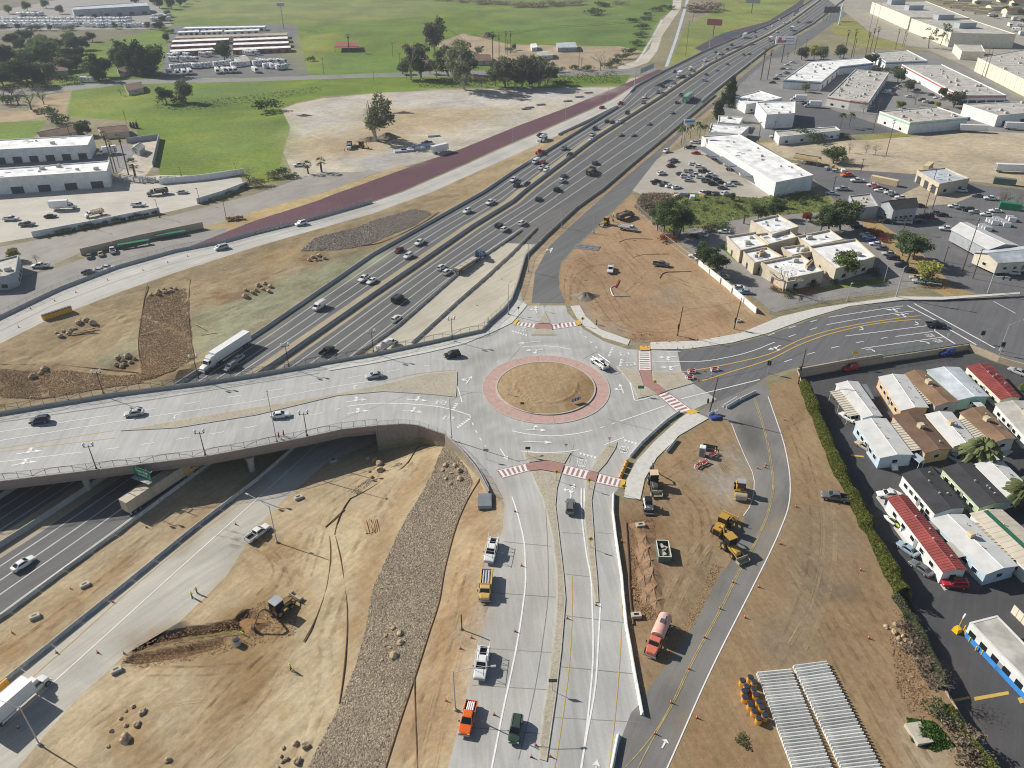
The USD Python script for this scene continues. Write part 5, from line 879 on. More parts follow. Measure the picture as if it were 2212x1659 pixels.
def flat_roofed(t,roof,h,base,wall,roofm='roof_white',band=None,par=.5,doors=None,units=0,sub='',seed=0):
 p=ccw(quad_pts(roof,h))if isinstance(roof,str)else ccw(roof);g=Polygon(p[:,:2]);zt=p[0,2]
 obj('walls',MB().prism(g,base,zt-.02),wall,t);gi=g.buffer(-.35,join_style=2)
 obj('roof',MB().prism(gi,zt-.02,zt+.03),roofm,t);obj('parapet',MB().prism(g.buffer(.04,join_style=2).difference(gi),zt-.25,zt+par),wall,t)
 if band:obj('band',MB().prism(g.buffer(.07,join_style=2).difference(g.buffer(-.1,join_style=2)),zt-1.1,zt-.27),band,t)
 r=np.random.default_rng(seed+int(abs(p[0,0])*10));x0,y0,x1,y1=gi.bounds
 k=0
 for _ in range(400):
  if k>=units*1.6:break
  x,y=r.uniform(x0,x1),r.uniform(y0,y1);
  if gi.buffer(-2).contains(Point(x,y)):
   sx=r.choice([.9,1.3,1.9]);kind=r.integers(3)
   if kind<2:obj('roof_unit',MB().box((x,y,zt+.05+sx*.3),(sx,sx*.8,sx*.6),r.uniform(0,.3)).box((x,y,zt+.1+sx*.6),(sx*.7,sx*.6,.12),.1),'unit_metal',t)
   else:obj('skylight',MB().box((x,y,zt+.12),(2.2,1.1,.18),.2),'roof_metal',t)
   k+=1
 if doors:
  f=facing(p)
  for(fi,n,z0,z1,w,mat,name)in doors:
   if fi<len(f):wall_bits(t,p,f[fi],n,base+z0,base+z1,w,mat,name)
 return p
def building(name,label,roof,h,wall,roofm='roof_white',base=None,**k):
 c=quad_pts(roof,h).mean(0);b=float(T(c[0],c[1]))if base is None else base
 t=thing(name,label,'building',pos=c);flat_roofed(t,roof,h+(b if base is not None else 0),b-.2,wall,roofm,**k);return t
ROLL=lambda n,w=3.5:(0,n,.1,3.6,w,'door_grey','roller_door');DARKD=lambda n,w=3.0:(0,n,.1,3.2,w,'door_dark','loading_door');WIN=lambda n,f=1:(f,n,1.0,2.2,1.8,'glass','window')
building('warehouse','white flat-roofed warehouse with loading doors behind the contractor yard, upper of two','-60,307 201,293 190,315 -60,328',6.5,'wall_white',units=5,doors=[DARKD(7,4)]);building('warehouse','long white flat-roofed warehouse beside the contractor yard, lower of two','-60,371 237,349 231,371 -60,390',7,'wall_white',units=7,doors=[DARKD(5,5)])
building('office_building','grey office building cut by the left edge beside the parking lot','-40,574 41,553 34,590 12,599 -40,602',4.5,'wall_grey','roof_grey',units=2,doors=[WIN(4,0),WIN(3)])
building('storage_hall','long pale-roofed hall with dark bays above the rows of parked campers','153,16 315,5 322,13 158,22',8,'wall_grey','roof_metal',doors=[DARKD(6,5)])
for i,(u0,v0,u1,v1,m,wl)in enumerate(((397,60,573,57,'roof_white','wall_white'),(384,69,430,67,'roof_white','wall_white'),(433,68,480,66,'roof_white','wall_white'),(484,67,560,64,'roof_white','wall_white'),(380,80,620,73,'roof_tan','wall_cream'),(371,89,495,84,'roof_white','wall_tan'),(503,86,622,81,'roof_white','wall_tan'),(369,99,467,95,'roof_white','wall_tan'),(503,95,624,91,'roof_white','wall_tan'),(366,110,465,105,'roof_white','wall_tan'),(503,106,628,101,'roof_white','wall_tan'))):
 a,b=at_z(u0,v0,3.4),at_z(u1,v1,3.4);d=(b-a)/np.linalg.norm(b-a);nn=np.array([-d[1],d[0],0]);w=abs(at_z(u0,v0-(2.6 if i>3 else 1.7),3.4)[1]-at_z(u0,v0+(2.6 if i>3 else 1.7),3.4)[1]);p=np.array([a-nn*w/2,b-nn*w/2,b+nn*w/2,a+nn*w/2])
 t=thing('storage_unit_row','white-roofed self-storage row in the storage yard' if m=='roof_white' else 'tan-roofed self-storage row in the storage yard','building',pos=(a+b)/2,order='near',group='storage unit rows');flat_roofed(t,p,3.4,0,wl,m,par=.15,doors=[(0,max(4,int(np.linalg.norm(b-a)/6)),.1,2.6,2.6,'door_dark','roller_door')])
t=building('car_dealer','long white flat-roofed car dealer hall with grey awnings beside its car lot','1516,296 1594,290 1757,380 1676,396',6,'wall_white',units=9)
for(u0,v0,u1,v1)in((1512,317,1545,337),(1553,338,1585,358),(1588,360,1622,380)):
 a,b=at_z(u0,v0,3.2),at_z(u1,v1,3.2);d=(b-a)/np.linalg.norm(b-a);n=np.array([d[1],-d[0],0])*5;n=n if n@np.array([1,0,0])<0 else-n;mb=MB().prism(np.array([a,b,b+n*.3+[0,0,0],a+n*.3]),3.1,3.25);obj('awning',MB().prism(np.array([a-n*.5,b-n*.5,b+n*.5,a+n*.5]),3.05,3.2),'awning_grey',t)
 for q in(a+n*.45,b+n*.45):obj('awning_post',MB().tube((q[0],q[1],0),(q[0],q[1],3.1),.09,.09,5),'galv',t)
for nm,lab,rf,h,w,r,k in(('shop_building','small white flat-roofed shop behind the palms, beside the frontage road','1552,251 1605,255 1597,269 1551,265',4.5,'wall_white','roof_white',dict(units=2)),('shop_building','wide white flat-roofed shop next to the palms and the dealer hall','1536,268 1618,275 1601,291 1531,286',4.2,'wall_white','roof_white',dict(units=2)),('shop_building','white building with canopy above the frontage road trees','1585,212 1640,197 1690,213 1612,227',5,'wall_white','roof_white',dict(units=2,doors=[WIN(3,0)])),('shop_building','tall white cube-like building beside the striped parking lot','1634,222 1718,220 1717,246 1656,249',7.5,'wall_white','roof_white',dict(units=3)),('shop_building','long low white building behind the dealer, with bushes in front','1674,285 1805,275 1815,283 1684,297',4,'wall_white','roof_grey',dict(doors=[WIN(4,0)])),('business_unit','L-shaped business unit with a blue band and white roof','1748,134 1866,126 1886,137 1814,145 1774,178 1693,173',5.5,'wall_white','roof_white',dict(band='band_blue',units=10,doors=[WIN(4,0),DARKD(4)])),('business_unit','business unit with red band and two rows of roof vents','1848,151 1920,158 1876,222 1836,217 1788,209',5.5,'wall_white','roof_grey',dict(band='band_red',units=26,doors=[WIN(2,1),DARKD(6)])),('business_unit','largest business unit with red band and dark entrance bays facing the car park','1948,140 2034,140 2174,207 2074,207',5.5,'wall_white','roof_grey',dict(band='band_red',units=12,doors=[(1,5,.1,3,5,'door_dark','entrance')])),('business_unit','business unit with blue band at the top of the business park','1884,114 1959,109 2004,132 1914,135',5.5,'wall_white','roof_grey',dict(band='band_blue',units=6,doors=[DARKD(4)])),('business_unit','white business unit with a pale green band beside the dusty ground','1900,242 2024,232 2091,255 1966,266',6,'wall_white','roof_grey',dict(band='band_green',units=8,doors=[WIN(2,1)])),('business_unit','white business unit cut by the right edge with heaps in its yard','2081,226 2212,220 2270,240 2155,251',6,'wall_white','roof_grey',dict(units=8,doors=[DARKD(3)])),('big_warehouse','huge cream warehouse at the top right, rear half with roof boxes','1884,5 1999,3 2094,40 1966,38',11,'wall_cream','roof_grey',dict()),('big_warehouse','huge cream warehouse at the top right, front half','1969,41 2097,43 2195,75 2055,72',11,'wall_cream','roof_grey',dict()),('big_warehouse','cream panelled warehouse at the right edge beside the dirt track','2112,126 2212,108 2340,150 2240,186',9,'wall_cream','roof_grey',dict(units=12,doors=[(0,12,.2,8.8,.2,'wall_beige','panel_joint')])),('plant_building','small cream building with a stair beside the huge warehouse','2061,96 2120,98 2128,113 2078,112',6,'wall_cream','roof_grey',dict()),('workshop','beige flat-roofed workshop with open bays at the edge of the dusty ground','1981,370 2041,364 2094,387 2029,399',4.5,'wall_beige','roof_metal',dict(units=3,doors=[(0,3,.1,3.4,3.4,'door_dark','open_bay'),WIN(2)])),('long_shed','long grey shed between the trees and the gabled house','1834,425 1880,420 1897,447 1850,452',4,'wall_grey','roof_grey',dict(units=2))):building(nm,lab,rf,h,w,r,**k)
for u,v in((1935,9),(1973,21),(2037,42),(2083,60)):
 c=at_z(u,v,11);tag(obj('roof_plant_box',MB().box((c[0],c[1],13.2),(16,9,4.4),.1).box((c[0],c[1],15.5),(16.4,9.4,.2),.1),'wall_grey'),'grey plant box standing on the roof of the huge cream warehouse','plant box','plant boxes on the warehouse roof',c)
t=thing('clinic_building','beige flat-roofed clinic of many stepped wings beside the brown corner lot','building',pos=P(1720,560))
for rf,h in(('1572,514 1632,505 1662,530 1600,543',4.2),('1625,480 1680,468 1722,492 1668,508',5.2),('1606,546 1655,538 1688,557 1630,570',3.8),('1632,510 1700,500 1718,515 1660,530',4.6),('1722,514 1790,500 1818,520 1752,534',4.4),('1752,536 1846,521 1886,557 1806,582',4.55),('1648,571 1728,555 1775,588 1702,604',4.0),('1690,538 1750,530 1762,545 1712,553',3.4)):
 rp=quad_pts(rf,h);rp[:,:2]=rp[:,:2].mean(0)+(rp[:,:2]-rp[:,:2].mean(0))*1.07
 flat_roofed(t,rp,h,-.1,'wall_beige','roof_white',units=3,doors=[WIN(2,0),(1,1,.1,2.2,1.2,'door_dark','door')],par=.7)
for rf in('1740,574 1752,562 1756,566 1744,579','1640,545 1650,541 1652,546 1642,550'):flat_roofed(t,rf,4.8,-.1,'stone','roof_grey')
def gabled(t,eaves,h,rise,base,wall,roofm,over=.3,wins=4,end_wins=1,skirt=None,frame='line_white',door=True):
 """eaves: a b c d; a-b and d-c are the gable ends, a-d and b-c the long eaves"""
 p=quad_pts(eaves,h)if isinstance(eaves,str)else eaves;a,b,c,d=p
 if(b-a)[0]*(d-a)[1]-(b-a)[1]*(d-a)[0]<0:a,b,c,d=b,a,d,c
 m0,m1=(a+b)/2+[0,0,rise],(d+c)/2+[0,0,rise];L=(m1-m0)/np.linalg.norm(m1-m0);W=(b-a)/np.linalg.norm(b-a)
 bt=lambda q:np.array([q[0],q[1],base]);wm=MB()
 for x,y in((a,b),(b,c),(c,d),(d,a)):wm.quad(bt(x),bt(y),y,x)
 wm.add([a,b,m0],[[0,1,2]]);wm.add([c,d,m1],[[0,1,2]]);obj('walls',wm,wall,t)
 up=np.array([0,0,.06]);sl=rise/(np.linalg.norm(b-a)/2)
 for e0,e1,s in((a,d,-1),(b,c,1)):
  lo0,lo1=e0+W*s*over-[0,0,sl*over]-L*over,e1+W*s*over-[0,0,sl*over]+L*over;hi0,hi1=m0-L*over,m1+L*over
  mb=MB();top=np.array([lo0,lo1,hi1,hi0])+up*2;bot=np.array([lo0,lo1,hi1,hi0])+up*.3;f=BOXF;mb.add(np.vstack([bot,top]),BOXF if s==1 else BOXF[:,::-1]);r=obj('roof',mb,roofm,t)
  if roofm in('roof_red','sheet_cream'):
   n=int(np.linalg.norm(lo1-lo0)/(.7 if roofm=='roof_red' else 1.4));
   for k in range(n):
    q=(k+.5)/n;u0=lo0+(lo1-lo0)*q+up*2.2;u1=hi0+(hi1-hi0)*q+up*2.2;obj('roof_rib',MB().tube(u0,u1,.05 if roofm=='roof_red' else .016,None,4,False),roofm,r)
 obj('ridge_cap',MB().tube(m0-L*over+up*2,m1+L*over+up*2,.09,.09,5),roofm,t)
 pw=ccw(np.array([bt(a),bt(b),bt(c),bt(d)]));f=facing(pw)
 for fi,n in((0,wins),(1,end_wins)):
  if fi<len(f)and n:wall_bits(t,pw,f[fi],n,base+1.25,base+2.15,1.3,'glass','window',.08,.92,frame)
 if door and f:wall_bits(t,pw,f[0],1,base+.4,base+2.4,.9,'door_grey','door',.52,.6)
 if skirt:obj('skirting',MB().prism(Polygon(pw[:,:2]).buffer(.05,join_style=2).difference(Polygon(pw[:,:2]).buffer(-.1)),base,base+.7),skirt,t)
 return a,b,c,d,m0,m1
HZ=PARK_Z+3.2
UN=1
HOMES=[('white mobile home at the top left of the park, nearest the entrance road','1810,830 1850,826 1901,899 1867,902','wall_white','sheet_white'),('mobile home with pale grey roof and striped awning in the top row','1903,815 1952,811 2000,880 1950,886','wall_peach','sheet_white'),('mobile home with light brown roof in the top row','1958,808 1990,801 2067,868 2024,876','wall_grey','roof_tanbrown'),('mint green mobile home with grey roof','2008,800 2068,795 2130,856 2075,863','wall_mint','roof_metal'),('cream mobile home with red tiled roof at the top right','2092,792 2138,789 2200,858 2165,862','wall_cream','roof_red'),('pale blue mobile home with bright white roof and front steps','1853,912 1909,906 1966,982 1906,988','wall_blue','sheet_white'),('peach mobile home with flat dark brown roof','1933,898 1985,894 2049,969 2003,978','wall_peach','roof_brown'),('white mobile home with white roof and rooftop cooler, middle of second row','2004,896 2052,892 2104,955 2064,963','wall_cream','sheet_white'),('tan-brown roofed mobile home in front of the feather palm','2078,892 2122,880 2189,948 2150,954','wall_cream','roof_tanbrown'),('white mobile home cut by the right edge in the second row','2156,873 2215,868 2285,935 2222,945','wall_white','roof_grey'),('white mobile home with black shingle roof','1954,1025 2009,1012 2080,1096 2024,1107','wall_white','roof_dark'),('pale green mobile home with black shingle roof','2041,1012 2093,1003 2173,1083 2120,1094','wall_green','roof_dark'),('white mobile home with red trim beside the lower palm','2112,1003 2160,997 2225,1060 2182,1076','wall_white','sheet_white'),('long white mobile home with red ribbed roof beside the driveway','1922,1077 1956,1073 2083,1231 2041,1234','wall_white','roof_red'),('white-roofed mobile home beside the red roof, with blue gable','2016,1122 2079,1114 2191,1222 2135,1238','wall_blue','sheet_white'),('cream-roofed mobile home at the right with a green stripe on its roof','2103,1110 2160,1104 2290,1215 2225,1232','wall_white','sheet_cream')]
for lab,ev,w,r in HOMES:
 c=quad_pts(ev,HZ).mean(0);t=thing('mobile_home',lab,'mobile home',pos=c,group='');q4=quad_pts(ev,HZ);wv=(q4[1]-q4[0]+q4[2]-q4[3])*.035;q4=q4+np.array([-wv,wv,wv,-wv]);a,b,cc,d,m0,m1=gabled(t,q4,HZ,.55,PARK_Z,w,r,skirt=w,end_wins=1,wins=5)
 rr=np.random.default_rng(int(c[0]*7));LL=m1-m0
 for k in range(4):
  s=rr.uniform(.12,.88);q=m0+LL*s+(a-m0)*(1 if rr.random()<.5 else 0)*.5*np.array([1,1,1]);obj('roof_vent',MB().tube(q,q+[0,0,.45],.12,.12,6).tube(q+[0,0,.45],q+[0,0,.52],.22,.2,6),'unit_metal',t)
 if 'cooler' in lab or 'brown roof' in lab or 'blue gable' in lab or 'right edge' in lab:q=m0+LL*.42;obj('rooftop_cooler',MB().box(q+[0,0,.55],(1.2,1.2,1.0),.3).box(q+[0,0,1.08],(1.3,1.3,.08),.3),'cooler_beige',t)
 if 'striped awning' in lab or 'white mobile home at' in lab or 'blue gable' in lab or 'brown roof' in lab:
  W=(a-m0)*[1,1,0];W/=np.linalg.norm(W);W=W if 'striped' in lab or 'blue' in lab else-W;e0,e1=(a,d)if 'striped' in lab or 'blue' in lab else(b,cc);am=MB();f0,f1=e0+(e1-e0)*.15-[0,0,.1],e0+(e1-e0)*.9-[0,0,.1];am.add(np.vstack([[f0,f1,f1+W*3-[0,0,.25],f0+W*3-[0,0,.25]],np.array([f0,f1,f1+W*3-[0,0,.25],f0+W*3-[0,0,.25]])-[0,0,.06]]),[[0,1,2,3],[7,6,5,4]]);aw=obj('awning',am,'sheet_cream',t)
  for k in range(12):q=f0+(f1-f0)*(k+.5)/12+[0,0,.04];obj('awning_rib',MB().tube(q,q+W*3-[0,0,.25],.05,.05,4,False),'awning_grey',aw)
  for k in(.05,.5,.95):q=f0+(f1-f0)*k+W*2.9;obj('awning_post',MB().tube((q[0],q[1],PARK_Z),q-[0,0,.3],.05,.05,5),'line_white',t)
 if 'green stripe' in lab:obj('roof_stripe',MB().add(np.array([m0,m1,m1+(b-m0)*.3,m0+(b-m0)*.3])+[0,0,.2],[[0,1,2,3]]).add(np.array([m0,m1,m1+(b-m0)*.3,m0+(b-m0)*.3])+[0,0,.2],[[3,2,1,0]]),'stripe_green',t)
 if 'front steps' in lab:q=(d+cc)/2;st=MB();dv=(m1-m0)/np.linalg.norm(m1-m0);[st.box((q+dv*(.3+.3*k))[:2].tolist()+[PARK_Z+.5-.1*k],(1.4,.3,1.0-.2*k),math.atan2(dv[1],dv[0])+math.pi/2)for k in range(4)];obj('front_steps',st,'sign_white',t)
 if 'red ribbed' in lab:q=a+(d-a)*.35;dv=(a-m0)*[1,1,0];dv/=np.linalg.norm(dv);obj('porch_awning',MB().add([q-[0,0,.2],q+(d-a)*.12-[0,0,.2],q+(d-a)*.12+dv*2-[0,0,.4],q+dv*2-[0,0,.4]],[[0,1,2,3],[3,2,1,0]]),'sheet_white',t);obj('porch_deck',MB().prism(np.array([q,q+(d-a)*.12,q+(d-a)*.12+dv*1.6,q+dv*1.6]),PARK_Z,PARK_Z+.5),'wood_brown',t)
t=thing('park_office','low grey-roofed office with bright blue and white walls at the bottom right','building',pos=P(2180,1440));p=flat_roofed(t,'2095,1345 2154,1330 2310,1490 2250,1506',1.5,PARK_Z-.1,'wall_white','roof_grey',par=.1,doors=[(0,6,1.2,2.3,1.4,'glass','window'),(0,1,.1,2.1,1.0,'door_grey','door')])
e=facing(p)[0];wall_bits(t,p,e,1,PARK_Z,PARK_Z+1.1,np.linalg.norm((p[(e+1)%4]-p[e])[:2])*.98,'wall_bright_blue','painted_dado')
t=thing('garden_wall','cream panelled fence beside the park office','fence',pos=P(2190,1330));ln=PZ('2183,1322 2300,1440',PARK_Z);
for k in range(10):q=ln[0]+(ln[1]-ln[0])*(k+.5)/10;dv=ln[1]-ln[0];obj('panel',MB().box(q+[0,0,1.0],(np.linalg.norm(dv)/10-.1,.12,2.0),math.atan2(dv[1],dv[0])),'wall_cream',t)
def house(name,label,ev,h,rise,wall,roofm,base=0.0,cat='house',**k):
 t=thing(name,label,cat,pos=quad_pts(ev,h+base).mean(0));gabled(t,quad_pts(ev,h+base),h,rise,base-.1,wall,roofm,over=.5,**k)
house('gabled_house','grey two-storey house with dark gabled roof on the industrial asphalt','1905,437 1931,451 1982,446 1968,430',5.4,2.0,'wall_grey','roof_dark');house('metal_shed','grey shed with long white metal roof at the right','2056,496 2090,481 2199,530 2134,538',4.2,1.3,'wall_grey','sheet_white',cat='shed',wins=0,end_wins=0);house('cream_hall','cream gabled hall with grey roof at the right edge','2106,545 2156,567 2260,560 2212,532',4,1.5,'wall_cream','roof_metal',cat='building')
for a in(('brown-roofed bungalow left of the dark tree behind the warehouses','80,288 88,297 165,284 158,270'),('brown-roofed bungalow right of the dark tree behind the warehouses','210,276 222,288 278,284 268,270'),('house with brown hip roof in the middle of the green field','268,182 276,196 309,190 302,176'),('brown-roofed house among the dark trees at the upper left','88,144 92,156 146,152 140,140'),('small brown house beside the tall dark conifers','252,148 258,158 284,152 278,141')):house('bungalow',a[0],a[1],3,1.6,'wall_beige','roof_brown')
house('shed','small grey hut inside the walled yard beside the green field','284,320 300,325 312,316 297,310',3,1.3,'wall_grey','roof_grey',cat='shed',wins=1);house('farm_shed','metal-roofed open farm shed at the edge of the far green paddock','1202,93 1205,103 1246,102 1241,91',3.5,.5,'wall_grey','roof_metal',cat='shed',wins=0);house('farm_house','small cream farm building with grey roof among dirt yards','1160,112 1163,121 1194,119 1190,110',3,.8,'wall_cream','roof_grey');house('farm_house','cream house between the eucalyptus trees by the country road','893,127 897,140 930,138 925,126',3.2,1.4,'wall_cream','roof_brown');house('farm_house','shaded house right of the tall eucalyptus trees','1023,118 1028,132 1062,131 1056,117',3.2,1.3,'wall_beige','roof_brown');house('farm_shed','small white shed at the far farmyard','1146,95 1149,103 1160,102 1157,94',3,.6,'wall_white','roof_white',cat='shed',wins=0);house('yard_office','small white office with gabled roof inside the storage yard','503,124 515,136 540,131 525,119',3,1.3,'wall_white','roof_grey',cat='office')
t=thing('pavilion','open red-roofed pavilion on posts in the green field','pavilion',pos=P(748,108));p=quad_pts('725,92 772,91 775,101 723,102',4);obj('roof',MB().prism(p,3.9,4.3),'roof_red',t);[obj('post',MB().tube((*q[:2],0),(*q[:2],3.95),.15,.15,5),'wood_pole',t)for q in p]
def wall(label,ln,h,mat,th=.25,cat='wall',name='plot_wall',posts=False):
 ln=on(dens(P(ln)if isinstance(ln,str)else ln,5.0));t=thing(name,label,cat,pos=ln[len(ln)//2]);obj('wall_body',MB().sweep(ln,[(th/2,-.3),(th/2,h),(-th/2,h),(-th/2,-.3)]),mat,t);obj('coping',MB().sweep(ln,[(th/2+.05,h+.01),(th/2+.05,h+.1),(-th/2-.05,h+.1),(-th/2-.05,h+.01)]),mat,t)
 d=ln[-1]-ln[0]
 if posts:
  for q in dens(ln[[0,-1]],9.0):obj('pilaster',MB().box(on(q[None])[0]+[0,0,h/2],(.32,.32,h+.06),math.atan2(d[1],d[0])),mat,t)
 return t
wall('long white yard wall with shrubs at its foot beside the street, left one','72,513 200,489 345,460',2.4,'white_wall',posts=True);wall('white yard wall with shrubs beside the street, right of the gate gap','427,440 480,424 535,403',2.4,'white_wall',posts=True);wall('dark grey wall between street and parking lot with a green rack','176,552 300,522 440,493',2.6,'block_wall')
wall('grey wall at the back of the contractor yard along the green field','345,398 440,389 528,376',2.6,'white_wall');wall('grey wall round the small hut yard beside the green field','274,309 345,300 331,361',2.6,'wall_grey');wall('white wall between the clinic drive and the brown corner lot','1509,573 1570,622 1632,677',1.9,'white_wall',posts=True)
wl=wall('brown block retaining wall above the park entrance',np.vstack([pPN[:40:4]])+[0,0,0],.9,'block_wall',.3)
ab=thing('retaining_wall','dark retaining wall holding the street above the mobile home park','wall',pos=pPN[60]);s=offset(pPN,-.1);obj('wall_body',MB().sweep(np.c_[s[:,:2],s[:,0]*0],[(0,-2.4),(0,.05),(-.3,.05),(-.3,-2.4)][::-1]),'block_wall',ab)
ab=thing('retaining_wall','long low wall under the hedge along the mobile home park','wall',pos=pPW[60]);s=offset(pPW,.1);obj('wall_body',MB().sweep(np.c_[s[:,:2],s[:,0]*0],[(0,-2.4),(0,.25),(.25,.25),(.25,-2.4)]),'block_wall',ab)
pf=thing('green_fence','green mesh fence on the street edge above the mobile home park','fence',pos=pPN[len(pPN)//3]);post_fence(pPN[int(len(pPN)*.13):int(len(pPN)*.46)],1.9,3.0,.05,pf,pm='sign_green')
cf=thing('chain_link_fence','chain-link fence between the brown corner lot and clinic','fence',pos=P(1460,530));post_fence(P('1371,447 1395,470 1420,492 1436,518 1474,548 1505,570'),1.9,3.5,0,cf,pm='galv')
cf=thing('chain_link_fence','chain-link fence along the front of the clinic drive','fence',pos=P(1750,660));post_fence(P('1660,678 1740,662 1830,645 1920,633'),1.8,3.5,0,cf,pm='galv')
for lab,s in(('wooden paddock fence along the far green field','1010,78 1110,72 1200,60 1330,52 1400,48'),('wooden paddock fence running down through the far green field','958,60 985,75 1010,96')):
 t=thing('paddock_fence',lab,'fence',pos=P(s)[1]);post_fence(dens(P(s),8),1.5,8,0,t,pm='wood_pole',mesh=None,joined=True,r=.1)
def container(u,v,rz,mat,label,L=12.0,H=2.7,W=2.5):
 p=P(u,v);t=thing('shipping_container',label,'container',p,rz,group='containers');obj('body',MB().box((0,0,H/2+.1),(L,W,H)),mat,t);
 for s in(-1,1):
  for k in range(int(L/.9)):obj('rib',MB().box((-L/2+.5+k*.9,s*(W/2+.02),H/2+.1),(.35,.05,H-.3)),mat,t)
 obj('door',MB().box((L/2+.03,0,H/2+.1),(.06,W-.2,H-.2)),mat,t)
container(1909,397,math.radians(-42),'canvas_tan','beige container with cars parked in front');container(2003,366,math.radians(50),'canvas_tan','beige container beside the flat-roofed workshop',9);container(2168,398,math.radians(-25),'container_green','dark green container near the right edge below the white trailers',9);container(2180,452,math.radians(-25),'sign_green','green open-top skip at the edge of the gravel patch',8)
for u,v,L,lab in((2100,285,14,'white trailer box beside the pale green banded unit'),(2196,280,13,'white trailer box at the right edge below the business units'),(2180,372,13,'long white trailer on dusty ground at the right edge'),(1785,292,9,'white trailer end beside the long low building')):
 p=P(u,v);vehicle('trailer','white',p,math.radians(-8),lab,extra=('trailer_white',L,2.9),group='white trailers on the right')
t=thing('canvas_shelter','tan arched canvas shelter in the machinery yard behind the dealer','shelter',P(1742,352),math.radians(-35));n=10;a=np.linspace(0,math.pi,n);v=np.array([[x,-3.2*math.cos(q),2.0+1.8*math.sin(q)]for x in(-6,6)for q in a]);i=np.arange(n-1);obj('canvas',MB().add(v,np.vstack([np.stack([i,i+1,i+1+n,i+n],1),np.stack([i,i+1,i+1+n,i+n],1)[:,::-1]])),'canvas_tan',t);[obj('leg',MB().tube((x,y,0),(x,y,2.1),.08,.08,5),'galv',t)for x in(-6,0,6)for y in(-3.2,3.2)]
def rvs(s,rz,where,grp):
 for q in s.split():k,rest=q[0],q[1:];u,v=map(float,rest.split(','));p=P(u,v);vehicle('motorhome' if k=='m' else 'camper','white',p,math.radians(rz)+RNG.normal(0,.05),f'white {"motorhome" if k == "m" else "camper trailer"} {where}',cat='camper',group=grp,order='left')
rvs('m366,161 c384,162 c398,161 m411,160 m470,158 c485,157 c496,157 m507,156 m552,156',-62,'in the front row of the storage yard','campers, front row');rvs('c380,150 c397,148 c412,147 m430,147 m445,146 m476,143 m490,141 m513,144 m560,141 c580,147 c595,148 m610,150',38,'in the middle row of the storage yard','campers, middle row');rvs('c372,126 c383,124 c405,124 m376,133 c400,132 c420,133 c440,123 c455,122 c540,120 c552,118 c562,137 c578,139 m592,138 m608,138 c535,119',-30,'in the back row of the storage yard','campers, back row')
for row,(v0,n,u0,u1)in enumerate(((45,36,-30,280),(52,36,-30,278),(58,26,-20,330),(34,12,46,90),(30,6,236,318),(38,5,330,362),(45,5,330,362))):
 for k in range(n):
  if RNG.random()<.12:continue
  u=u0+(u1-u0)*k/max(1,n-1);p=P(u+RNG.normal(0,1),v0+RNG.normal(0,.5));vehicle('camper' if RNG.random()<.7 else 'motorhome','white',p,math.radians(75)+RNG.normal(0,.1),f'white camper in {ordinal(row)} row of the far vehicle yard',cat='camper',group=f'campers in the far yard, row {row + 1}',order='left')
vehicle('motorhome','white',P(188,178),math.radians(175),'white motorhome parked on the country road at the left',cat='camper',group='lone motorhome');vehicle('semi','white',P(589,163),math.radians(170),'white tractor unit with trailer at the storage yard gate',extra=('trailer_white',),group='lone semi')if False else None
along((214,336),(250,331),'box truck','white','white rental box truck beside the upper warehouse',(6.5,2.7))
for i,(u,v,w)in enumerate(((2150,22,'roof_tan'),(2185,30,'roof_brown'),(2120,8,'roof_tan'),(2200,12,'roof_brown'),(2172,4,'roof_red'),(2085,2,'roof_tan'),(2060,-4,'roof_brown'))):
 c=P(u,v);a=.3+i;t=thing('distant_house','small distant house beyond the huge cream warehouse','house',c,group='distant houses');e=np.array([[-9,-6,4],[-9,6,4],[9,6,4],[9,-6,4.]]);gabled(t,e,4,2,0,'wall_cream',w,wins=0,end_wins=0,door=False)
for i,(u,v)in enumerate(((2050,10),(2075,14),(2100,19),(2128,26),(2065,18),(2092,24),(2118,31))):p=P(u,v);vehicle('trailer','white',p,-.4,'tan container trailer in rows beyond the huge warehouse',extra=('canvas_tan',14,3.2),group='far trailers')
for i,(u,v)in enumerate(((2190,44),(2170,38),(2205,58),(2140,36),(2180,58),(2195,68),(2208,76))):p=P(u,v);vehicle('camper','white',p,.5+i,'white camper beyond the huge warehouse',cat='camper',group='far campers on the right')
rowof('ws1700,142 gs1690,150 ss1697,158 wu1683,165 bs1676,172 ws1712,136 ds1668,180 ws1935,192 ss1942,188 gu1990,218 ws2000,221 bs2012,224 ts2036,216 ws1950,238 gs1930,206 ss1880,232 wu1868,238',170,'in the business park lots','more cars in the business park');rowof('ws2060,448 gs2075,452 bu2090,456 ss2105,460 ws2130,466 dp2000,470 su2060,410 ws2076,414 gs2110,425 wp2140,432',165,'along the industrial lot fences','cars along the industrial fences')
rowof('wu1480,384 gs1470,378 ss1488,392 bu1540,400 ws1575,402 su1588,398 gs1560,408',-6,'at the near side of the dealer lot','cars at the near dealer side');rowof('gp60,488 wp25,476 bs110,470 wx140,452 wp300,446 ss395,418',10,'standing in the contractor yard','vehicles in the contractor yard')
g_=np.random.default_rng(31)
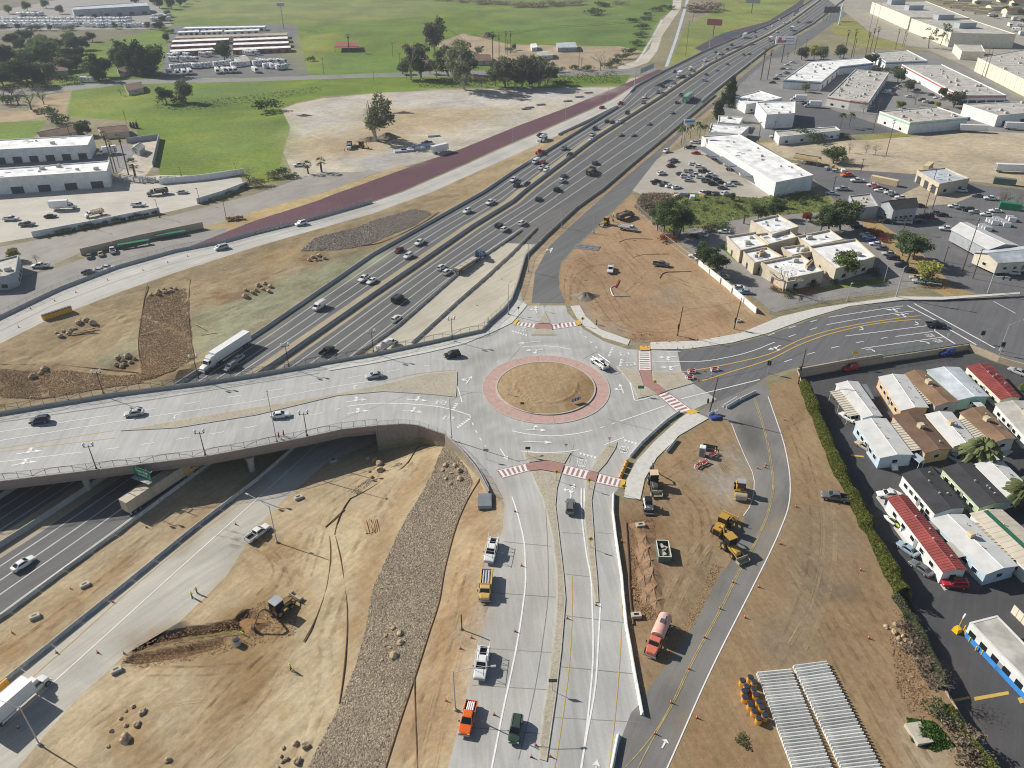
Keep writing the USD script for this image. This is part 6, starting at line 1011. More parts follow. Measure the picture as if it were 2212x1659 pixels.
for i in range(26):
 u,v=((g_.uniform(2085,2150),g_.uniform(238,262)),(g_.uniform(1715,1775),g_.uniform(345,366)),(g_.uniform(1770,1830),g_.uniform(352,372)),(g_.uniform(1430,1560),g_.uniform(424,432)))[i%4]
 t=thing('pallet_stack',('stack of pallets behind the business units','crate pile by the canvas shelter','crate pile in the machinery yard','pile of boards above the weedy field')[i%4],'pallets',P(u,v),g_.uniform(0,3),group=('pallets behind the units','crates by the shelter','crates in the machinery yard','boards above the weedy field')[i%4]);h=g_.uniform(.6,2.0);m_=('lumber','wall_grey','canvas_tan','paint_blue','sign_white')[i%5]
 obj('stack',MB().box((0,0,h/2),(g_.uniform(1.2,3),g_.uniform(1,2),h)),m_,t);obj('pallet',MB().box((0,0,.08),(2.2,1.5,.14)),'lumber',t)
 #trees, palms, shrubs, hedge
def leaf_mat(name,col,var=.5,trans=.35):
 MAT[name]=usdkit.material(stage,'/World/Looks/'+name,{'tc':('texture_coordinate',{}),'oi':('object_info',{}),'n':('noise_texture',{'scale':2.2,'detail':3.0}),'a':('math',{'math_type':'multiply_add','value2':.5,'value3':.0}),'b':('math',{'math_type':'add'}),'r':('map_range',{'from_min':.35,'from_max':1.05,'to_min':1-var,'to_max':1+var}),'x':('mix_color',{'blend_type':'multiply','fac':1.0,'a':col,'use_clamp':False}),'d':('diffuse_bsdf',{}),'t':('translucent_bsdf',{}),'m':('mix_closure',{'fac':trans})},[('tc.object','n.vector'),('oi.random','a.value1'),('a.value','b.value1'),('n.fac','b.value2'),('b.value','r.value'),('r.result','x.b'),('x.result','d.color'),('x.result','t.color'),('d.BSDF','m.closure1'),('t.BSDF','m.closure2')],surface='m.closure')
for n,c in(('leaf_dark',(0.078,0.107,0.052)),('leaf_mid',(0.130,0.169,0.072)),('leaf_olive',(0.169,0.182,0.104)),('leaf_light',(0.169,0.221,0.072)),('leaf_yellow',(0.312,0.312,0.091)),('leaf_pine',(0.111,0.150,0.072)),('leaf_brown',(0.260,0.208,0.156)),('leaf_red',(0.260,0.065,0.039)),('leaf_palm',(0.156,0.182,0.078)),('palm_dead',(.16,.12,.075)),('leaf_hedge',(.2,.22,.055)),('leaf_grassy',(0.130,0.234,0.052))):leaf_mat(n,c)
paint('bark',(.12,.095,.07),.95,var=.3,scale=4);paint('bark_pale',(.42,.38,.32),.9,var=.2,scale=3);paint('palm_trunk',(.16,.125,.09),.95,var=.25,scale=6);paint('twig',(.2,.16,.13),.95)
def leaves(centres,radii,n,size,rng,squash=.8,shell=.7,droop=0.0):
 k=rng.choice(len(centres),n,p=np.array(radii)**2/np.sum(np.array(radii)**2));d=rng.normal(size=(n,3));d/=np.linalg.norm(d,axis=1,keepdims=True)
 r=np.array(radii)[k]*(shell+(1-shell)*rng.random(n))*(1+.18*rng.normal(size=n));c=np.array(centres)[k]+d*r[:,None]*[1,1,squash]
 a=rng.normal(size=(n,3))+[0,0,-droop];a/=np.linalg.norm(a,axis=1,keepdims=True);b=np.cross(a,d+rng.normal(size=(n,3))*.5);b/=np.linalg.norm(b,axis=1,keepdims=True)+1e-9
 s=size*(.6+.8*rng.random(n))[:,None];v=np.stack([c-a*s,c+b*s*.7,c+a*s,c-b*s*.7],1).reshape(-1,3);i=np.arange(n)*4
 return MB().add(v,np.stack([i,i+1,i+2,i+3],1))
def limbs(mb,base,top,r,rng,n=6,spread=.28,start=.35):
 base,top=np.array(base,float),np.array(top,float);mid=(base+top)/2+rng.normal(size=3)*[.03,.03,0];mb.tube(base,mid,r,r*.7,7);mb.tube(mid,top,r*.7,r*.25,6)
 for k in range(n):
  s=start+(.9-start)*k/n;p=base+(top-base)*s;an=k*2.4+rng.random();q=p+np.array([math.cos(an)*spread,math.sin(an)*spread,.16+.1*rng.random()]);mb.tube(p,q,r*.4,r*.12,5)
def proto_tree(kind,seed):
 g=np.random.default_rng(seed);tr,lv,lm,bm=MB(),None,'leaf_mid','bark'
 if kind in('round','olive','dark','yellow','red','light'):
  limbs(tr,(0,0,-.02),(0,0,.75),.028,g);C_=[(0,0,.55)]+[(math.cos(a)*.2*(1+.3*g.normal()),math.sin(a)*.2,.3+.45*g.random())for a in np.arange(11)*.7];R_=[.27]+[.13+.09*g.random()for _ in range(11)]
  lv=leaves(C_,R_,2600,.03,g,1.0,.5);lm={'round':'leaf_mid','olive':'leaf_olive','dark':'leaf_dark','yellow':'leaf_yellow','red':'leaf_red','light':'leaf_light'}[kind]
 if kind=='euc':
  for k in range(3):limbs(tr,(0,0,-.02),(g.normal()*.12,g.normal()*.1,.85),.02,g,5,.2,.3)
  C_=[(g.normal()*.13,g.normal()*.13,.3+.6*g.random())for _ in range(20)];R_=[.08+.08*g.random()for _ in C_];lv=leaves(C_,R_,2400,.024,g,1.0,.45,.9);lm='leaf_olive';bm='bark_pale'
 if kind=='conifer':
  tr.tube((0,0,-.02),(0,0,.95),.022,.004,6);C_=[(g.normal()*.06,g.normal()*.06,.12+.82*s)for s in np.linspace(0,1,13)];R_=[(.05+.15*(1-s)**.6*(1 if s>.06 else .8))for s in np.linspace(0,1,13)];lv=leaves(C_,R_,2400,.026,g,.9,.5,.5);lm='leaf_dark'
 if kind=='pine':
  limbs(tr,(0,0,-.02),(.04,0,.85),.022,g,8,.25,.4);C_=[(math.cos(a)*(.1+.2*g.random()),math.sin(a)*(.1+.2*g.random()),.42+.5*g.random())for a in np.arange(14)*1.1];R_=[.1+.07*g.random()for _ in C_];lv=leaves(C_,R_,2400,.024,g,.7,.5);lm='leaf_pine'
 if kind=='thin':
  limbs(tr,(0,0,-.02),(0,0,.97),.015,g,9,.14,.3);C_=[(g.normal()*.08,g.normal()*.08,.4+.55*g.random())for _ in range(12)];lv=leaves(C_,[.05+.04*g.random()for _ in C_],500,.02,g);lm='leaf_pine'
 if kind in('bare','barewhite'):
  def br(p,d,L,r,lev):
   q=p+d*L;tr.tube(p,q,r,r*.6,4 if lev>1 else 6,False)
   if lev<4:
    for _ in range(3 if lev else 5):e=d+g.normal(size=3)*.55;e[2]=abs(e[2])*.8+.1;e/=np.linalg.norm(e);br(p+d*L*(.55+.45*g.random()),e,L*.62,r*.5,lev+1)
  br(np.array([0,0,-.02]),np.array([0,0,1.]),.34,.024,0);bm='bark_pale' if kind=='barewhite' else 'twig'
  lv=leaves([(0,0,.6)],[.36],260 if kind=='bare' else 70,.014,g,.9,.2);lm='leaf_brown'
 if kind=='bush':
  C_=[(g.normal()*.3,g.normal()*.3,.35+.2*g.random())for _ in range(8)];lv=leaves(C_,[.28+.14*g.random()for _ in C_],420,.07,g);lm='leaf_mid'
 if kind in('bushdark','bushred','bushbrown'):
  C_=[(g.normal()*.3,g.normal()*.3,.35+.2*g.random())for _ in range(8)];lv=leaves(C_,[.28+.14*g.random()for _ in C_],420,.07,g);lm={'bushdark':'leaf_dark','bushred':'leaf_red','bushbrown':'leaf_brown'}[kind]
 if kind in('fan','queen','bigfan','feather'):
  hgt={'fan':.9,'queen':.8,'bigfan':.6,'feather':.55}[kind];tr.tube((0,0,-.02),(.01,0,hgt*.5),{'fan':.016,'queen':.018,'bigfan':.06,'feather':.035}[kind],None,7);tr.tube((.01,0,hgt*.5),(0,0,hgt),{'fan':.014,'queen':.015,'bigfan':.06,'feather':.03}[kind],None,7);lv=MB();n={'fan':34,'queen':26,'bigfan':40,'feather':54}[kind];L={'fan':.1,'queen':.26,'bigfan':.36,'feather':.5}[kind];dead=MB()
  for k in range(n):
   a,el=k*2.4,g.uniform(-.5,1.2)if kind!='feather' else g.uniform(-.25,1.2);p0=np.array([0,0,hgt]);e=np.array([math.cos(a)*math.cos(el),math.sin(a)*math.cos(el),math.sin(el)]);side=np.array([-math.sin(a),math.cos(a),0])
   if kind in('fan','bigfan'):
    c=p0+e*L*.55
    for m in range(7):th=(m-3)*.42;dd=e*math.cos(th)+side*math.sin(th);t_=c+dd*L*.55-[0,0,L*.12];w=side*L*.06;lv.add([c-w,c+w,t_],[[0,1,2]])
   else:
    pr=p0
    for m in range(5):
     s=(m+1)/5;q=p0+e*L*s-np.array([0,0,L*.55*s*s]);w=side*L*.16*(1-.5*abs(s-.4));dn=np.array([0,0,-L*.1]);lv.add([pr,q,q+w+dn,pr+w+dn],[[0,1,2,3]]);lv.add([pr,q,q-w+dn,pr-w+dn],[[3,2,1,0]]);pr=q
  if kind=='fan':
   for k in range(16):a=k*2.4;e=np.array([math.cos(a),math.sin(a),0]);dead.add([[0,0,hgt-.01],np.array([0,0,hgt-.12])+e*.03+[-e[1]*.02,e[0]*.02,0],np.array([0,0,hgt-.12])+e*.03+[e[1]*.02,-e[0]*.02,0]],[[0,1,2]])
  lm,bm='leaf_palm','palm_trunk'
  return tr,lv,lm,bm,dead if kind=='fan' else None
 return tr,lv,lm,bm,None
def solve_h(p,vtop):
 lo,hi=.5,60.0
 for _ in range(40):
  m=(lo+hi)/2;v=proj(p+np.array([0,0,m]))[1]
  if v>vtop:lo=m
  else:hi=m
 return lo
TNAME={'round':('broadleaf_tree','tree','round green tree'),'olive':('broadleaf_tree','tree','olive green tree'),'dark':('broadleaf_tree','tree','dark green round tree'),'yellow':('broadleaf_tree','tree','yellow-green tree'),'red':('red_tree','tree','red-leaved tree'),'light':('broadleaf_tree','tree','fresh green tree'),'euc':('eucalyptus_tree','tree','tall loose eucalyptus tree'),'conifer':('conifer_tree','tree','dark conifer'),'pine':('pine_tree','tree','spreading pine'),'thin':('thin_tree','tree','thin sparse tree'),'bare':('bare_tree','tree','bare brown tree'),'barewhite':('bare_tree','tree','bare white-barked tree'),'bush':('green_shrub','shrub','green shrub'),'bushdark':('dark_shrub','shrub','dark shrub'),'bushred':('red_shrub','shrub','red shrub'),'bushbrown':('dry_shrub','shrub','dry brown shrub'),'fan':('fan_palm','palm','tall thin fan palm'),'queen':('queen_palm','palm','feathery palm'),'bigfan':('fan_palm','palm','squat fan palm'),'feather':('date_palm','palm','broad feather palm')}
def tree(kind,u,v,vtop,where,wide=1.0,grp=None,z=None,lab=None):
 p=P(u,v)if z is None else at_z(u,v,z);h=solve_h(p,vtop);seed=int(u*3+v)%3;nm,cat,ad=TNAME[kind]
 def b(t):
  tr,lv,lm,bm,dead=proto_tree(kind,100+seed)
  if tr.n:obj('trunk' if cat!='shrub' else 'stem',tr,bm,t)
  obj('crown' if cat!='shrub' else 'foliage',lv,lm,t)
  if dead:obj('dead_fronds',dead,'palm_dead',t)
 copies(('tree',kind,seed),b,nm,lab or f'{ad} {where}',cat,p-[0,0,.05],RNG.uniform(0,6.28),(h*wide,h*wide,h),grp or f'trees {where}','left')
TC={'r':'round','o':'olive','d':'dark','y':'yellow','R':'red','l':'light','e':'euc','c':'conifer','p':'pine','t':'thin','b':'bare','w':'barewhite','s':'bush','S':'bushdark','x':'bushred','X':'bushbrown','f':'fan','q':'queen','g':'bigfan','h':'feather'}
def grove(s,where,wide=1.0,z=None):
 for q in s.split():k,rest=q[0],q[1:];a=list(map(float,rest.split(',')));tree(TC[k],a[0],a[1],a[2],where,(a[3]if len(a)>3 else 1.0)*wide,z=z)
grove('c260,141,84,1.5 c287,161,90 c302,161,80 c315,163,92,1.2 d335,163,88 c212,174,111,1.3 d226,166,116 c270,150,95,1.3 c325,158,100,1.3','in the dark clump left of the storage yard',1.1)
grove('d18,150,85 y45,140,104,1.2 d58,178,135,1.4 r85,118,72,1.2 r105,142,76,1.3 b140,132,92,1.5 o142,154,118,1.4 d160,116,72 S148,181,160,1.2 d65,185,122,1.4 d92,186,152,1.5 r120,120,84,1.2 d30,176,130,1.3 d8,186,146,1.4 o110,165,130,1.3 r70,150,100,1.3 d128,110,78,1.2 d175,128,98 d45,110,80,1.2 o5,135,100,1.2','among the upper left houses',1.1)
grove('b68,237,168,1.2 b40,226,172,1.2 S15,226,200 b95,225,180,1.2 S105,247,228,1.3 S128,267,244,1.3 d181,294,258,1.3 b10,215,175,1.2 S82,245,232','beside the bungalows at the left',1.1)
grove('f246,374,281 f278,378,286 f252,372,301 f258,362,314 g293,384,334,.8 f273,266,238 f298,274,257 b540,400,345,1.2 c284,276,262 c290,277,262 c297,277,262','round the warehouses and small yard',1.0)
grove('d361,224,184,1.3 o402,222,167,1.0 b262,206,182,1.2 S388,222,205,1.5 d485,129,87,1.3','in the left green field')
grove('f226,59,22 f264,61,25 f168,56,33 S0,62,50,1.6 o40,64,48 S75,66,52,1.6 o110,66,50 S150,66,54,1.6 o250,62,46 o320,62,45 S345,60,48,1.5 r20,30,8 r60,24,0 r100,18,-4 o130,30,8 d345,18,-8 d370,20,-6 d390,14,-8 d330,10,-10 o300,6,-12','along the far vehicle yard',1.2)
tree('euc',814,305,203,'',1.15,'lone eucalyptus',lab='lone big eucalyptus on the pale gravel lot')
tree('euc',940,120,37,'',1.2,'tallest eucalyptus',lab='tallest dark eucalyptus rising above the far green field')
grove('e888,173,95 e910,169,91 b943,167,122 e970,166,97,1.2 e1003,193,84,1.1 d1015,162,115 b1040,187,150 e1092,187,120,1.2 e1070,186,135 d900,150,125,1.2 d1000,140,118 e928,160,128 d870,160,132,1.1','above the gravel lot',1.15)
grove('e1126,190,118,1.2 e1143,188,122,1.2 e1163,188,120,1.2 e1181,182,126,1.2 e1113,192,138,1.2 d1150,188,150,1.2 d1190,175,140,1.2','in the thick clump by the freeway',1.2)
grove('f808,176,153 f1065,141,66 f1078,126,74 f1093,118,66 f1097,119,84 f1103,117,66 f1052,122,106 f1256,154,124 w1296,152,90,1.4 S1206,156,142,1.4 S1281,32,15,2 S1367,48,36,1.5 S673,132,120,1.3 S1100,112,100 o1110,108,92 b1020,152,135','round the far farmyard')
tree('fan',755,113,73,'',2.0,'pavilion palm',lab='ragged dark palm standing beside the red-roofed pavilion')
grove('g666,375,343 g695,372,335','at the corner of the gravel lot',1.0);grove('S575,240,208,1.2 S608,380,358,1.2 S636,384,372,1.3 X585,385,370,1.3 X560,400,380,1.3 S622,386,376','at the left edge of the gravel lot')
grove('S1395,44,33,1.6 S1389,62,48,1.6 S1381,80,66,1.6 S1373,98,84,1.6 S1360,115,100,1.6 S1345,127,112,1.6 S1330,137,123,1.6 S1312,145,131,1.6 S1270,152,138,1.6 S1240,150,138,1.4 S1398,34,24,1.4 S1442,20,8,1.8 S1420,24,12,1.8 X1518,26,4,2.2 X1540,20,0,2 X1500,24,6,2','along the drainage channel')
grove('X1120,14,2,2.4 X1160,15,2,2.4 X1200,12,0,2.4 X1240,10,-2,2.4 X1080,10,0,2.4 X1040,8,-4,2.4 S1300,14,2,2 X1340,10,0,2 X1000,4,-6,2.4 X960,2,-8,2.4','in the thicket at the top edge of the fields',1.2)
grove('c1573,230,160,.9 c1553,258,196,1.1 c1582,205,165,.9 t1700,130,112','beside the frontage road');grove('q1471,313,266 q1477,312,270 q1491,299,264 q1506,291,259 q1511,301,264 q1538,291,271 q1522,296,266','at the front of the white shops',1.0);grove('f1643,173,102 f1657,172,105 f1646,160,112','by the upper frontage road')
grove('f1822,126,63 f1838,125,62 f1843,123,82 f1869,121,67 f1879,113,60 f1888,113,56 f1934,106,62 f1949,101,62 f1953,100,70','on the brown slope by the business park');grove('o1731,129,97,1.1 y1758,128,93,1.1 o1773,129,95,1.1 d1814,126,94,1.1 d1881,142,112,1.3','in the row above the blue-banded unit',1.1)
grove('t2006,104,60,1.6 t2031,98,50,1.2 t2041,96,55 d1939,177,147,1.3 o1961,198,169,1.2 o1739,199,175,1.2 o2059,232,192,1.3 d2034,210,186,1.2 y1944,236,215,1.3 y2024,234,217,1.2 S1904,156,142,1.6 b1976,226,188 b1864,245,208 q1815,276,240 q1834,274,238 S1950,160,140,1.4','in the business park',1.05)
grove('S1746,303,274,1.4 S1764,303,283,1.4 S1819,298,285,1.5 r1799,352,312,1.5 b1834,330,300 b1870,332,300 b1890,335,302 S1812,345,325,1.3','on the dusty ground behind the dealer')
grove('p1433,507,444 p1456,514,434 p1466,512,440 p1421,499,452 p1476,500,446 x1438,519,504,1.4 S1543,499,482,1.5 S1560,495,480,1.5 x1530,498,484 g1606,483,449,.8 p1638,478,441,1.2','along the weedy field',1.15)
grove('p1518,579,526 p1533,589,531 p1546,597,544,1.1','over the clinic driveway',1.15)
grove('p1674,472,432,1.3 p1771,502,457,1.2 d1791,502,440,1.1 r1814,497,429,1.2 d1851,469,437,1.2 R1741,477,457,1.3 d1835,490,452','behind the clinic',1.15);grove('l1821,597,541,1.2','in front of the clinic wings',1.15);grove('w1691,632,549,1.3','at the front corner of the clinic')
grove('p1959,567,498,1.4 p1949,552,512,1.2 p1972,560,515,1.2 y2001,604,559,1.3 S2005,612,590,1.3','on the dry strip right of the clinic',1.1)
grove('S1697,632,622,1.3 S1711,632,622,1.3 S1674,628,618,1.2 S1699,640,630,1.2 S1756,617,604,1.2 S1884,589,577,1.4 S1891,597,586,1.5 S1802,610,600,1.2 S1735,605,596,1.4 x1876,502,489,1.3 x1894,514,499,1.3 x1910,522,510 S1900,506,494 S1632,560,545,1.2 S1640,580,568','round the clinic beds')
grove('b2158,442,402 b2165,444,405 b2173,442,402 b2195,450,410','at the right edge above the white sheds');grove('y33,562,532,1.3 b80,567,542,1.2','by the office at the left edge')
grove('h2109,1003,932,1.0','in the middle of the mobile home park',1.0,PARK_Z);grove('h2203,1094,1020','at the right edge of the mobile home park',1.0,PARK_Z);grove('l2206,846,830,1.2 S2160,1075,1066,1.5 S2092,1075,1066,1.5 S2000,1128,1120,1.5 S2180,948,938,2 S2068,990,980,1.5 S2110,884,876,1.4 b2152,870,858','between the mobile homes',1.0,PARK_Z)
grove('b2024,1486,1440,1.5 S2029,1546,1524,1.1 X2005,1470,1458,1.4 X1990,1440,1424,1.5 X1975,1400,1385,1.6 X1960,1370,1356,1.6 S1962,1335,1324,1.4 X2072,1590,1570,1.6 X2090,1620,1600,1.6 s1601,1602,1593,1.4 X2120,1650,1632,1.5','along the lower end of the hedge bank')
for s,n in(('95,512 150,500 210,487 270,474 340,460',14),('436,440 480,428 530,404',9)):
 ln=offset(dens(P(s),1),-1.2)
 for i in range(n):p=ln[int((i+.5)/n*len(ln))];copies(('tree','bushdark',0),lambda t:obj('foliage',proto_tree('bushdark',100)[1],'leaf_dark',t),'dark_shrub','dark shrub at the foot of a white yard wall','shrub',on(p[None])[0],i,1.5+.5*(i%3),'shrubs at the yard walls','left')
grove('d2140,18,6,1.5 o2170,24,12,1.4 d2205,32,18,1.5 o2110,12,0,1.5 d2190,16,4,1.5 d2060,2,-10,1.5 o2020,0,-10,1.4 d2150,40,30,1.4 d2210,50,38,1.5 o1985,-2,-14,1.5 d2165,8,-4,1.6 d2090,-2,-14,1.6','beyond the huge warehouse',1.2)
grove('d30,100,68,1.4 d60,92,60,1.4 o95,100,70,1.3 r150,95,66,1.3 d180,108,76,1.3 o200,90,66,1.2 d110,150,112,1.5 d25,205,178,1.4 b110,195,160,1.2 d165,150,112,1.4 r195,160,130,1.3 d150,130,98,1.4 d75,170,135,1.5 o0,170,130,1.4 b85,210,172,1.2','among the upper left houses',1.1)
grove('d345,64,44,1.3 d352,50,32,1.3 o362,36,20,1.3 d360,90,70,1.1 S368,72,62,1.5 o372,10,-8 d400,8,-8,1.3 d290,8,-8,1.3 o420,2,-10','behind the storage yard',1.1)
grove('S1400,450,440,1.3 s1430,445,437,1.4 X1395,435,426,1.5 S1480,440,432,1.3 s1520,452,444,1.4 X1550,438,430,1.5 S1590,448,438,1.4 s1625,442,434,1.3 S1660,452,443,1.3 X1700,430,421,1.5 s1730,440,430,1.4 S1760,432,420,1.4 r1690,448,428,1.2 o1580,432,414,1.2 S1500,480,470,1.4 S1420,470,461,1.3','in the weedy field',1.0)
def hedge(line,w,h,label,mat,n,seed,z=None,name='hedge',size=.22):
 g=np.random.default_rng(seed);ln=dens(line,1.0);i=g.integers(0,len(ln)-1,n);p=ln[i]+(ln[i+1]-ln[i])*g.random(n)[:,None];t=ln[i+1]-ln[i];t/=np.linalg.norm(t[:,:2],axis=1,keepdims=True);nn=np.stack([-t[:,1],t[:,0],0*t[:,0]],1)
 wob=meshkit.noise(p*[.35,.35,0],seed)*.7+.62;a=g.uniform(-.25,math.pi+.25,n);c=p+nn*(np.cos(a)*w/2*wob)[:,None];c[:,2]=T(c[:,0],c[:,1])*0+(z if z is not None else T(p[:,0],p[:,1]))+np.maximum(np.sin(a),.03)*h*wob
 d=g.normal(size=(n,3));d/=np.linalg.norm(d,axis=1,keepdims=True);b=np.cross(d,g.normal(size=(n,3)));b/=np.linalg.norm(b,axis=1,keepdims=True);s=size*(.6+.8*g.random(n))[:,None]
 v=np.stack([c-d*s,c+b*s*.7,c+d*s,c-b*s*.7],1).reshape(-1,3);k=np.arange(n)*4;t_=thing(name,label,'hedge',pos=ln[len(ln)//2]);obj('foliage',MB().add(v,np.stack([k,k+1,k+2,k+3],1)),mat,t_)
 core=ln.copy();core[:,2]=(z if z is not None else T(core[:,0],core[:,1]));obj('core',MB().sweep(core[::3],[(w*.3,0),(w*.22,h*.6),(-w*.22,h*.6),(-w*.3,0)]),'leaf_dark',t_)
hedge(offset(PZ('1727,832 1734,846 1765,927 1800,1012 1835,1082 1870,1152 1915,1240 1940,1290'),.9),2.4,2.2,'long yellow-green hedge between brown ground and the mobile home park','leaf_hedge',26000,5,0.0)
hedge(offset(PZ('2040,1530 2060,1570 2090,1610 2120,1650 2150,1690'),.5),2.2,1.6,'yellow-green hedge end at the bottom right corner','leaf_hedge',5000,6,0.0)
hedge(offset(PZ('1930,1290 1962,1335 1990,1385 2012,1436 2036,1490'),.4),1.6,1.0,'low straggling green growth along the bank below the hedge','leaf_olive',6000,8,0.0,'straggling_hedge')
def cover(s,h,label,mat,n,seed,size=.25):
 g=poly(s);r=np.random.default_rng(seed);x0,y0,x1,y1=g.bounds;q=r.uniform((x0,y0),(x1,y1),(n*3,2));q=q[shapely.contains_xy(g,q[:,0],q[:,1])][:n];n=len(q);e=np.clip(shapely.distance(g.exterior,shapely.points(q))/1.5,.1,1)
 c=np.c_[q,T(q[:,0],q[:,1])+r.random(n)*h*e*(meshkit.noise(np.c_[q*.3,q[:,0]*0],seed)+.3)];d=r.normal(size=(n,3));d/=np.linalg.norm(d,axis=1,keepdims=True);b=np.cross(d,r.normal(size=(n,3)));b/=np.linalg.norm(b,axis=1,keepdims=True);s_=size*(.5+r.random(n))[:,None];v=np.stack([c-d*s_,c+b*s_*.6,c+d*s_,c-b*s_*.6],1).reshape(-1,3);k=np.arange(n)*4
 o=obj('ground_cover',MB().add(v,np.stack([k,k+1,k+2,k+3],1)),mat,kind='stuff');tag(o,label,'plants',None,np.r_[g.centroid.coords[0],0])
cover('1959,1552 2019,1560 2064,1612 2017,1622 1969,1602',1.0,'bright green ground cover round a concrete slab at the bottom right','leaf_grassy',5000,1);cover('1945,1258 1975,1320 2005,1380 2025,1450 2012,1460 1990,1400 1960,1345 1935,1290',.7,'scruffy green weeds along the bank below the hedge','leaf_olive',4500,2)
cover('1371,447 1385,420 1500,417 1640,428 1720,410 1790,425 1800,455 1700,465 1640,465 1520,490 1490,502 1430,503',1.3,'weeds and brush of the green field beside the brown corner lot','leaf_olive',3500,3,.35);cover('1369,447 1384,420 1440,417 1470,430 1420,445 1400,475',1.6,'dry brown brush at the left end of the weedy field','leaf_brown',2500,4,.4)
cover('900,172 1100,170 1330,156 1345,180 1100,186 905,190',1.5,'dark green growth along the ditch below the country road','leaf_mid',1800,8,.6);cover('330,215 420,222 470,215 553,205 700,185 690,200 560,222 470,232 400,240 340,236',1.0,'darker rank grass across the middle of the green field','leaf_mid',900,9,.5)
#lamps, poles, signs
def up_h(p,vtop):return solve_h(p,vtop)
def acorn(t):
 m=MB();m.tube((0,0,0),(0,0,.5),.22,.18,8).tube((0,0,.5),(0,0,5.6),.1,.07,6);obj('post',m,'iron',t);obj('crossarm',MB().tube((-.75,0,5.2),(.75,0,5.2),.05,.05,5).tube((-.75,0,5.2),(-.75,0,5.5),.12,.12,6).tube((.75,0,5.2),(.75,0,5.5),.12,.12,6),'iron',t)
 for s in(-1,1):
  g=trimesh.creation.icosphere(2,.26);g.apply_scale((1,1,1.35));g.apply_translation((s*.75,0,5.8));obj('globe',MB().tm(g),'globe',t,smooth=True)
for u,v,w in((209,1014.5,'near'),(444,985,'near'),(664,943,'near'),(224,852,'far'),(624,792,'far'),(807,762,'far'),(977,733,'far'),(429,818,'far')):
 d=(BL[3]-BL[1])if w=='near' else(BU[3]-BU[1]);copies('acorn',acorn,'street_lamp',f'black twin-globe lamp on the {w} parapet of the bridge','street lamp',at_z(u,v,.6),math.atan2(d[1],d[0]),1.25,f'twin-globe lamps on the {w} parapet','left')
def cobra(t,h=10.5,arm=4.0,mat='galv'):
 obj('pole',MB().tube((0,0,0),(0,0,.5),.3,.3,8).tube((0,0,.5),(0,0,h-.4),.13,.08,7),mat,t)
 if arm:obj('arm',MB().path([(0,0,h-1.0),(arm*.4,0,h-.25),(arm,0,h)],.055,5),mat,t);obj('lamp_head',MB().box((arm+.3,0,h-.02),(.8,.32,.16)),mat,t)
 else:obj('lamp_head',MB().box((.25,0,h-.35),(.7,.4,.18)),mat,t)
def lamp(u,v,vt,az,label,arm=4.0,z=None,mat='galv',grp='street lamps'):
 p=P(u,v)if z is None else at_z(u,v,z);h=up_h(p,vt);t=thing('street_lamp',label,'street lamp',p,math.radians(az),1.0,order='left');cobra(t,h,arm,mat)
lamp(598,1171,1088,150,'tall grey street lamp on the sand beside the lower ramp',6);lamp(85,1608,1523,165,'tall grey street lamp at the bottom left by the white box truck',6);lamp(984,1534,1445,5,'tall grey street lamp between cobble bed and street',6);lamp(975.5,945,859,25,'street lamp on the curved retaining wall by the roundabout',5,0.8);lamp(598,954,842,100,'slender grey pole behind the near bridge fence',0,0.8)
for u,v,vt,az,ar in((1281,503,441,180,0),(1213,492,431,160,3.5),(1141,587,522,10,4),(1098,680,612,60,1.5)):lamp(u,v,vt,az,'grey street lamp along the slip road above the roundabout',ar)
for u,v,vt in((1423,302,259),(1473,247,220),(1618,170,107),(1313,215,185),(1221,260,217),(1108,305,268)):lamp(u,v,vt,60,'tall grey lamp post at the freeway edge',3)
for u,v,vt in((1909,610,573),(1830,650,610),(1739,505,472),(1578,502,470),(1567,590,560)):lamp(u,v,vt,20,'short lamp post in the clinic lot',0)
for u,v,vt in((200,495,456),(345,470,430),(432,440,405),(392,382,360),(511,377,352),(489,472,425),(1808,223,150)):lamp(u,v,vt,180,'lamp post among yards and lots',0 if u!=489 else 2.5,mat='steel_dark')
lamp(2160,757,697,20,'street lamp at the far right junction',5);lamp(1810,1066,1040,0,'small lamp',0)if False else None
def wood_pole(u,v,vt,label,arms=1,lean=0):
 p=P(u,v);h=up_h(p,vt);t=thing('utility_pole',label,'utility pole',p,order='left');obj('pole',MB().tube((0,0,-.3),(lean,0,h),.19,.12,7),'wood_pole',t)
 for k in range(arms):
  obj('crossarm',MB().box((lean*.9,0,h-.5-k*1.3),(2.6,.12,.16),.5),'wood_pole',t)
  for s in(-1,-.5,.5,1):obj('insulator',MB().tube((lean*.9+s*1.1,s*.6,h-.42-k*1.3),(lean*.9+s*1.1,s*.6,h-.15-k*1.3),.06,.05,5),'galv',t)
 return t,p,h
PO={}
for i,(u,v,vt)in enumerate(((2079,585,472),(2101,602,537),(2039,565,532),(1996,460,398),(2014,452,402),(1951,500,455),(1914,335,258),(1885,287,212),(2121,166,104),(2128,166,102),(1876,76,8),(1890,71,8),(1799,412,380),(1859,372,342),(2011,410,365),(1669,302,260),(1716,118,85),(1638,305,262),(1738,118,84))):PO[i]=wood_pole(u,v,vt,'brown wooden utility pole among the industrial lots',2 if i in(0,3,6,7)else 1)
for u,v,vt in((1250,152,107),(1481,122,45),(1496,48,5),(700,160,125),(865,155,115),(878,171,142),(849,122,92),(153,300,266)):wood_pole(u,v,vt,'wooden utility pole by the country road and fields')
t1=wood_pole(1463,725,662,'leaning utility pole on the brown corner lot, left one',0,.6);t2=wood_pole(1585,711,643,'utility pole with black boxes on the brown corner lot, right one',0,.8)
for t,p,h in(t1,t2):obj('signal_box',MB().box((0,-.3,3.2),(.5,.45,1.4)),'black_paint',t)
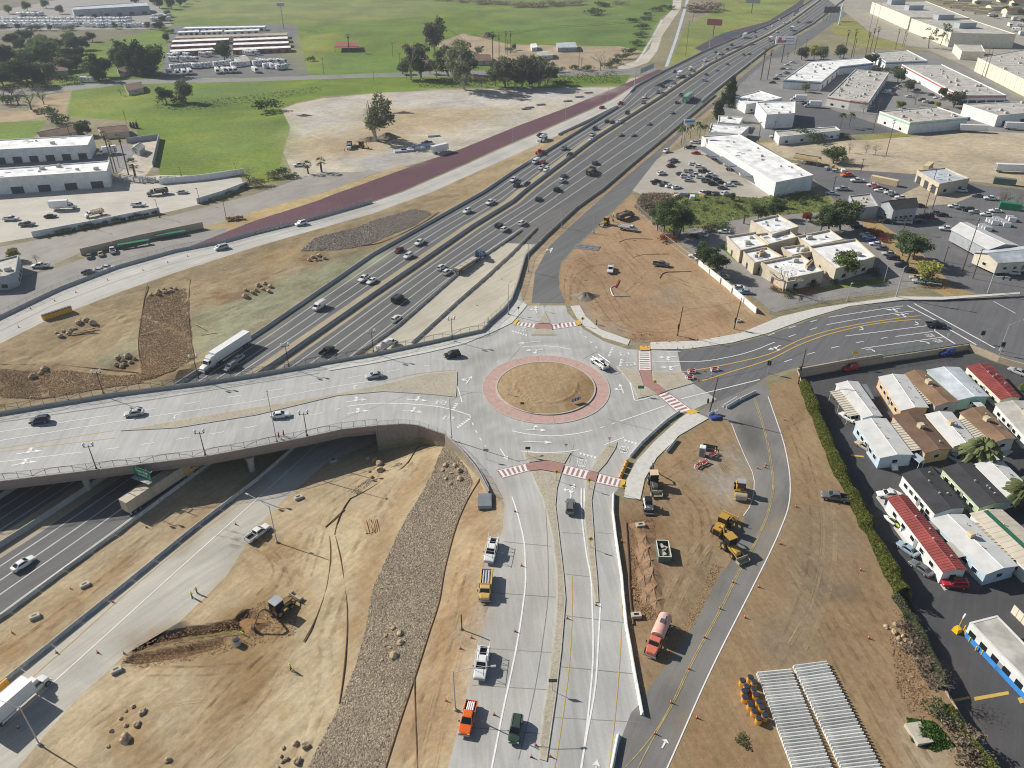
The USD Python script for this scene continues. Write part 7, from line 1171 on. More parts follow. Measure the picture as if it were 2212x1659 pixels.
t3=wood_pole(1531,897,815,'tall dark pole with traffic signals beside the closed junction',0,.8);obj('signal_head',MB().box((.35,-.3,4.6),(.4,.4,1.3)).box((-.75,0,4.4),(.4,.4,1.1)),'black_paint',t3[0]);t4=wood_pole(1724,829,753,'dark pole with lamp arm at the corner of the mobile home park',0);obj('arm',MB().path([(0,0,t4[2]-.6),(-1.5,1.2,t4[2]+.3),(-3.4,2.6,t4[2]+.3)],.06,5),'galv',t4[0]);obj('signal_head',MB().box((-.3,-.3,5),(.4,.4,1.2)),'black_paint',t4[0])
def wire(a,b,label,sag=1.2):
 s=np.linspace(0,1,9);p=a+(b-a)*s[:,None];p[:,2]-=4*sag*s*(1-s);tag(obj('overhead_wire',MB().path(p,.03,3),'black_paint'),label,'wire',None,p[4])
top=lambda q:q[1]+np.array([.6,0,q[2]-.4])
wire(top(t1),top(t2),'overhead wire between the two poles on the brown corner lot');wire(top(t3),top(t4),'overhead wire from the closed junction pole to the park corner pole');wire(top(PO[0]),top(PO[3]),'overhead wire across the industrial asphalt',2)
for u,v,vt,vec in((1935,643,577,(11,-5)),(2133,633,569,(4,-3))):
 p=P(u,v);h=up_h(p,vt);t=thing('signal_pole','grey signal pole with a curved mast arm at the right-hand junction' if u<2000 else 'grey signal pole at the far side of the right-hand junction','traffic signal',p);obj('pole',MB().tube((0,0,0),(0,0,h),.22,.15,8),'galv',t);z=h*.55;e=np.array([vec[0],vec[1],0])
 obj('mast_arm',MB().path([np.array([0,0,z])+e*s+[0,0,1.1*math.sin(s*1.6)]for s in(0,.25,.5,.75,1)],.11,6),'galv',t);obj('lamp_arm',MB().path([(0,0,h),(1.0,.6,h+.2),(2.4,1.2,h-.1)],.07,5),'galv',t)
 for s in(.6,1.0):obj('signal_head',MB().box(np.array([0,0,z+1.1*math.sin(s*1.6)-.5])+e*s,(.4,.4,1.2)),'black_paint',t)
for u,v in((2117,740),(2160,765),(1658,806)):p=P(u,v);t=thing('signal_post','short post with black traffic signal heads at a junction corner','traffic signal',p);obj('post',MB().tube((0,0,0),(0,0,2.6),.1,.1,6),'galv',t);obj('signal_head',MB().box((.25,0,3.2),(.4,.4,1.3)).box((-.3,.1,3.2),(.4,.4,1.3)),'black_paint',t)
def sign(u,v,shape,col,label,h=2.2,size=.75,az=-90,z=None,text=None,tcol='black_paint',back=None):
 p=P(u,v)if z is None else at_z(u,v,z);t=thing('road_sign',label,'road sign',p,math.radians(az+90));obj('post',MB().tube((0,0,-.1),(0,0,h+.2),.05,.05,5),'galv',t);s=size
 if shape=='diamond':q=[(0,-s),(s,0),(0,s),(-s,0)]
 if shape=='triangle':q=[(0,-s),(s*.9,s*.6),(-s*.9,s*.6)]
 if shape=='rect':q=[(-s,-s*.6),(s,-s*.6),(s,s*.6),(-s,s*.6)]
 if shape=='octagon':q=[(s*math.cos(a),s*math.sin(a))for a in np.arange(8)*math.pi/4+.39]
 m=MB().prism(np.array(q),0,.04);v_,f=m.mesh();v2=np.c_[v_[:,0],-v_[:,2]-.06,v_[:,1]+h+s*.6];obj('panel',MB().add(v2,f),col,t)
 if shape=='diamond' or text is None and shape=='triangle':k=.55;v3=np.c_[v_[:,0]*k,-.115+0*v_[:,0]-(v_[:,2]>.02)*.01,v_[:,1]*k+h+s*.6];obj('symbol',MB().add(v3,f),'sign_white' if shape=='triangle' else tcol,t)if shape=='triangle' else obj('symbol',MB().box((0,-.12,h+s*.6),(s*.3,.03,s*.8)).box((0,-.12,h+s*.75),(s*.6,.03,s*.2)),tcol,t)
 if text:
  lines=text.split('|')
  for i,l in enumerate(lines):
   tm=meshkit.text_mesh(l,s*(.55/len(lines)+.1),.02,bold=True);W=tm.bounds[1][0]-tm.bounds[0][0];k=min(1,1.7*s/W);vv=tm.vertices.copy();vv[:,:2]=(vv[:,:2]-[tm.bounds[0][0]+W/2,0])*k;zz=h+s*.6+(len(lines)/2-i-.75)*s*.6;obj('lettering',MB().add(np.c_[vv[:,0],-.12-vv[:,2],vv[:,1]+zz],tm.faces),tcol,t)
 return t
for u,v,l in((1202,1038,'left of the near crossing'),(1272,1056,'on the narrow median at the near crossing'),(1346,1069,'right of the near crossing'),(1275,1184,'farther down the narrow median'),(1258,704,'by the upper right crossing'),(1413,842,'on the red path of the right median'),(1123,522,'on the freeway barrier')):sign(u,v,'diamond','sign_yellow',f'yellow diamond warning sign {l}',size=.62,az=-100)
for u,v,l in((1222,979,'on the left cobbled median tip'),(1315.5,965,'on the right cobbled median tip')):sign(u,v,'triangle','sign_red',f'small yield sign {l}',size=.5)
sign(1843,779,'rect','sign_yellow','yellow rectangular sign on the street edge above the park',size=.8);sign(2044,739,'octagon','sign_white','white octagonal sign back on the street edge above the park',size=.5);sign(1383,853,'rect','sign_green','green street name sign on the right median',size=.8,h=2.0);sign(1140,985,'rect','black_paint','dark sign back on the left cobbled median',size=.6,h=2.0);sign(1050,992,'rect','wall_grey','grey sign back on a dark post by the curved wall',size=.6,h=2.4);sign(1193.5,1493,'rect','steel_dark','brown sign seen from behind on the long median',size=.7,h=2.2,az=90);sign(1098,853,'rect','sign_white','small white sign on the left edge of the round island',size=.45,h=1.6,z=.3);sign(1128,884,'rect','black_paint','dark sign back on the lower left of the round island',size=.5,h=1.6,z=.3);sign(1176,672,'rect','sign_white','small white sign on the upper triangular median',size=.45,h=1.6);sign(1120,680,'diamond','wall_grey','grey diamond sign back by the upper left crossing',size=.5)
p=P(998,1361);t=thing('brown_post','bare brown steel post on the dirt left of the street','post',p);obj('post',MB().tube((0,0,0),(0,0,4.0),.12,.12,6),'steel_dark',t);obj('base',MB().tube((0,0,0),(0,0,.2),.3,.3,8),'steel_dark',t)
t=thing('chevron_board','blue chevron board on the slope of the round island','road sign',at_z(1245,866,.9),.5);obj('board',MB().box((0,0,.5),(2.6,.06,.9)),'paint_blue',t);[obj('chevron',MB().prism(np.array([(-.2,.35),(.1,.35),(.35,0),(.1,-.35),(-.2,-.35),(.05,0)]),0,.01).moved((0,0,0)),'sign_white',t)for _ in()]
for k in(-.8,0,.8):m=MB().prism(np.array([(-.2,.32),(.08,.32),(.32,0),(.08,-.32),(-.2,-.32),(.05,0)]),0,.02);v_,f=m.mesh();obj('chevron',MB().add(np.c_[v_[:,0]+k,-.05-v_[:,2],v_[:,1]+.5],f),'sign_white',t)
obj('leg',MB().box((-1,0,.0),(.08,.08,.5)).box((1,0,.0),(.08,.08,.5)),'galv',t)
dfw=fm_d[fm_t.query(at_z(310,1020,0)[:2])[1]];az=math.atan2(dfw[1],dfw[0]);p=at_z(318,1016,-.4);t=thing('freeway_sign','green freeway exit sign hung on the near face of the bridge','road sign',p,az-math.pi/2);obj('panel',MB().box((0,-1.4,.2),(5.4,.08,2.6)),'sign_green',t);obj('bracket',MB().box((-1.6,-.7,.2),(.12,1.4,.2)).box((1.6,-.7,.2),(.12,1.4,.2)).box((-1.6,-1.32,.6),(.1,.1,2.6)).box((1.6,-1.32,.6),(.1,.1,2.6)),'galv',t);obj('walkway',MB().box((0,-2.0,-1.35),(5.6,1.1,.08)),'galv',t)
for i,l in enumerate(('Iowa Ave','3/4 MILE')):tm=meshkit.text_mesh(l,.62 if i==0 else .5,.02,bold=True);c=tm.bounds.mean(0);obj('lettering',MB().add(np.c_[tm.vertices[:,0]-c[0],-1.46-tm.vertices[:,2],tm.vertices[:,1]-c[1]+.62-i*1.0],tm.faces),'sign_white',t)
def gantry(u,v,u2,v2,vt,label,green=True):
 a,b=P(u,v),P(u2,v2);h=up_h(a,vt);t=thing('sign_gantry',label,'sign gantry',a);d=b-a;L=np.linalg.norm(d[:2]);r=math.atan2(d[1],d[0]);e=d/L
 obj('post',MB().tube((0,0,0),(0,0,h),.35,.3,8),'galv',t);tr=MB()
 for z in(h-.2,h-2.2):tr.tube((0,0,z),e*L+[0,0,z],.12,.12,5)
 for k in range(10):tr.tube(e*L*k/10+[0,0,h-.2-2*(k%2)],e*L*(k+1)/10+[0,0,h-.2-2*((k+1)%2)],.08,.08,4)
 obj('truss',tr,'galv',t);obj('panel',MB().box(e*L*.6+[0,0,h-1.0],(L*.7,.15,3.4),r),'wall_grey' if not green else 'sign_green',t)
gantry(1371,187,1412,168,155,'cantilever freeway sign seen from behind beside the purple slope',False);gantry(1532,106,1600,92,80,'overhead freeway sign far up the left carriageway',False);gantry(1709,50,1722,44,26,'green freeway sign on the far median')
def billboard(u,v,vt,vb,w,label,mat,az,legs=1,art=True):
 p=P(u,v);h=up_h(p,vt);hb=up_h(p,vb);t=thing('billboard',label,'billboard',p,math.radians(az));
 for k in range(legs):obj('post',MB().tube(((k-(legs-1)/2)*w/max(legs,1),0,0),((k-(legs-1)/2)*w/max(legs,1),0,hb+1),.4 if legs==1 else .2,None,8),'steel_dark',t)
 H=h-hb;obj('panel',MB().box((0,-.5,hb+H/2),(w,.5,H)),mat,t);obj('catwalk',MB().box((0,-1.0,hb-.1),(w,.8,.12)),'steel_dark',t)
 if art:obj('printed_shape',MB().box((-w*.3,-.78,hb+H*.55),(w*.25,.04,H*.7),0,.5).box((-w*.12,-.78,hb+H*.35),(w*.3,.04,H*.3)),'band_red',t);[obj('printed_line',MB().box((w*.2,-.78,hb+H*z),(w*.5,.04,H*.12)),'wall_grey',t)for z in(.7,.48,.28)]
billboard(1688,135,78,95,17,'billboard with red picture and grey lines beside the freeway','sign_white',12);billboard(1540,80,41,54,14,'dark red billboard seen from behind left of the freeway','band_red',-25,art=False);billboard(1623,29,-2,6,16,'grey billboard at the top edge left of the freeway','wall_grey',-25,art=False);billboard(1792,45,14,27,18,'dark billboard on many legs right of the far freeway','steel_dark',10,5,False)
p=P(1813,54);t=thing('sign_tower','tall white blank sign tower beside the far freeway','sign',p);h=up_h(p,10);obj('tower',MB().box((0,0,h/2),(2.2,.8,h)),'sign_white',t);obj('base',MB().box((0,0,.3),(3,1.6,.6)),'wall_concrete',t)
p=P(1478,322);t=thing('pole_sign','tall pole sign with a pale blue panel by the dealer entrance','sign',p,.1);h=up_h(p,257);obj('pole',MB().tube((0,0,0),(0,0,h),.3,.25,8),'galv',t);obj('panel',MB().box((1.2,-.3,h-1.2),(6.0,.5,2.4)),'wall_blue',t);obj('band',MB().box((1.2,-.57,h-1.2),(5,.04,.9)),'band_blue',t)
p=P(613,62);t=thing('lattice_mast','tall slim floodlight mast at the corner of the storage yard','mast',p);h=up_h(p,10);obj('mast',MB().tube((0,0,0),(0,0,h),.5,.3,6),'galv',t);obj('head',MB().box((0,0,h),(7,1.5,3)),'galv',t)
#work-site things
def cone(t):obj('base',MB().box((0,0,.03),(.42,.42,.06)),'rubber',t);obj('cone_body',MB().tube((0,0,.06),(0,0,.95),.19,.04,10),'cone',t);obj('reflective_band',MB().tube((0,0,.5),(0,0,.66),.125,.1,10),'sign_white',t)
def cones(s,where):
 for q in s.split():u,v=map(float,q.split(','));copies('cone',cone,'traffic_cone',f'orange traffic cone {where}','traffic cone',P(u,v),0,.85,f'cones {where}','near')
cones('66,667 232,605 309,584 362,567 405,554 40,707 164,632 118,650','on the curving entry ramp');cones('1366,723 1385,723 1403,723 1418,742 1445,739 1462,739 1507,734 1530,733 1551,728 1533,744 1496,752 1475,752 1463,754 1388,749 1398,751','along the brown corner lot');cones('1521,802 1537,812 1526,817 1507,823 1498,803 1490,800','at the closed median on the asphalt');cones('1694,908 1719,1095 1685,1175 1858,1232 1638,1268 1609,1334 1505,1551','along the dirt right of the old road')
cones('1583,1258 1555,1315 1521,1377 1487,1445 1449,1518 1414,1585 1652,1010 1654,1005 1636,1012','on the yellow line of the old road');cones('1287,1307 1225,1336 1112,1364 1157,1610 1147,1635 1188,1634 1126,1222 1112,1105','along the street medians');cones('1342,1170 1350,1285 1366,1270 1371,1296','behind the white street barriers');cones('1018,1378 994,1401 1067,1544 963,1514','on the shoulder near the parked trucks');cones('244,1301 122,1410 211,1410 40,1572 27,1368 153,1273 268,1412 509,1133 316,1139','along the lower ramp');cones('1084,603 1030,660','on the exit ramp');cones('1876,1379','alone on the dirt by the boulders')
def barrel(t):obj('drum',MB().tube((0,0,0),(0,0,.35),.44,.46,14).tube((0,0,.35),(0,0,1.0),.46,.48,14),'barrel_yellow',t);obj('lid',MB().tube((0,0,1.0),(0,0,1.12),.5,.4,14),'barrel_lid',t)
for u,v in((1602,1479),(1619,1472),(1627,1482),(1611,1492),(1626,1497),(1606,1502),(1630,1510),(1607,1515),(1637,1525),(1619,1531),(1643,1537),(1627,1545),(1650,1554),(1637,1561)):copies('barrel',barrel,'crash_barrel','yellow sand barrel with a dark lid left of the stored barriers','barrel',P(u,v),0,1.15,'yellow barrels by the stored barriers','near')
a,b=P(97,690),P(152,672)
for k in range(9):copies('barrel',barrel,'crash_barrel','yellow sand barrel in the row at the edge of the entry ramp','barrel',on((a+(b-a)*k/8)[None])[0],0,1.5,'yellow barrels on the entry ramp','left')
paint('orange_plastic',(.72,.33,.02),.5,var=.1)
ln=P('1356,996 1346,1016 1339,1034')
for k in range(3):s=ln[0]+(ln[2]-ln[0])*(k+.5)/3;d=ln[2]-ln[0];copies('owb',lambda t:(obj('barrier_body',MB().add(KRM[0]*[.33,1.2,1.1],KRM[1]),'orange_plastic',t),obj('filler_cap',MB().tube((0,0,.9),(0,0,1.0),.12,.12,8),'black_paint',t)),'plastic_barrier','orange plastic barrier at the end of the white barriers by the crossing','barrier',s,math.atan2(d[1],d[0]),1,'orange plastic barriers','near')
tag(obj('plastic_barrier',MB().add(KRM[0]*[.5,1.6,1.5],KRM[1]).moved(P(3,1489),1.2),'orange_plastic'),'orange plastic barrier cut by the left edge beside the box truck','barrier',None,P(3,1489))
def rock_mesh(seed):
 m=trimesh.creation.icosphere(3,1.0);v=m.vertices;n=v+.0;r=1+(meshkit.fbm(v*1.1+seed*7,3,seed)-.5)*1.0+(meshkit.noise(v*3.2,seed)-.5)*.22;g=np.random.default_rng(seed)
 v=v*r[:,None]*[1.15*(.85+.3*g.random()),.9,.8]
 for _ in range(5):d=g.normal(size=3);d/=np.linalg.norm(d);s=v@d;cut=.72+.15*g.random();v=v-np.maximum(s-cut,0)[:,None]*d*.9
 return MB().add(v,m.faces)
paint('boulder',lin(180,160,130),.95,var=.35,scale=1.6)
def boulders(s,where,grp):
 for q in s.split():
  u,v,r=map(float,q.split(','));p=P(u,v);sd=int(u+v)%5;k=F/(p[1]*CS-(p[2]-CAM_H)*SN);R=r*.72/k;t=UsdGeom.Mesh
  nm=path_of('boulder')
  if('rock',sd)not in PROTO:m=usdkit.mesh(stage,nm,rock_mesh(sd+1).mesh(),MAT['boulder'],smooth=30);PROTO[('rock',sd)]=nm;x=m
  else:x=UsdGeom.Mesh.Define(stage,nm);x.GetPrim().GetReferences().AddInternalReference(PROTO[('rock',sd)])
  for o in('xformOp:translate','xformOp:rotateZ','xformOp:scale'):pass
  x.ClearXformOpOrder();x.AddTranslateOp().Set(Gf.Vec3d(p[0],p[1],p[2]+R*.3));x.AddRotateZOp().Set(float((u*37+v*11)%360));x.AddScaleOp().Set(Gf.Vec3f(R,R,R));tag(x.GetPrim(),('big' if r>10 else 'small' if r<6 else 'mid-sized')+f' tan boulder {where}','boulder',grp,p,'left')
boulders('288,1527,7 308,1540,11 272,1536,6 296,1566,12 272,1599,17 261,1553,6 272,1568,7 241,1580,7 234,1613,7 363,1642,10','on raked dirt, bottom left','boulders at the bottom left');boulders('638,1607,9 660,1612,13 612,1616,6 607,1634,6 618,1640,7 642,1645,14 600,1658,6 609,1645,6','beside the lower cobble bed','boulders at the bottom')
boulders('849,1358,8 865,1369,10 834,1374,6 866,1389,11 832,1395,6 843,1400,5 852,1418,14 826,1428,5','on the lower cobble bed','boulders on the lower cobble bed');boulders('963,592,1' if 0 else '795,992,8 810,996,9 819,1003,11 822,1017,12 798,1019,5 804,1032,6','under the retaining wall','boulders under the wall');boulders('963,1006,8 983,1007,8 956,1017,6 993,1018,9 975,1023,5 964,1035,6 994,1036,10 974,1046,6','on the upper cobble bed','boulders on the upper cobble bed')
boulders('170,698,10 186,693,9 201,700,10 122,720,6 137,716,6 152,714,6 161,711,6 130,727,9 150,720,8','beside the stacked timbers','boulders by the timber');boulders('97,798,10 88,807,7 71,814,10','at the left end of the bridge','boulders at the bridge left end');boulders('275,770,11 254,774,9 290,776,6 252,789,7 266,779,6 282,783,6 268,787,6 263,792,6','near the white semi','boulders near the semi')
boulders('342,629,6 354,625,5 325,637,6 340,636,8 357,632,7 368,630,6 370,622,5 378,624,6','atop the rock strip','boulders atop the rock strip');boulders('529,641,9 530,627,6 545,632,7 558,617,7 572,613,6 583,619,7 568,625,5 553,628,5 580,629,6','mid-slope above the freeway','boulders mid slope');boulders('676,556,7 689,553,8 668,563,6 682,563,5 700,559,6 690,562,5','below the grey rock patch','boulders below the grey rock');boulders('1915,1355,8 1934,1350,8 1924,1358,6 1931,1367,9 1941,1380,7 1951,1375,7 1957,1384,8 1946,1394,10 1965,1393,9','beside the hedge bank','boulders at the right')
def stones(g,n,size,label,mat,seed,name='loose_stones'):
 r=np.random.default_rng(seed);x0,y0,x1,y1=g.bounds;q=r.uniform((x0,y0),(x1,y1),(n*4,2));q=q[shapely.contains_xy(g,q[:,0],q[:,1])][:n];n=len(q)
 ico=np.array([[1,0,0],[0,1,0],[-1,0,0],[0,-1,0],[.15,.1,.5]]);fc=np.array([[0,1,4],[1,2,4],[2,3,4],[3,0,4]]);s=size*(.55+.9*r.random(n));a=r.uniform(0,6.28,n);c,d=np.cos(a),np.sin(a);e=.55+.4*r.random(n)
 v=ico[None]*s[:,None,None]*np.stack([np.ones(n),e,e],1)[:,None];v=v+r.normal(size=v.shape)*s[:,None,None]*.12;x=v[...,0]*c[:,None]-v[...,1]*d[:,None]+q[:,:1];y=v[...,0]*d[:,None]+v[...,1]*c[:,None]+q[:,1:];z=v[...,2]+T(q[:,0],q[:,1])[:,None]+.02
 V=np.stack([x,y,z],-1).reshape(-1,3);f=(fc[None]+(np.arange(n)*5)[:,None,None]).reshape(-1,3);o=obj(name,MB().add(V,f),'stone_mix',kind='stuff');tag(o,label,'stones',None,np.r_[g.centroid.coords[0],0])
 k=r.random(n);m=np.array(mat);col=m[0]*(1-k[:,None])+m[1]*k[:,None];col=col*(.8+.4*r.random((n,1)));UsdGeom.PrimvarsAPI(o).CreatePrimvar('tint',Sdf.ValueTypeNames.Color3fArray,'vertex').Set(Vt.Vec3fArray.FromNumpy(np.repeat(np.minimum(col,.8),5,0).astype(np.float32)))
ground_mat('stone_mix',fine=5.0,amt=.12,bump=.02,big=.08,bigamt=.12)
COB,RIP,GRK=(lin(120,108,92),lin(178,164,140)),(lin(132,106,78),lin(180,152,114)),(lin(128,118,108),lin(186,174,156))
cob=poly(both(pROCK_L,np.vstack([P(ROCK_T),pROCK_R]))).difference(LineString(pHL).buffer(.62))
stones(cob,40000,.2,'long bed of grey-tan cobbles running down beside the street',COB,1,'cobbles')
stones(poly('318,640 402,622 410,690 420,775 375,800 305,822 302,690'),13000,.22,'strip of brown broken rock on the ramp slope above the white semi',RIP,2,'rock_strip');stones(poly('0,797 150,800 260,812 305,806 375,800 300,828 200,843 100,862 0,858'),8000,.22,'band of brown broken rock along the far bridge parapet',RIP,3,'rock_strip');stones(poly('648,542 681,513 766,492 808,475 891,451 923,455 931,462 898,485 828,515 793,529 728,541'),12000,.33,'patch of grey broken rock on the freeway slope',GRK,4,'rock_patch');stones(poly('750,1062 860,1000 880,1005 920,965 885,990 800,1045 775,1068'),2200,.26,'shaded grey cobble patch below the retaining wall',COB,5,'cobbles')
SOIL=(lin(118,90,62),lin(176,144,106))
for i,(q,n,l)in enumerate((('265,1425 300,1390 400,1360 520,1335 560,1300 640,1290 640,1370 520,1400 400,1430 290,1445',2600,'loose clods of soil scattered round the trench'),('1350,1118 1412,1118 1430,1335 1366,1345',3000,'loose clods of soil in the excavation behind the white barriers'),('1310,733 1405,742 1500,738 1500,728 1400,730 1310,722',900,'clods along the cut at the front edge of the brown corner lot'),('1540,1215 1560,1225 1500,1350 1445,1420 1430,1410 1485,1330',1200,'broken soil along the edge of the old road'),('1930,1300 1990,1420 2020,1520 1990,1560 1940,1500 1920,1380',1200,'scattered clods below the hedge bank'))):stones(poly(q),n,.13,l,SOIL,20+i,'soil_clods')
paint('straw',lin(120,92,62),.95,var=.25)
def roll(s,label,r=.12,mat='straw'):p=smooth_line(P(s),1.5);p[:,2]=T(p[:,0],p[:,1])+r*.6;tag(obj('straw_roll',MB().path(p,r,5),mat),label,'straw roll',None,p[len(p)//2])
for s,l in(('755,1078 800,1055 830,1035 880,1000 905,965 925,944','dark straw roll along the shaded cobble patch below the wall'),('703,1139 744,1101','short straw roll lying loose on the sand below the ramp'),('723,1156 730,1125 756,1078','bent straw roll on the sand left of the lumber'),('712,1160 710,1244 703,1280 685,1330 656,1386','long straw roll curving down the sand by the trench'),('725,1160 742,1244 750,1318 748,1394 733,1520','long straw roll left of the cobble bed'),('1036,1035 1010,1080 988,1130 973,1180 958,1244 950,1294 928,1364 896,1464 865,1557 833,1659','straw roll along the right edge of the cobble bed'),('895,1464 898,1560 902,1659','straw roll on the dirt left of the parked trucks'),('318,617 305,690 303,780 308,790','straw roll on the left edge of the rock strip'),('411,605 408,690 415,750 420,772','straw roll on the right edge of the rock strip'),('690,541 740,530 800,529 868,505 948,457','straw roll along the lower edge of the grey rock patch'),('0,787 150,791 250,800 300,806','straw roll along the rock band by the bridge'),('1338,523 1365,516 1410,517','upper straw roll on the brown corner lot'),('1366,558 1395,550 1445,549','middle straw roll on the brown corner lot'),('1425,601 1440,588 1493,587','lower straw roll on the brown corner lot')):roll(s,l)
roll('1352,1130 1358,1220 1362,1300 1368,1350','dark silt roll behind the white street barriers',.2,'silt');roll('1330,616 1319,625 1325,640 1345,641 1360,640','curved line of white sandbags on the brown corner lot',.22,'krail_white')
tag(obj('orange_fence',MB().path(P('1337,605 1329,622')+[0,0,.3],.18,4),'sign_red'),'red plastic strip lying on the brown corner lot','fence',None,P(1333,613))
def timber(u,v,rz,n,L,label,lay=1):
 p=P(u,v);t=thing('timber_pile',label,'timber',p,math.radians(rz));g=np.random.default_rng(int(u))
 for k in range(n):obj('beam',MB().box((g.normal()*.4,(k-n/2)*.34+g.normal()*.05,.12+.2*(k%lay)),(L*(.85+.2*g.random()),.24,.18),g.normal()*.06),'lumber',t)
timber(799,1137,110,9,5.0,'spread pile of pale timber on the sand');timber(178,717,28,6,7,'stack of long timbers between boulders on the ramp slope',2);timber(1352,457,10,5,3,'small heap of planks at the top of the brown corner lot')
for u,v,rz,l in((320,722,40,'single plank lying on the brown rock strip'),(431,706,-35,'single board lying right of the rock strip'),(448,720,30,'loose board on the green-tinted slope')):tag(obj('plank',MB().box((0,0,.4),(4.5,.25,.12)).moved(P(u,v),math.radians(rz)),'lumber'),l,'plank',None,P(u,v))
def cbox(u,v,rz,label,sz=(1.8,1.1,.7)):p=P(u,v);t=thing('drain_box',label,'drain box',p,math.radians(rz));obj('box',MB().box((0,0,sz[2]/2),sz),'concrete_block',t);obj('opening',MB().box((0,0,sz[2]+.01),(sz[0]*.5,sz[1]*.4,.03)),'black_paint',t)
for u,v,rz,l in((252,1450,35,'concrete drain box beside the trench and lower ramp'),(184,1266,40,'concrete drain box on the graded dirt strip'),(76,1334,35,'open concrete box on the left edge of the dirt strip'),(720,997,35,'concrete drain box in the shadow by the lower ramp'),(645,1077,30,'white-rimmed drain box at the shadow edge'),(1383,1137,10,'concrete block in the excavation behind the white barriers'),(1374,1332,5,'wooden-framed pit box at the lower end of the excavation'),(1595,695,20,'white utility cabinet by the sidewalk'),(1484,636,10,'small box')):cbox(u,v,rz,l)if l!='small box' else None
p=P(513,1392);t=thing('manhole_ring','shiny grey pipe ring standing beside the trench','pipe',p);obj('ring',MB().tube((0,0,0),(0,0,1.2),.7,.7,14,False).tube((0,0,1.2),(0,0,0),.62,.62,14,False),'galv',t)
p=P(1047,1087);t=thing('panel_stack','stack of grey steel fence panels at the end of the curved wall','panel stack',p,.05);[obj('panel',MB().box((0,0,.15+.14*k),(3.0,4.2,.1),.02*(k%3-1)),'roof_metal' if k%2 else 'awning_grey',t)for k in range(7)]
for u,v,c in((905,322,0),(880,326,0),(1005-70,294,1),(920,315,0),(865,328,0)):t=thing('pipe_bundle','wrapped pale bundle of building panels on the gravel lot','panel stack',P(u,v),.35,group='pale bundles on the gravel lot');[obj('panel',MB().box((0,0,.2+.3*k),(6.5,3.4,.24)),'wall_blue' if k%2 else 'roof_metal',t)for k in range(3)]
for u,v in((1135,236),(1167,227),(1142,233),(1250,210),(1270,201),(1225,219)):t=thing('steel_plates','dark stack of steel plates at the edge of the gravel lot','steel plates',P(u,v),.3,group='steel plates on the gravel lot');[obj('plate',MB().box((k*.4,0,.12+.15*k),(5,2.6,.1)),'steel_dark',t)for k in range(3)]
def heap(u,v,rx,ry,h,label,col=lin(120,108,92),mat='lot_dirt',seed=0):
 p=P(u,v);n,m=16,7;a=np.arange(n)*2*math.pi/n;V=[[0,0,h]]
 for j in range(1,m):
  s=j/(m-1)
  for q in a:k=1+.25*math.sin(q*3+seed)*s;V.append([rx*s*k*math.cos(q),ry*s*k*math.sin(q),h*(1-s)**1.2*(1+.2*math.sin(q*5+seed*2))-.05])
 f=[[0,1+i,1+(i+1)%n]for i in range(n)]+[x for j in range(m-2)for i in range(n)for x in([1+j*n+i,1+(j+1)*n+i,1+(j+1)*n+(i+1)%n],[1+j*n+i,1+(j+1)*n+(i+1)%n,1+j*n+(i+1)%n])]
 pr=tinted('spoil_heap',(np.array(V)+p,np.array(f)),mat,col,False,None);tag(pr,label,'heap',None,p)
heap(1265,641,4.5,3,1.7,'grey gravel heap on the brown corner lot',lin(140,130,116));heap(838,298,7,4,3,'brown soil heap right of the lone eucalyptus',lin(130,116,100));heap(800,303,9,5,2,'broad soil heap at the foot of the lone eucalyptus',lin(136,122,104),seed=2);heap(872,244,7,3,1,'dark mulch heap in the middle of the gravel lot',lin(90,80,70),seed=3);heap(657,250,5,2.5,1,'small dark heap at the left of the gravel lot',lin(96,84,74));heap(1053,79,9,6,4,'brown conical heap in the far dirt yard',lin(124,98,76),seed=1)
for i,(u,v,rx,ry,h)in enumerate(((1385,1140,2.5,2,.9),(1393,1165,2.2,2.4,1.2),(1398,1190,2.4,2.6,1.3),(1404,1215,2,2.6,1.2),(1408,1245,2.2,3,1.3),(1412,1275,2,2.6,1.1),(1418,1300,1.8,2,.9),(1388,1200,1.6,3,.7),(1390,1250,1.6,3,.7),(1396,1290,1.4,2.4,.6))):heap(u,v,rx*1.1,ry*1.2,h*.55,'heap of dug brown soil along the excavation behind the white barriers',lin(156,126,98),'dirt_plain',i)
heap(552,1352,3.0,2.2,.7,'fresh spoil heap below the digging bucket',lin(150,118,82),'dirt')
tag(obj('warning_tape',MB().path(P('418,1382 470,1374 520,1367 527,1372')+[0,0,.5],.09,4),'paint_lime'),'yellow warning tape along the trench','tape',None,P(470,1374))
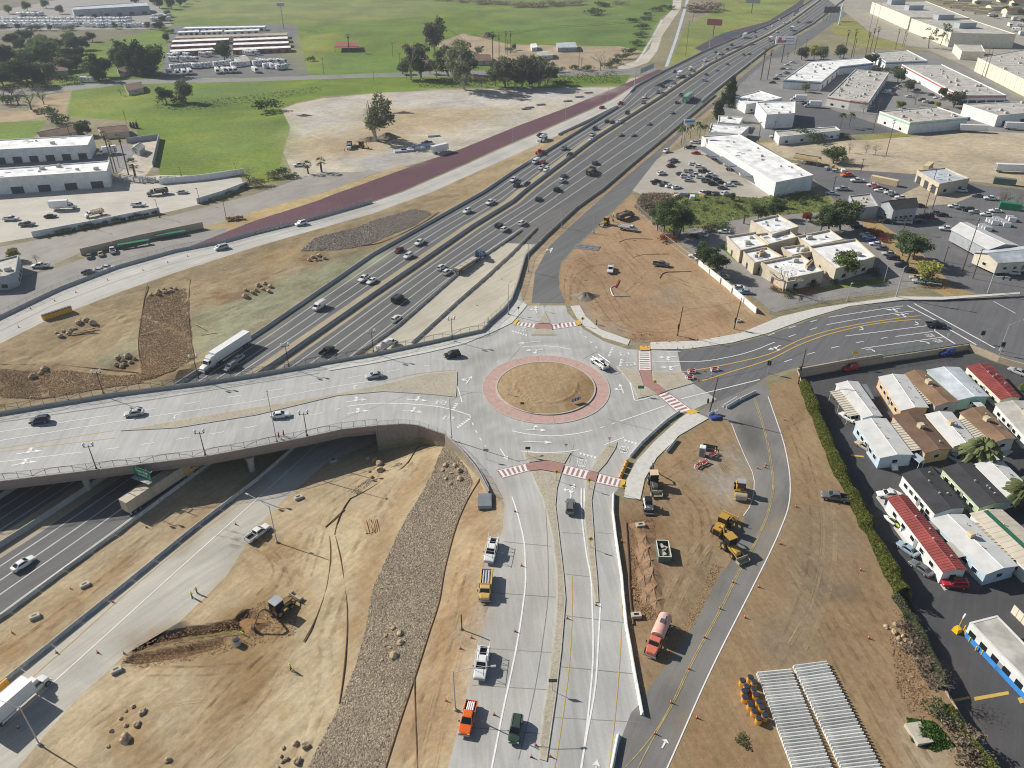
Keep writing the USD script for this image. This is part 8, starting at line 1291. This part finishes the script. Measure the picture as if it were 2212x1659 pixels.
#machines
def arm(t,name,p,r,mat):obj(name,MB().path(p,r,6),mat,t)
def bigwheels(t,front,rear,rf,rr,y,w=.45):
 for x,r in((front,rf),(rear,rr)):
  for s in(-1,1):q=obj('wheel',MB().tube((x,s*(y-w),r),(x,s*y,r),r,r,14),'rubber',t);obj('rim',MB().tube((x,s*(y-.02),r),(x,s*(y+.03),r),r*.5,r*.45,8),'paint_cat_yellow',q)
def cab(t,x,z,L=1.4,W=1.5,H=1.6,roof='paint_cat_yellow'):
 obj('cab',MB().box((x,0,z+H/2),(L*.94,W*.94,H)),'glass',t);obj('cab_roof',MB().box((x,0,z+H+.06),(L+.2,W+.15,.14)),roof,t);m=MB();[m.box((x+sx*L/2,sy*W/2,z+H/2),(.09,.09,H))for sx in(-1,1)for sy in(-1,1)];obj('cab_pillars',m,'black_paint',t)
def backhoe(col,roof,bucket_dir=1):
 def b(t):
  obj('body',loft([(-1.2,.6,.7,1.5),(.2,.65,.7,1.6),(1.9,.55,.7,1.45),(2.1,.45,.8,1.3)]),col,t);cab(t,-.5,1.4,1.5,1.5,1.5,roof);bigwheels(t,1.5,-.8,.5,.75,1.0)
  arm(t,'loader_arm',[(.4,.75,1.5),(2.4,.75,.9),(2.9,.75,.5)],.1,col);arm(t,'loader_arm',[(.4,-.75,1.5),(2.4,-.75,.9),(2.9,-.75,.5)],.1,col);obj('bucket',MB().box((3.2,0,.4),(.9,2.3,.1)).box((2.8,0,.75),(.1,2.3,.8)).box((3.2,1.1,.6),(.9,.08,.5)).box((3.2,-1.1,.6),(.9,.08,.5)),'paint_tan',t)
  arm(t,'boom',[(-1.5,0,1.0),(-2.6,.2,3.0),(-3.4,.3,2.9)],.16,col);arm(t,'dipper',[(-3.4,.3,2.9),(-4.6,.45,1.0)],.13,col);obj('digging_bucket',MB().box((-4.75,.47,.6),(.5,.7,.8),taper=.7),'steel_dark',t);obj('stabiliser',MB().box((-1.5,1.1,.4),(.2,.8,.16)).box((-1.5,-1.1,.4),(.2,.8,.16)),col,t)
 return b
def machine(name,label,u,v,az,build,cat,sc=1.0):t=thing(name,label,cat,P(u,v),math.radians(az),sc);build(t);return t
paint('paint_dirty',(.24,.15,.05),.6,var=.3)
machine('backhoe_loader','yellow-brown backhoe digging at the end of the trench on the sand',607,1322,55,backhoe('paint_dirty','wall_grey'),'backhoe',1.25);machine('backhoe_loader','backhoe with a tan canopy parked in the equipment yard',1411,1050,-88,backhoe('steel_dark','canvas_tan'),'backhoe',1.15);machine('backhoe_loader','small backhoe at the top of the brown corner lot',1308,485,230,backhoe('paint_cat_yellow','paint_cat_yellow'),'backhoe');machine('backhoe_loader','backhoe beside the white dump truck on the gravel lot',779,319,150,backhoe('paint_cat_yellow','paint_cat_yellow'),'backhoe',1.2);machine('backhoe_loader','yellow backhoe loader nearest the old road in the equipment yard',1577,1190,-65,backhoe('paint_cat_yellow','paint_cat_yellow'),'backhoe',1.2)
def skid(t):obj('body',loft([(-1.3,.6,.4,1.3),(.2,.65,.35,1.2),(.9,.6,.35,.9)]),'sign_white',t);cab(t,-.1,1.1,1.1,1.1,1.0,'black_paint');bigwheels(t,.6,-.7,.4,.4,.9,.3);arm(t,'lift_arm',[(-1.2,.75,1.4),(.8,.75,1.2),(1.4,.75,.4)],.09,'sign_white');arm(t,'lift_arm',[(-1.2,-.75,1.4),(.8,-.75,1.2),(1.4,-.75,.4)],.09,'sign_white');obj('bucket',MB().box((1.8,0,.3),(.8,1.9,.1)).box((1.45,0,.55),(.1,1.9,.6)),'steel_dark',t)
machine('skid_steer','white skid steer loader with its bucket down in the equipment yard',1399,1097,-92,skid,'loader',1.15)
def roller(t):obj('body',loft([(-2.4,.75,.8,1.6),(-.6,.8,.8,1.7),(-.3,.7,.8,1.5)]),'paint_cat_yellow',t);cab(t,-.5,1.5,1.2,1.4,1.3,'wall_grey');bigwheels(t,-1.6,-1.6,.7,.7,1.05,.5);obj('drum',MB().tube((1.6,-1.05,.75),(1.6,1.05,.75),.75,.75,18),'paint_tan',t);obj('drum_frame',MB().box((1.0,1.15,.8),(2.0,.12,.3)).box((1.0,-1.15,.8),(2.0,.12,.3)).box((.1,0,.9),(.3,2.2,.4)),'paint_cat_yellow',t)
machine('road_roller','road roller with a wide tan drum at the edge of the equipment yard',1598,1068,-100,roller,'roller',1.15)
def loader(t):obj('body',loft([(-2.8,.8,.8,1.9),(-.8,.8,.8,2.0),(-.5,.7,.8,1.8)]),'paint_cat_yellow',t);obj('grille',MB().box((-2.85,0,1.3),(.06,1.2,.8)),'black_paint',t);cab(t,-.2,1.7,1.3,1.4,1.4);bigwheels(t,1.2,-1.7,.75,.75,1.2,.55);obj('front_frame',MB().box((1.0,0,1.1),(1.6,1.0,.8)),'paint_cat_yellow',t);arm(t,'lift_arm',[(.9,.5,1.7),(2.6,.5,1.2)],.14,'paint_cat_yellow');arm(t,'lift_arm',[(.9,-.5,1.7),(2.6,-.5,1.2)],.14,'paint_cat_yellow');obj('bucket',MB().box((3.1,0,.7),(1.0,2.7,.12)).box((2.65,0,1.2),(.12,2.7,1.1)).box((3.1,1.32,.95),(1.0,.08,.6)).box((3.1,-1.32,.95),(1.0,.08,.6)),'paint_yellow',t)
machine('wheel_loader','yellow wheel loader with raised bucket in the equipment yard',1560,1143,52,loader,'loader',1.2)
def forklift(t):obj('body',loft([(-1.6,.9,.7,1.6),(1.6,.9,.7,1.5)]),'sign_red',t);cab(t,-.2,1.3,1.2,.9,1.0,'sign_red');bigwheels(t,1.3,-1.3,.6,.6,1.1);arm(t,'boom',[(-1.6,-.3,1.7),(2.6,-.3,1.5),(3.2,-.3,.5)],.2,'sign_red');obj('forks',MB().box((3.8,.3,.2),(1.2,.12,.08)).box((3.8,-.6,.2),(1.2,.12,.08)),'steel_dark',t)
machine('telehandler','red telehandler beside the freeway barrier',1166,333,40,forklift,'telehandler',1.1);machine('telehandler','orange machine at the nose of the ramp barrier',1340,226,30,forklift,'telehandler',.9)
def skip(t):m=MB();[m.box((0,s*1.1,.7),(4.2,.1,1.4))for s in(-1,1)];[m.box((s*2.1,0,.7),(.1,2.2,1.4))for s in(-1,1)];m.box((0,0,.08),(4.2,2.2,.1));obj('bin',m,'container_green',t);g=np.random.default_rng(4);[obj('rubble',MB().box((g.uniform(-1.4,1.4),g.uniform(-.6,.6),.5+.3*k/6),(1.1,.7,.3),g.uniform(0,3)),'concrete_block',t)for k in range(8)];obj('lip',MB().box((0,1.1,1.42),(4.3,.16,.08)).box((0,-1.1,1.42),(4.3,.16,.08)).box((2.1,0,1.42),(.16,2.2,.08)).box((-2.1,0,1.42),(.16,2.2,.08)),'wall_cream',t)
machine('skip_bin','open steel skip filled with broken concrete in the equipment yard',1432,1197,88,skip,'skip',1.1)
def loo(t):obj('cabin',MB().box((0,0,1.1),(1.2,1.2,2.2)),'wall_grey',t);obj('roof',MB().box((0,0,2.28),(1.25,1.25,.16),0,.8),'sign_white',t);obj('door',MB().box((0,-.62,1.05),(.8,.04,1.8)),'awning_grey',t)
machine('portable_toilet','grey portable toilet with a white roof in the equipment yard',1516,984,-20,loo,'portable toilet',1.15)
def rack(t):obj('red_barricade',MB().box((0,0,.9),(2.4,.1,.35)).box((0,0,.4),(2.4,.1,.3)),'sign_red',t);obj('legs',MB().box((-1,0,.5),(.1,.9,1.0)).box((1,0,.5),(.1,.9,1.0)),'sign_white',t)
for u,v,az in((1520,1003,40),(1540,985,35),(1508,1008,45)):t=thing('barricade','red and white barricade beside the portable toilet','barricade',P(u,v),math.radians(az),group='barricades by the toilet');rack(t)
t=thing('trench_box','brown steel trench box behind the portable toilet','trench box',P(1533,972),math.radians(-20));obj('side_plate',MB().box((0,.8,.5),(3.4,.12,1.0)),'steel_dark',t);obj('side_plate',MB().box((0,-.8,.5),(3.4,.12,1.0)),'steel_dark',t);obj('spreader',MB().box((-1.2,0,.6),(.12,1.6,.12)).box((1.2,0,.6),(.12,1.6,.12)),'lumber',t)
t=thing('mesh_mat','flat grid of rusty reinforcing mesh on the gravel','mesh mat',P(1575,1008),.1);m=MB();[m.box((-2.2+k*.4,0,.06),(.06,7,.04))for k in range(12)];[m.box((0,-3.4+k*.4,.09),(4.6,.06,.04))for k in range(18)];obj('bars',m,'lumber',t)
t=thing('mesh_mat','flat grey grid of steel plates on the brown corner lot','mesh mat',P(1268,534),-.3);[obj('plate',MB().box((-3.6+(k%4)*2.4,(k//4)*1.6-1.6,.05),(2.2,1.4,.06)),'awning_grey',t)for k in range(12)]
t=thing('traffic_cluster','heap of white barricades and blue tarpaulin at the foot of the signal pole','site clutter',P(1545,903),.2);obj('tarpaulin',loft([(-1.4,.8,0,.5),(0,1.0,0,.9),(1.4,.6,0,.4)]),'paint_blue',t);[obj('board',MB().box((k*.7-1,.9+.2*k,.8),(.9,.08,1.2),.3*k),'sign_white',t)for k in range(4)]
for u,v,l in((1494,805,'left'),(1543,800,'middle'),(1490,818,'lower')):t=thing('a_frame_sign',f'white folding barricade at the closed median, {l} one','barricade',P(u,v),.3);rack(t)
t=thing('floodlight_stand','yellow floodlight tower beside the park office','light tower',P(2066,1364)*[1,1,0]+[0,0,PARK_Z]);obj('base',MB().box((0,0,.5),(1.2,1.2,1.0),.4,.8),'sign_yellow',t);obj('mast',MB().tube((0,0,1),(.4,.3,3.6),.06,.06,5),'sign_yellow',t);obj('lamps',MB().box((.4,.3,3.7),(1.3,.25,.3),.8),'sign_white',t)
for k,(u,v)in enumerate(((2082,1361),(2082,1370),(2093,1386),(2107,1405),(2120,1414))):copies('bollard',lambda t:(obj('post',MB().tube((0,0,0),(0,0,1.1),.12,.12,8),'sign_yellow',t),obj('cap',MB().tube((0,0,1.1),(0,0,1.15),.12,.06,8),'sign_yellow',t)),'bollard','yellow bollard in front of the park office','bollard',at_z(u,v,PARK_Z),0,1,'bollards at the park office','left')
t=thing('dog_house_shed','small white garden shed with brown roof by the park lane','shed',at_z(1920,1058,PARK_Z));gabled(t,'1906,1040 1931,1038 1938,1047 1912,1051',PARK_Z+2.0,.5,PARK_Z,'wall_white','roof_tanbrown',wins=0,end_wins=0,door=True)
for u,v,c in((1920,1128,'paint_white'),(1932,1133,'paint_lime')):t=thing('jet_ski','white jet ski on a trailer beside the red-roofed home' if c=='paint_white' else 'yellow jet ski beside the red-roofed home','jet ski',at_z(u,v,PARK_Z),2.0);obj('hull',loft([(-1.5,.5,.5,.9),(0,.55,.45,1.0),(1.1,.4,.5,.95),(1.6,.1,.7,.8)]),c,t,smooth=35);obj('saddle',MB().box((-.6,0,1.1),(1.3,.35,.3)),'black_paint',t);obj('handlebar',MB().box((.3,0,1.25),(.1,.7,.1)),'black_paint',t)
t=thing('concrete_slab','bare concrete slab with a cone in the green ground cover','slab',P(1983,1588),.15);obj('slab',MB().box((0,0,.35),(2.6,3.6,.7)),'concrete_block',t);obj('hatch',MB().box((0,0,.72),(1,1,.04)),'wall_concrete',t)
for u,v,s in((375,455,0),):
 pass
for u,v,L,mat,l in((260,391,7,'galv','grey'),(245,388,7,'galv','grey'),(290,393,8,'galv','pale'),(365,392,7,'sign_green','green'),(320,394,7,'galv','pale'),(190,399,7,'steel_dark','black'),(205,402,7,'galv','white')):
 t=thing('steel_rack',f'{l} steel storage rack along the back wall of the contractor yard','rack',P(u,v),.12,group='steel racks');[obj('upright',MB().box((x,0,1.2),(.15,1.6,2.4)),mat,t)for x in(-L/2,0,L/2)];[obj('beam',MB().box((0,y,z),(L,.12,.16)),mat,t)for z in(.6,1.4,2.2)for y in(-.7,.7)]
for u,v,c,l in((370,512,'sign_green','long green covered rack against the dark grey wall, right one'),(290,532,'sign_green','long green rack against the dark grey wall, left one')):t=thing('covered_rack',l,'rack',P(u,v),math.radians(28));obj('cover',MB().box((0,0,1.6),(11,1.6,.25)),c,t);[obj('leg',MB().box((x,0,.75),(.15,1.4,1.5)),'steel_dark',t)for x in(-5,0,5)]
t=thing('trailer_frame','cluttered flat trailer with crates beside the street above the purple slope','site clutter',P(507,475),.35);obj('deck',MB().box((0,0,.8),(7,2.4,.2)),'wood_brown',t);[obj('crate',MB().box((x,y,1.3),(1.2,1.0,.8),x),'lumber',t)for x,y in((-2.4,.3),(-.6,-.4),(1.2,.4),(2.6,-.2))];wheels(t,(-1,1),.4,1.1)
along((846,747),(826,762),'water truck','white','white concrete truck working beside the freeway just beyond the bridge',z=-7.0)
#people
import manifold3d as m3
SK,=(paint('skin',(.42,.25,.17),.6),);paint('denim',(.05,.07,.12),.8);paint('dark_cloth',(.03,.03,.035),.8);paint('hivis',(.55,.75,.05),.6);paint('red_cloth',(.5,.08,.04),.7);paint('helmet',(.75,.75,.72),.3)
def person(u,v,az,label,top_,legs_,hat=None,z=None,stride=.16,lean=0.0):
 J={'hipL':(-.0,.1,.92,.1),'hipR':(.0,-.1,.92,.1),'kneeL':(stride,.1,.5,.068),'kneeR':(-stride*.2,-.1,.5,.068),'ankL':(stride*.6,.1,.09,.05),'ankR':(-stride,-.1,.09,.05),'toeL':(stride*.6+.17,.11,.05,.042),'toeR':(-stride+.17,-.11,.05,.042),'bel':(lean*.4,0,1.05,.14),'chest':(lean,0,1.32,.155),'shL':(lean,.19,1.43,.075),'shR':(lean,-.19,1.43,.075),'neck':(lean,0,1.52,.055),'head':(lean+.02,0,1.66,.1),'crown':(lean,0,1.72,.095),'elL':(lean+.06,.26,1.14,.048),'elR':(lean+.12,-.26,1.16,.048),'wrL':(lean+.2,.22,.94,.036),'wrR':(lean+.32,-.18,1.05,.036),'hdL':(lean+.24,.21,.85,.04),'hdR':(lean+.4,-.16,1.06,.04),'nose':(lean+.12,0,1.66,.025)}
 sp=lambda k:m3.Manifold.sphere(J[k][3],12).translate(J[k][:3]);B=lambda*k:m3.Manifold.batch_hull([sp(q)for q in k])
 def union(l):
  o=l[0]
  for q in l[1:]:o=o+q
  return o
 body=union([B('hipL','kneeL'),B('kneeL','ankL'),B('ankL','toeL'),B('hipR','kneeR'),B('kneeR','ankR'),B('ankR','toeR'),B('hipL','hipR','bel'),B('bel','chest'),B('chest','shL','shR'),B('neck','chest'),B('neck','head'),B('head','crown'),B('head','nose'),B('shL','elL'),B('elL','wrL'),B('wrL','hdL'),B('shR','elR'),B('elR','wrR'),B('wrR','hdR')])
 p=P(u,v)if z is None else at_z(u,v,z);t=thing('person',label,'person',p,math.radians(az));mm=body.refine_to_length(.06).to_mesh();tm=trimesh.Trimesh(mm.vert_properties[:,:3],mm.tri_verts);trimesh.smoothing.filter_taubin(tm,iterations=4);obj('body',MB().tm(tm),'skin',t,smooth=True)
 def fat(l,k,name,mat):
  q=union([m3.Manifold.batch_hull([m3.Manifold.sphere(J[a][3]+k,10).translate(J[a][:3])for a in g])for g in l]).to_mesh();obj(name,MB().add(q.vert_properties[:,:3],q.tri_verts),mat,t,smooth=40)
 fat([('hipL','kneeL'),('kneeL','ankL'),('hipR','kneeR'),('kneeR','ankR'),('hipL','hipR')],.022,'trousers',legs_);fat([('bel','chest'),('chest','shL','shR'),('shL','elL'),('shR','elR')],.03,'jacket',top_);fat([('ankL','toeL'),('ankR','toeR')],.016,'boots','black_paint')
 hm=m3.Manifold.sphere(.125,14).translate((lean+.0,0,1.71)).trim_by_plane((0,0,1),1.70).to_mesh();obj('hard_hat' if hat else 'hair',MB().add(hm.vert_properties[:,:3],hm.tri_verts),hat or 'black_paint',t,smooth=40);return t
person(603,946,190,'person in a red top standing at the near bridge fence, left one','red_cloth','dark_cloth',z=.15);person(613.5,942,200,'person in a red top walking by the near bridge fence, right one','red_cloth','dark_cloth',z=.15);person(426,1281,250,'worker in a yellow vest on the lower ramp edge, right one','hivis','dark_cloth','helmet');person(415,1291,60,'worker in a yellow vest and white hat on the lower ramp edge, left one','hivis','denim','helmet');person(629,1447,220,'worker in a bright yellow-green jacket below the backhoe','hivis','denim','helmet',lean=.1);person(1288.5,701,200,'person in dark clothes on the dirt beside the pavement','dark_cloth','dark_cloth');person(1325,469,180,'worker in a bright vest at the top of the brown corner lot','hivis','denim','helmet');person(744,326,10,'worker in a yellow vest left of the white dump truck','hivis','denim','helmet')
#air
hz=usdkit.material(stage,'/World/Looks/haze',{'v':('principled_volume',{'color':(.80,.88,1.0),'density':HAZE,'anisotropy':.2})},[],volume='v.volume')
m=usdkit.mesh(stage,'/World/haze',MB().box((0,4000,55),(11000,10500,140)).mesh(),hz);m.GetPrim().SetCustomDataByKey('kind','stuff');m.GetPrim().SetCustomDataByKey('label','thin pale haze over the far fields and buildings');m.GetPrim().SetCustomDataByKey('category','haze')
for i,(u,v)in enumerate(((2137,479),(2143,482),(2149,485),(2150,477),(2156,480),(2162,483),(2168,486),(2174,489),(2120,492),(2127,495),(2133,498),(2180,474),(2186,478))):t=thing('white_tote','white tote crate in rows on the industrial asphalt','crate',P(u,v),-.3,group='white totes');obj('crate',MB().box((0,0,.8),(2.6,1.6,1.5)),'sign_white',t);obj('lid',MB().box((0,0,1.58),(2.7,1.7,.06)),'wall_grey',t)
def carport(q,label,h=HZ-.5,mat='sheet_white'):
 p=ccw(quad_pts(q,h));t=thing('carport',label,'carport',pos=p.mean(0));obj('roof',MB().prism(p,h-.08,h),mat,t);[obj('post',MB().tube((*c[:2],PARK_Z),(*c[:2],h-.08),.05,.05,5),'line_white',t)for c in p];d=p[1]-p[0];[obj('roof_rib',MB().tube(p[0]+d*k/8+[0,0,.02],p[3]+(p[2]-p[3])*k/8+[0,0,.02],.035,.035,4),'awning_grey',t)for k in range(1,8)]
for q,l,m in(('1854,832 1872,829 1889,861 1874,863','grey carport right of the topmost white mobile home','awning_grey'),('1936,934 1952,932 1970,952 1954,955','small white patio cover left of the brown-roofed home','sheet_white'),('2092,912 2110,908 2124,932 2106,936','ribbed tan porch roof on the tan-brown home','roof_tanbrown'),('2100,868 2114,864 2130,880 2118,884','white patio cover in front of the mint green home','sheet_white'),('2044,1172 2062,1168 2090,1200 2068,1205','ribbed pale awning between the two lowest homes','sheet_cream'),('1968,985 1980,978 1998,992 1986,1000','pale lean-to at the end of the pale blue home','wall_blue')):carport(q,l,mat=m)
def pad(name,s,mat,h=.04):obj(name,MB().prism(ccw(PZ(s,PARK_Z)),PARK_Z-.05,PARK_Z+h),mat,'/World/park_ground')
for s in('1892,1074 1922,1053 1950,1066 1930,1080 1942,1118 1920,1112','1940,1118 1930,1140 1962,1184 1975,1190','1824,880 1846,880 1866,905 1848,908','2030,1262 2046,1258 2052,1272 2040,1276','1990,1060 2010,1066 2030,1105 2012,1108','2106,990 2140,960 2190,975 2150,1000'):pad('concrete_pad',s,'sidewalk')
for s in('2056,1511 2094,1504 2096,1509 2058,1517','2104,1506 2178,1493 2180,1500 2106,1514','2198,1508 2230,1500 2232,1512 2204,1520','1838,982 1866,985 1866,988 1838,985'):pad('yellow_hump',s,'line_yellow',.03)
for s in('1987,1360 2003,1362 2003,1364 1987,1362','2035,1480 2062,1486 2062,1488 2035,1482','2060,1548 2085,1554 2085,1556 2060,1550','2004,1356 2008,1362 2010,1362 2006,1356'):pad('bay_line',s,'line_white',.02)
g_=np.random.default_rng(9)
for u,v in((1913,1090),(1944,1142),(1950,1150),(2000,1118),(2068,1100),(2080,1108),(1970,1005),(2012,984),(2060,972),(1850,912),(1902,900),(2126,1098),(2150,955),(2085,1225),(2190,1090),(1990,1108)):t=thing('wheelie_bin','dark wheeled bin beside a mobile home','bin',at_z(u,v,PARK_Z),g_.uniform(0,3),group='bins in the park');obj('bin',MB().box((0,0,.55),(.6,.65,1.0),0,1.1),('steel_dark','sign_green','paint_blue')[int(u)%3],t);obj('lid',MB().box((0,0,1.08),(.68,.74,.08)),'black_paint',t)
settle_labels()
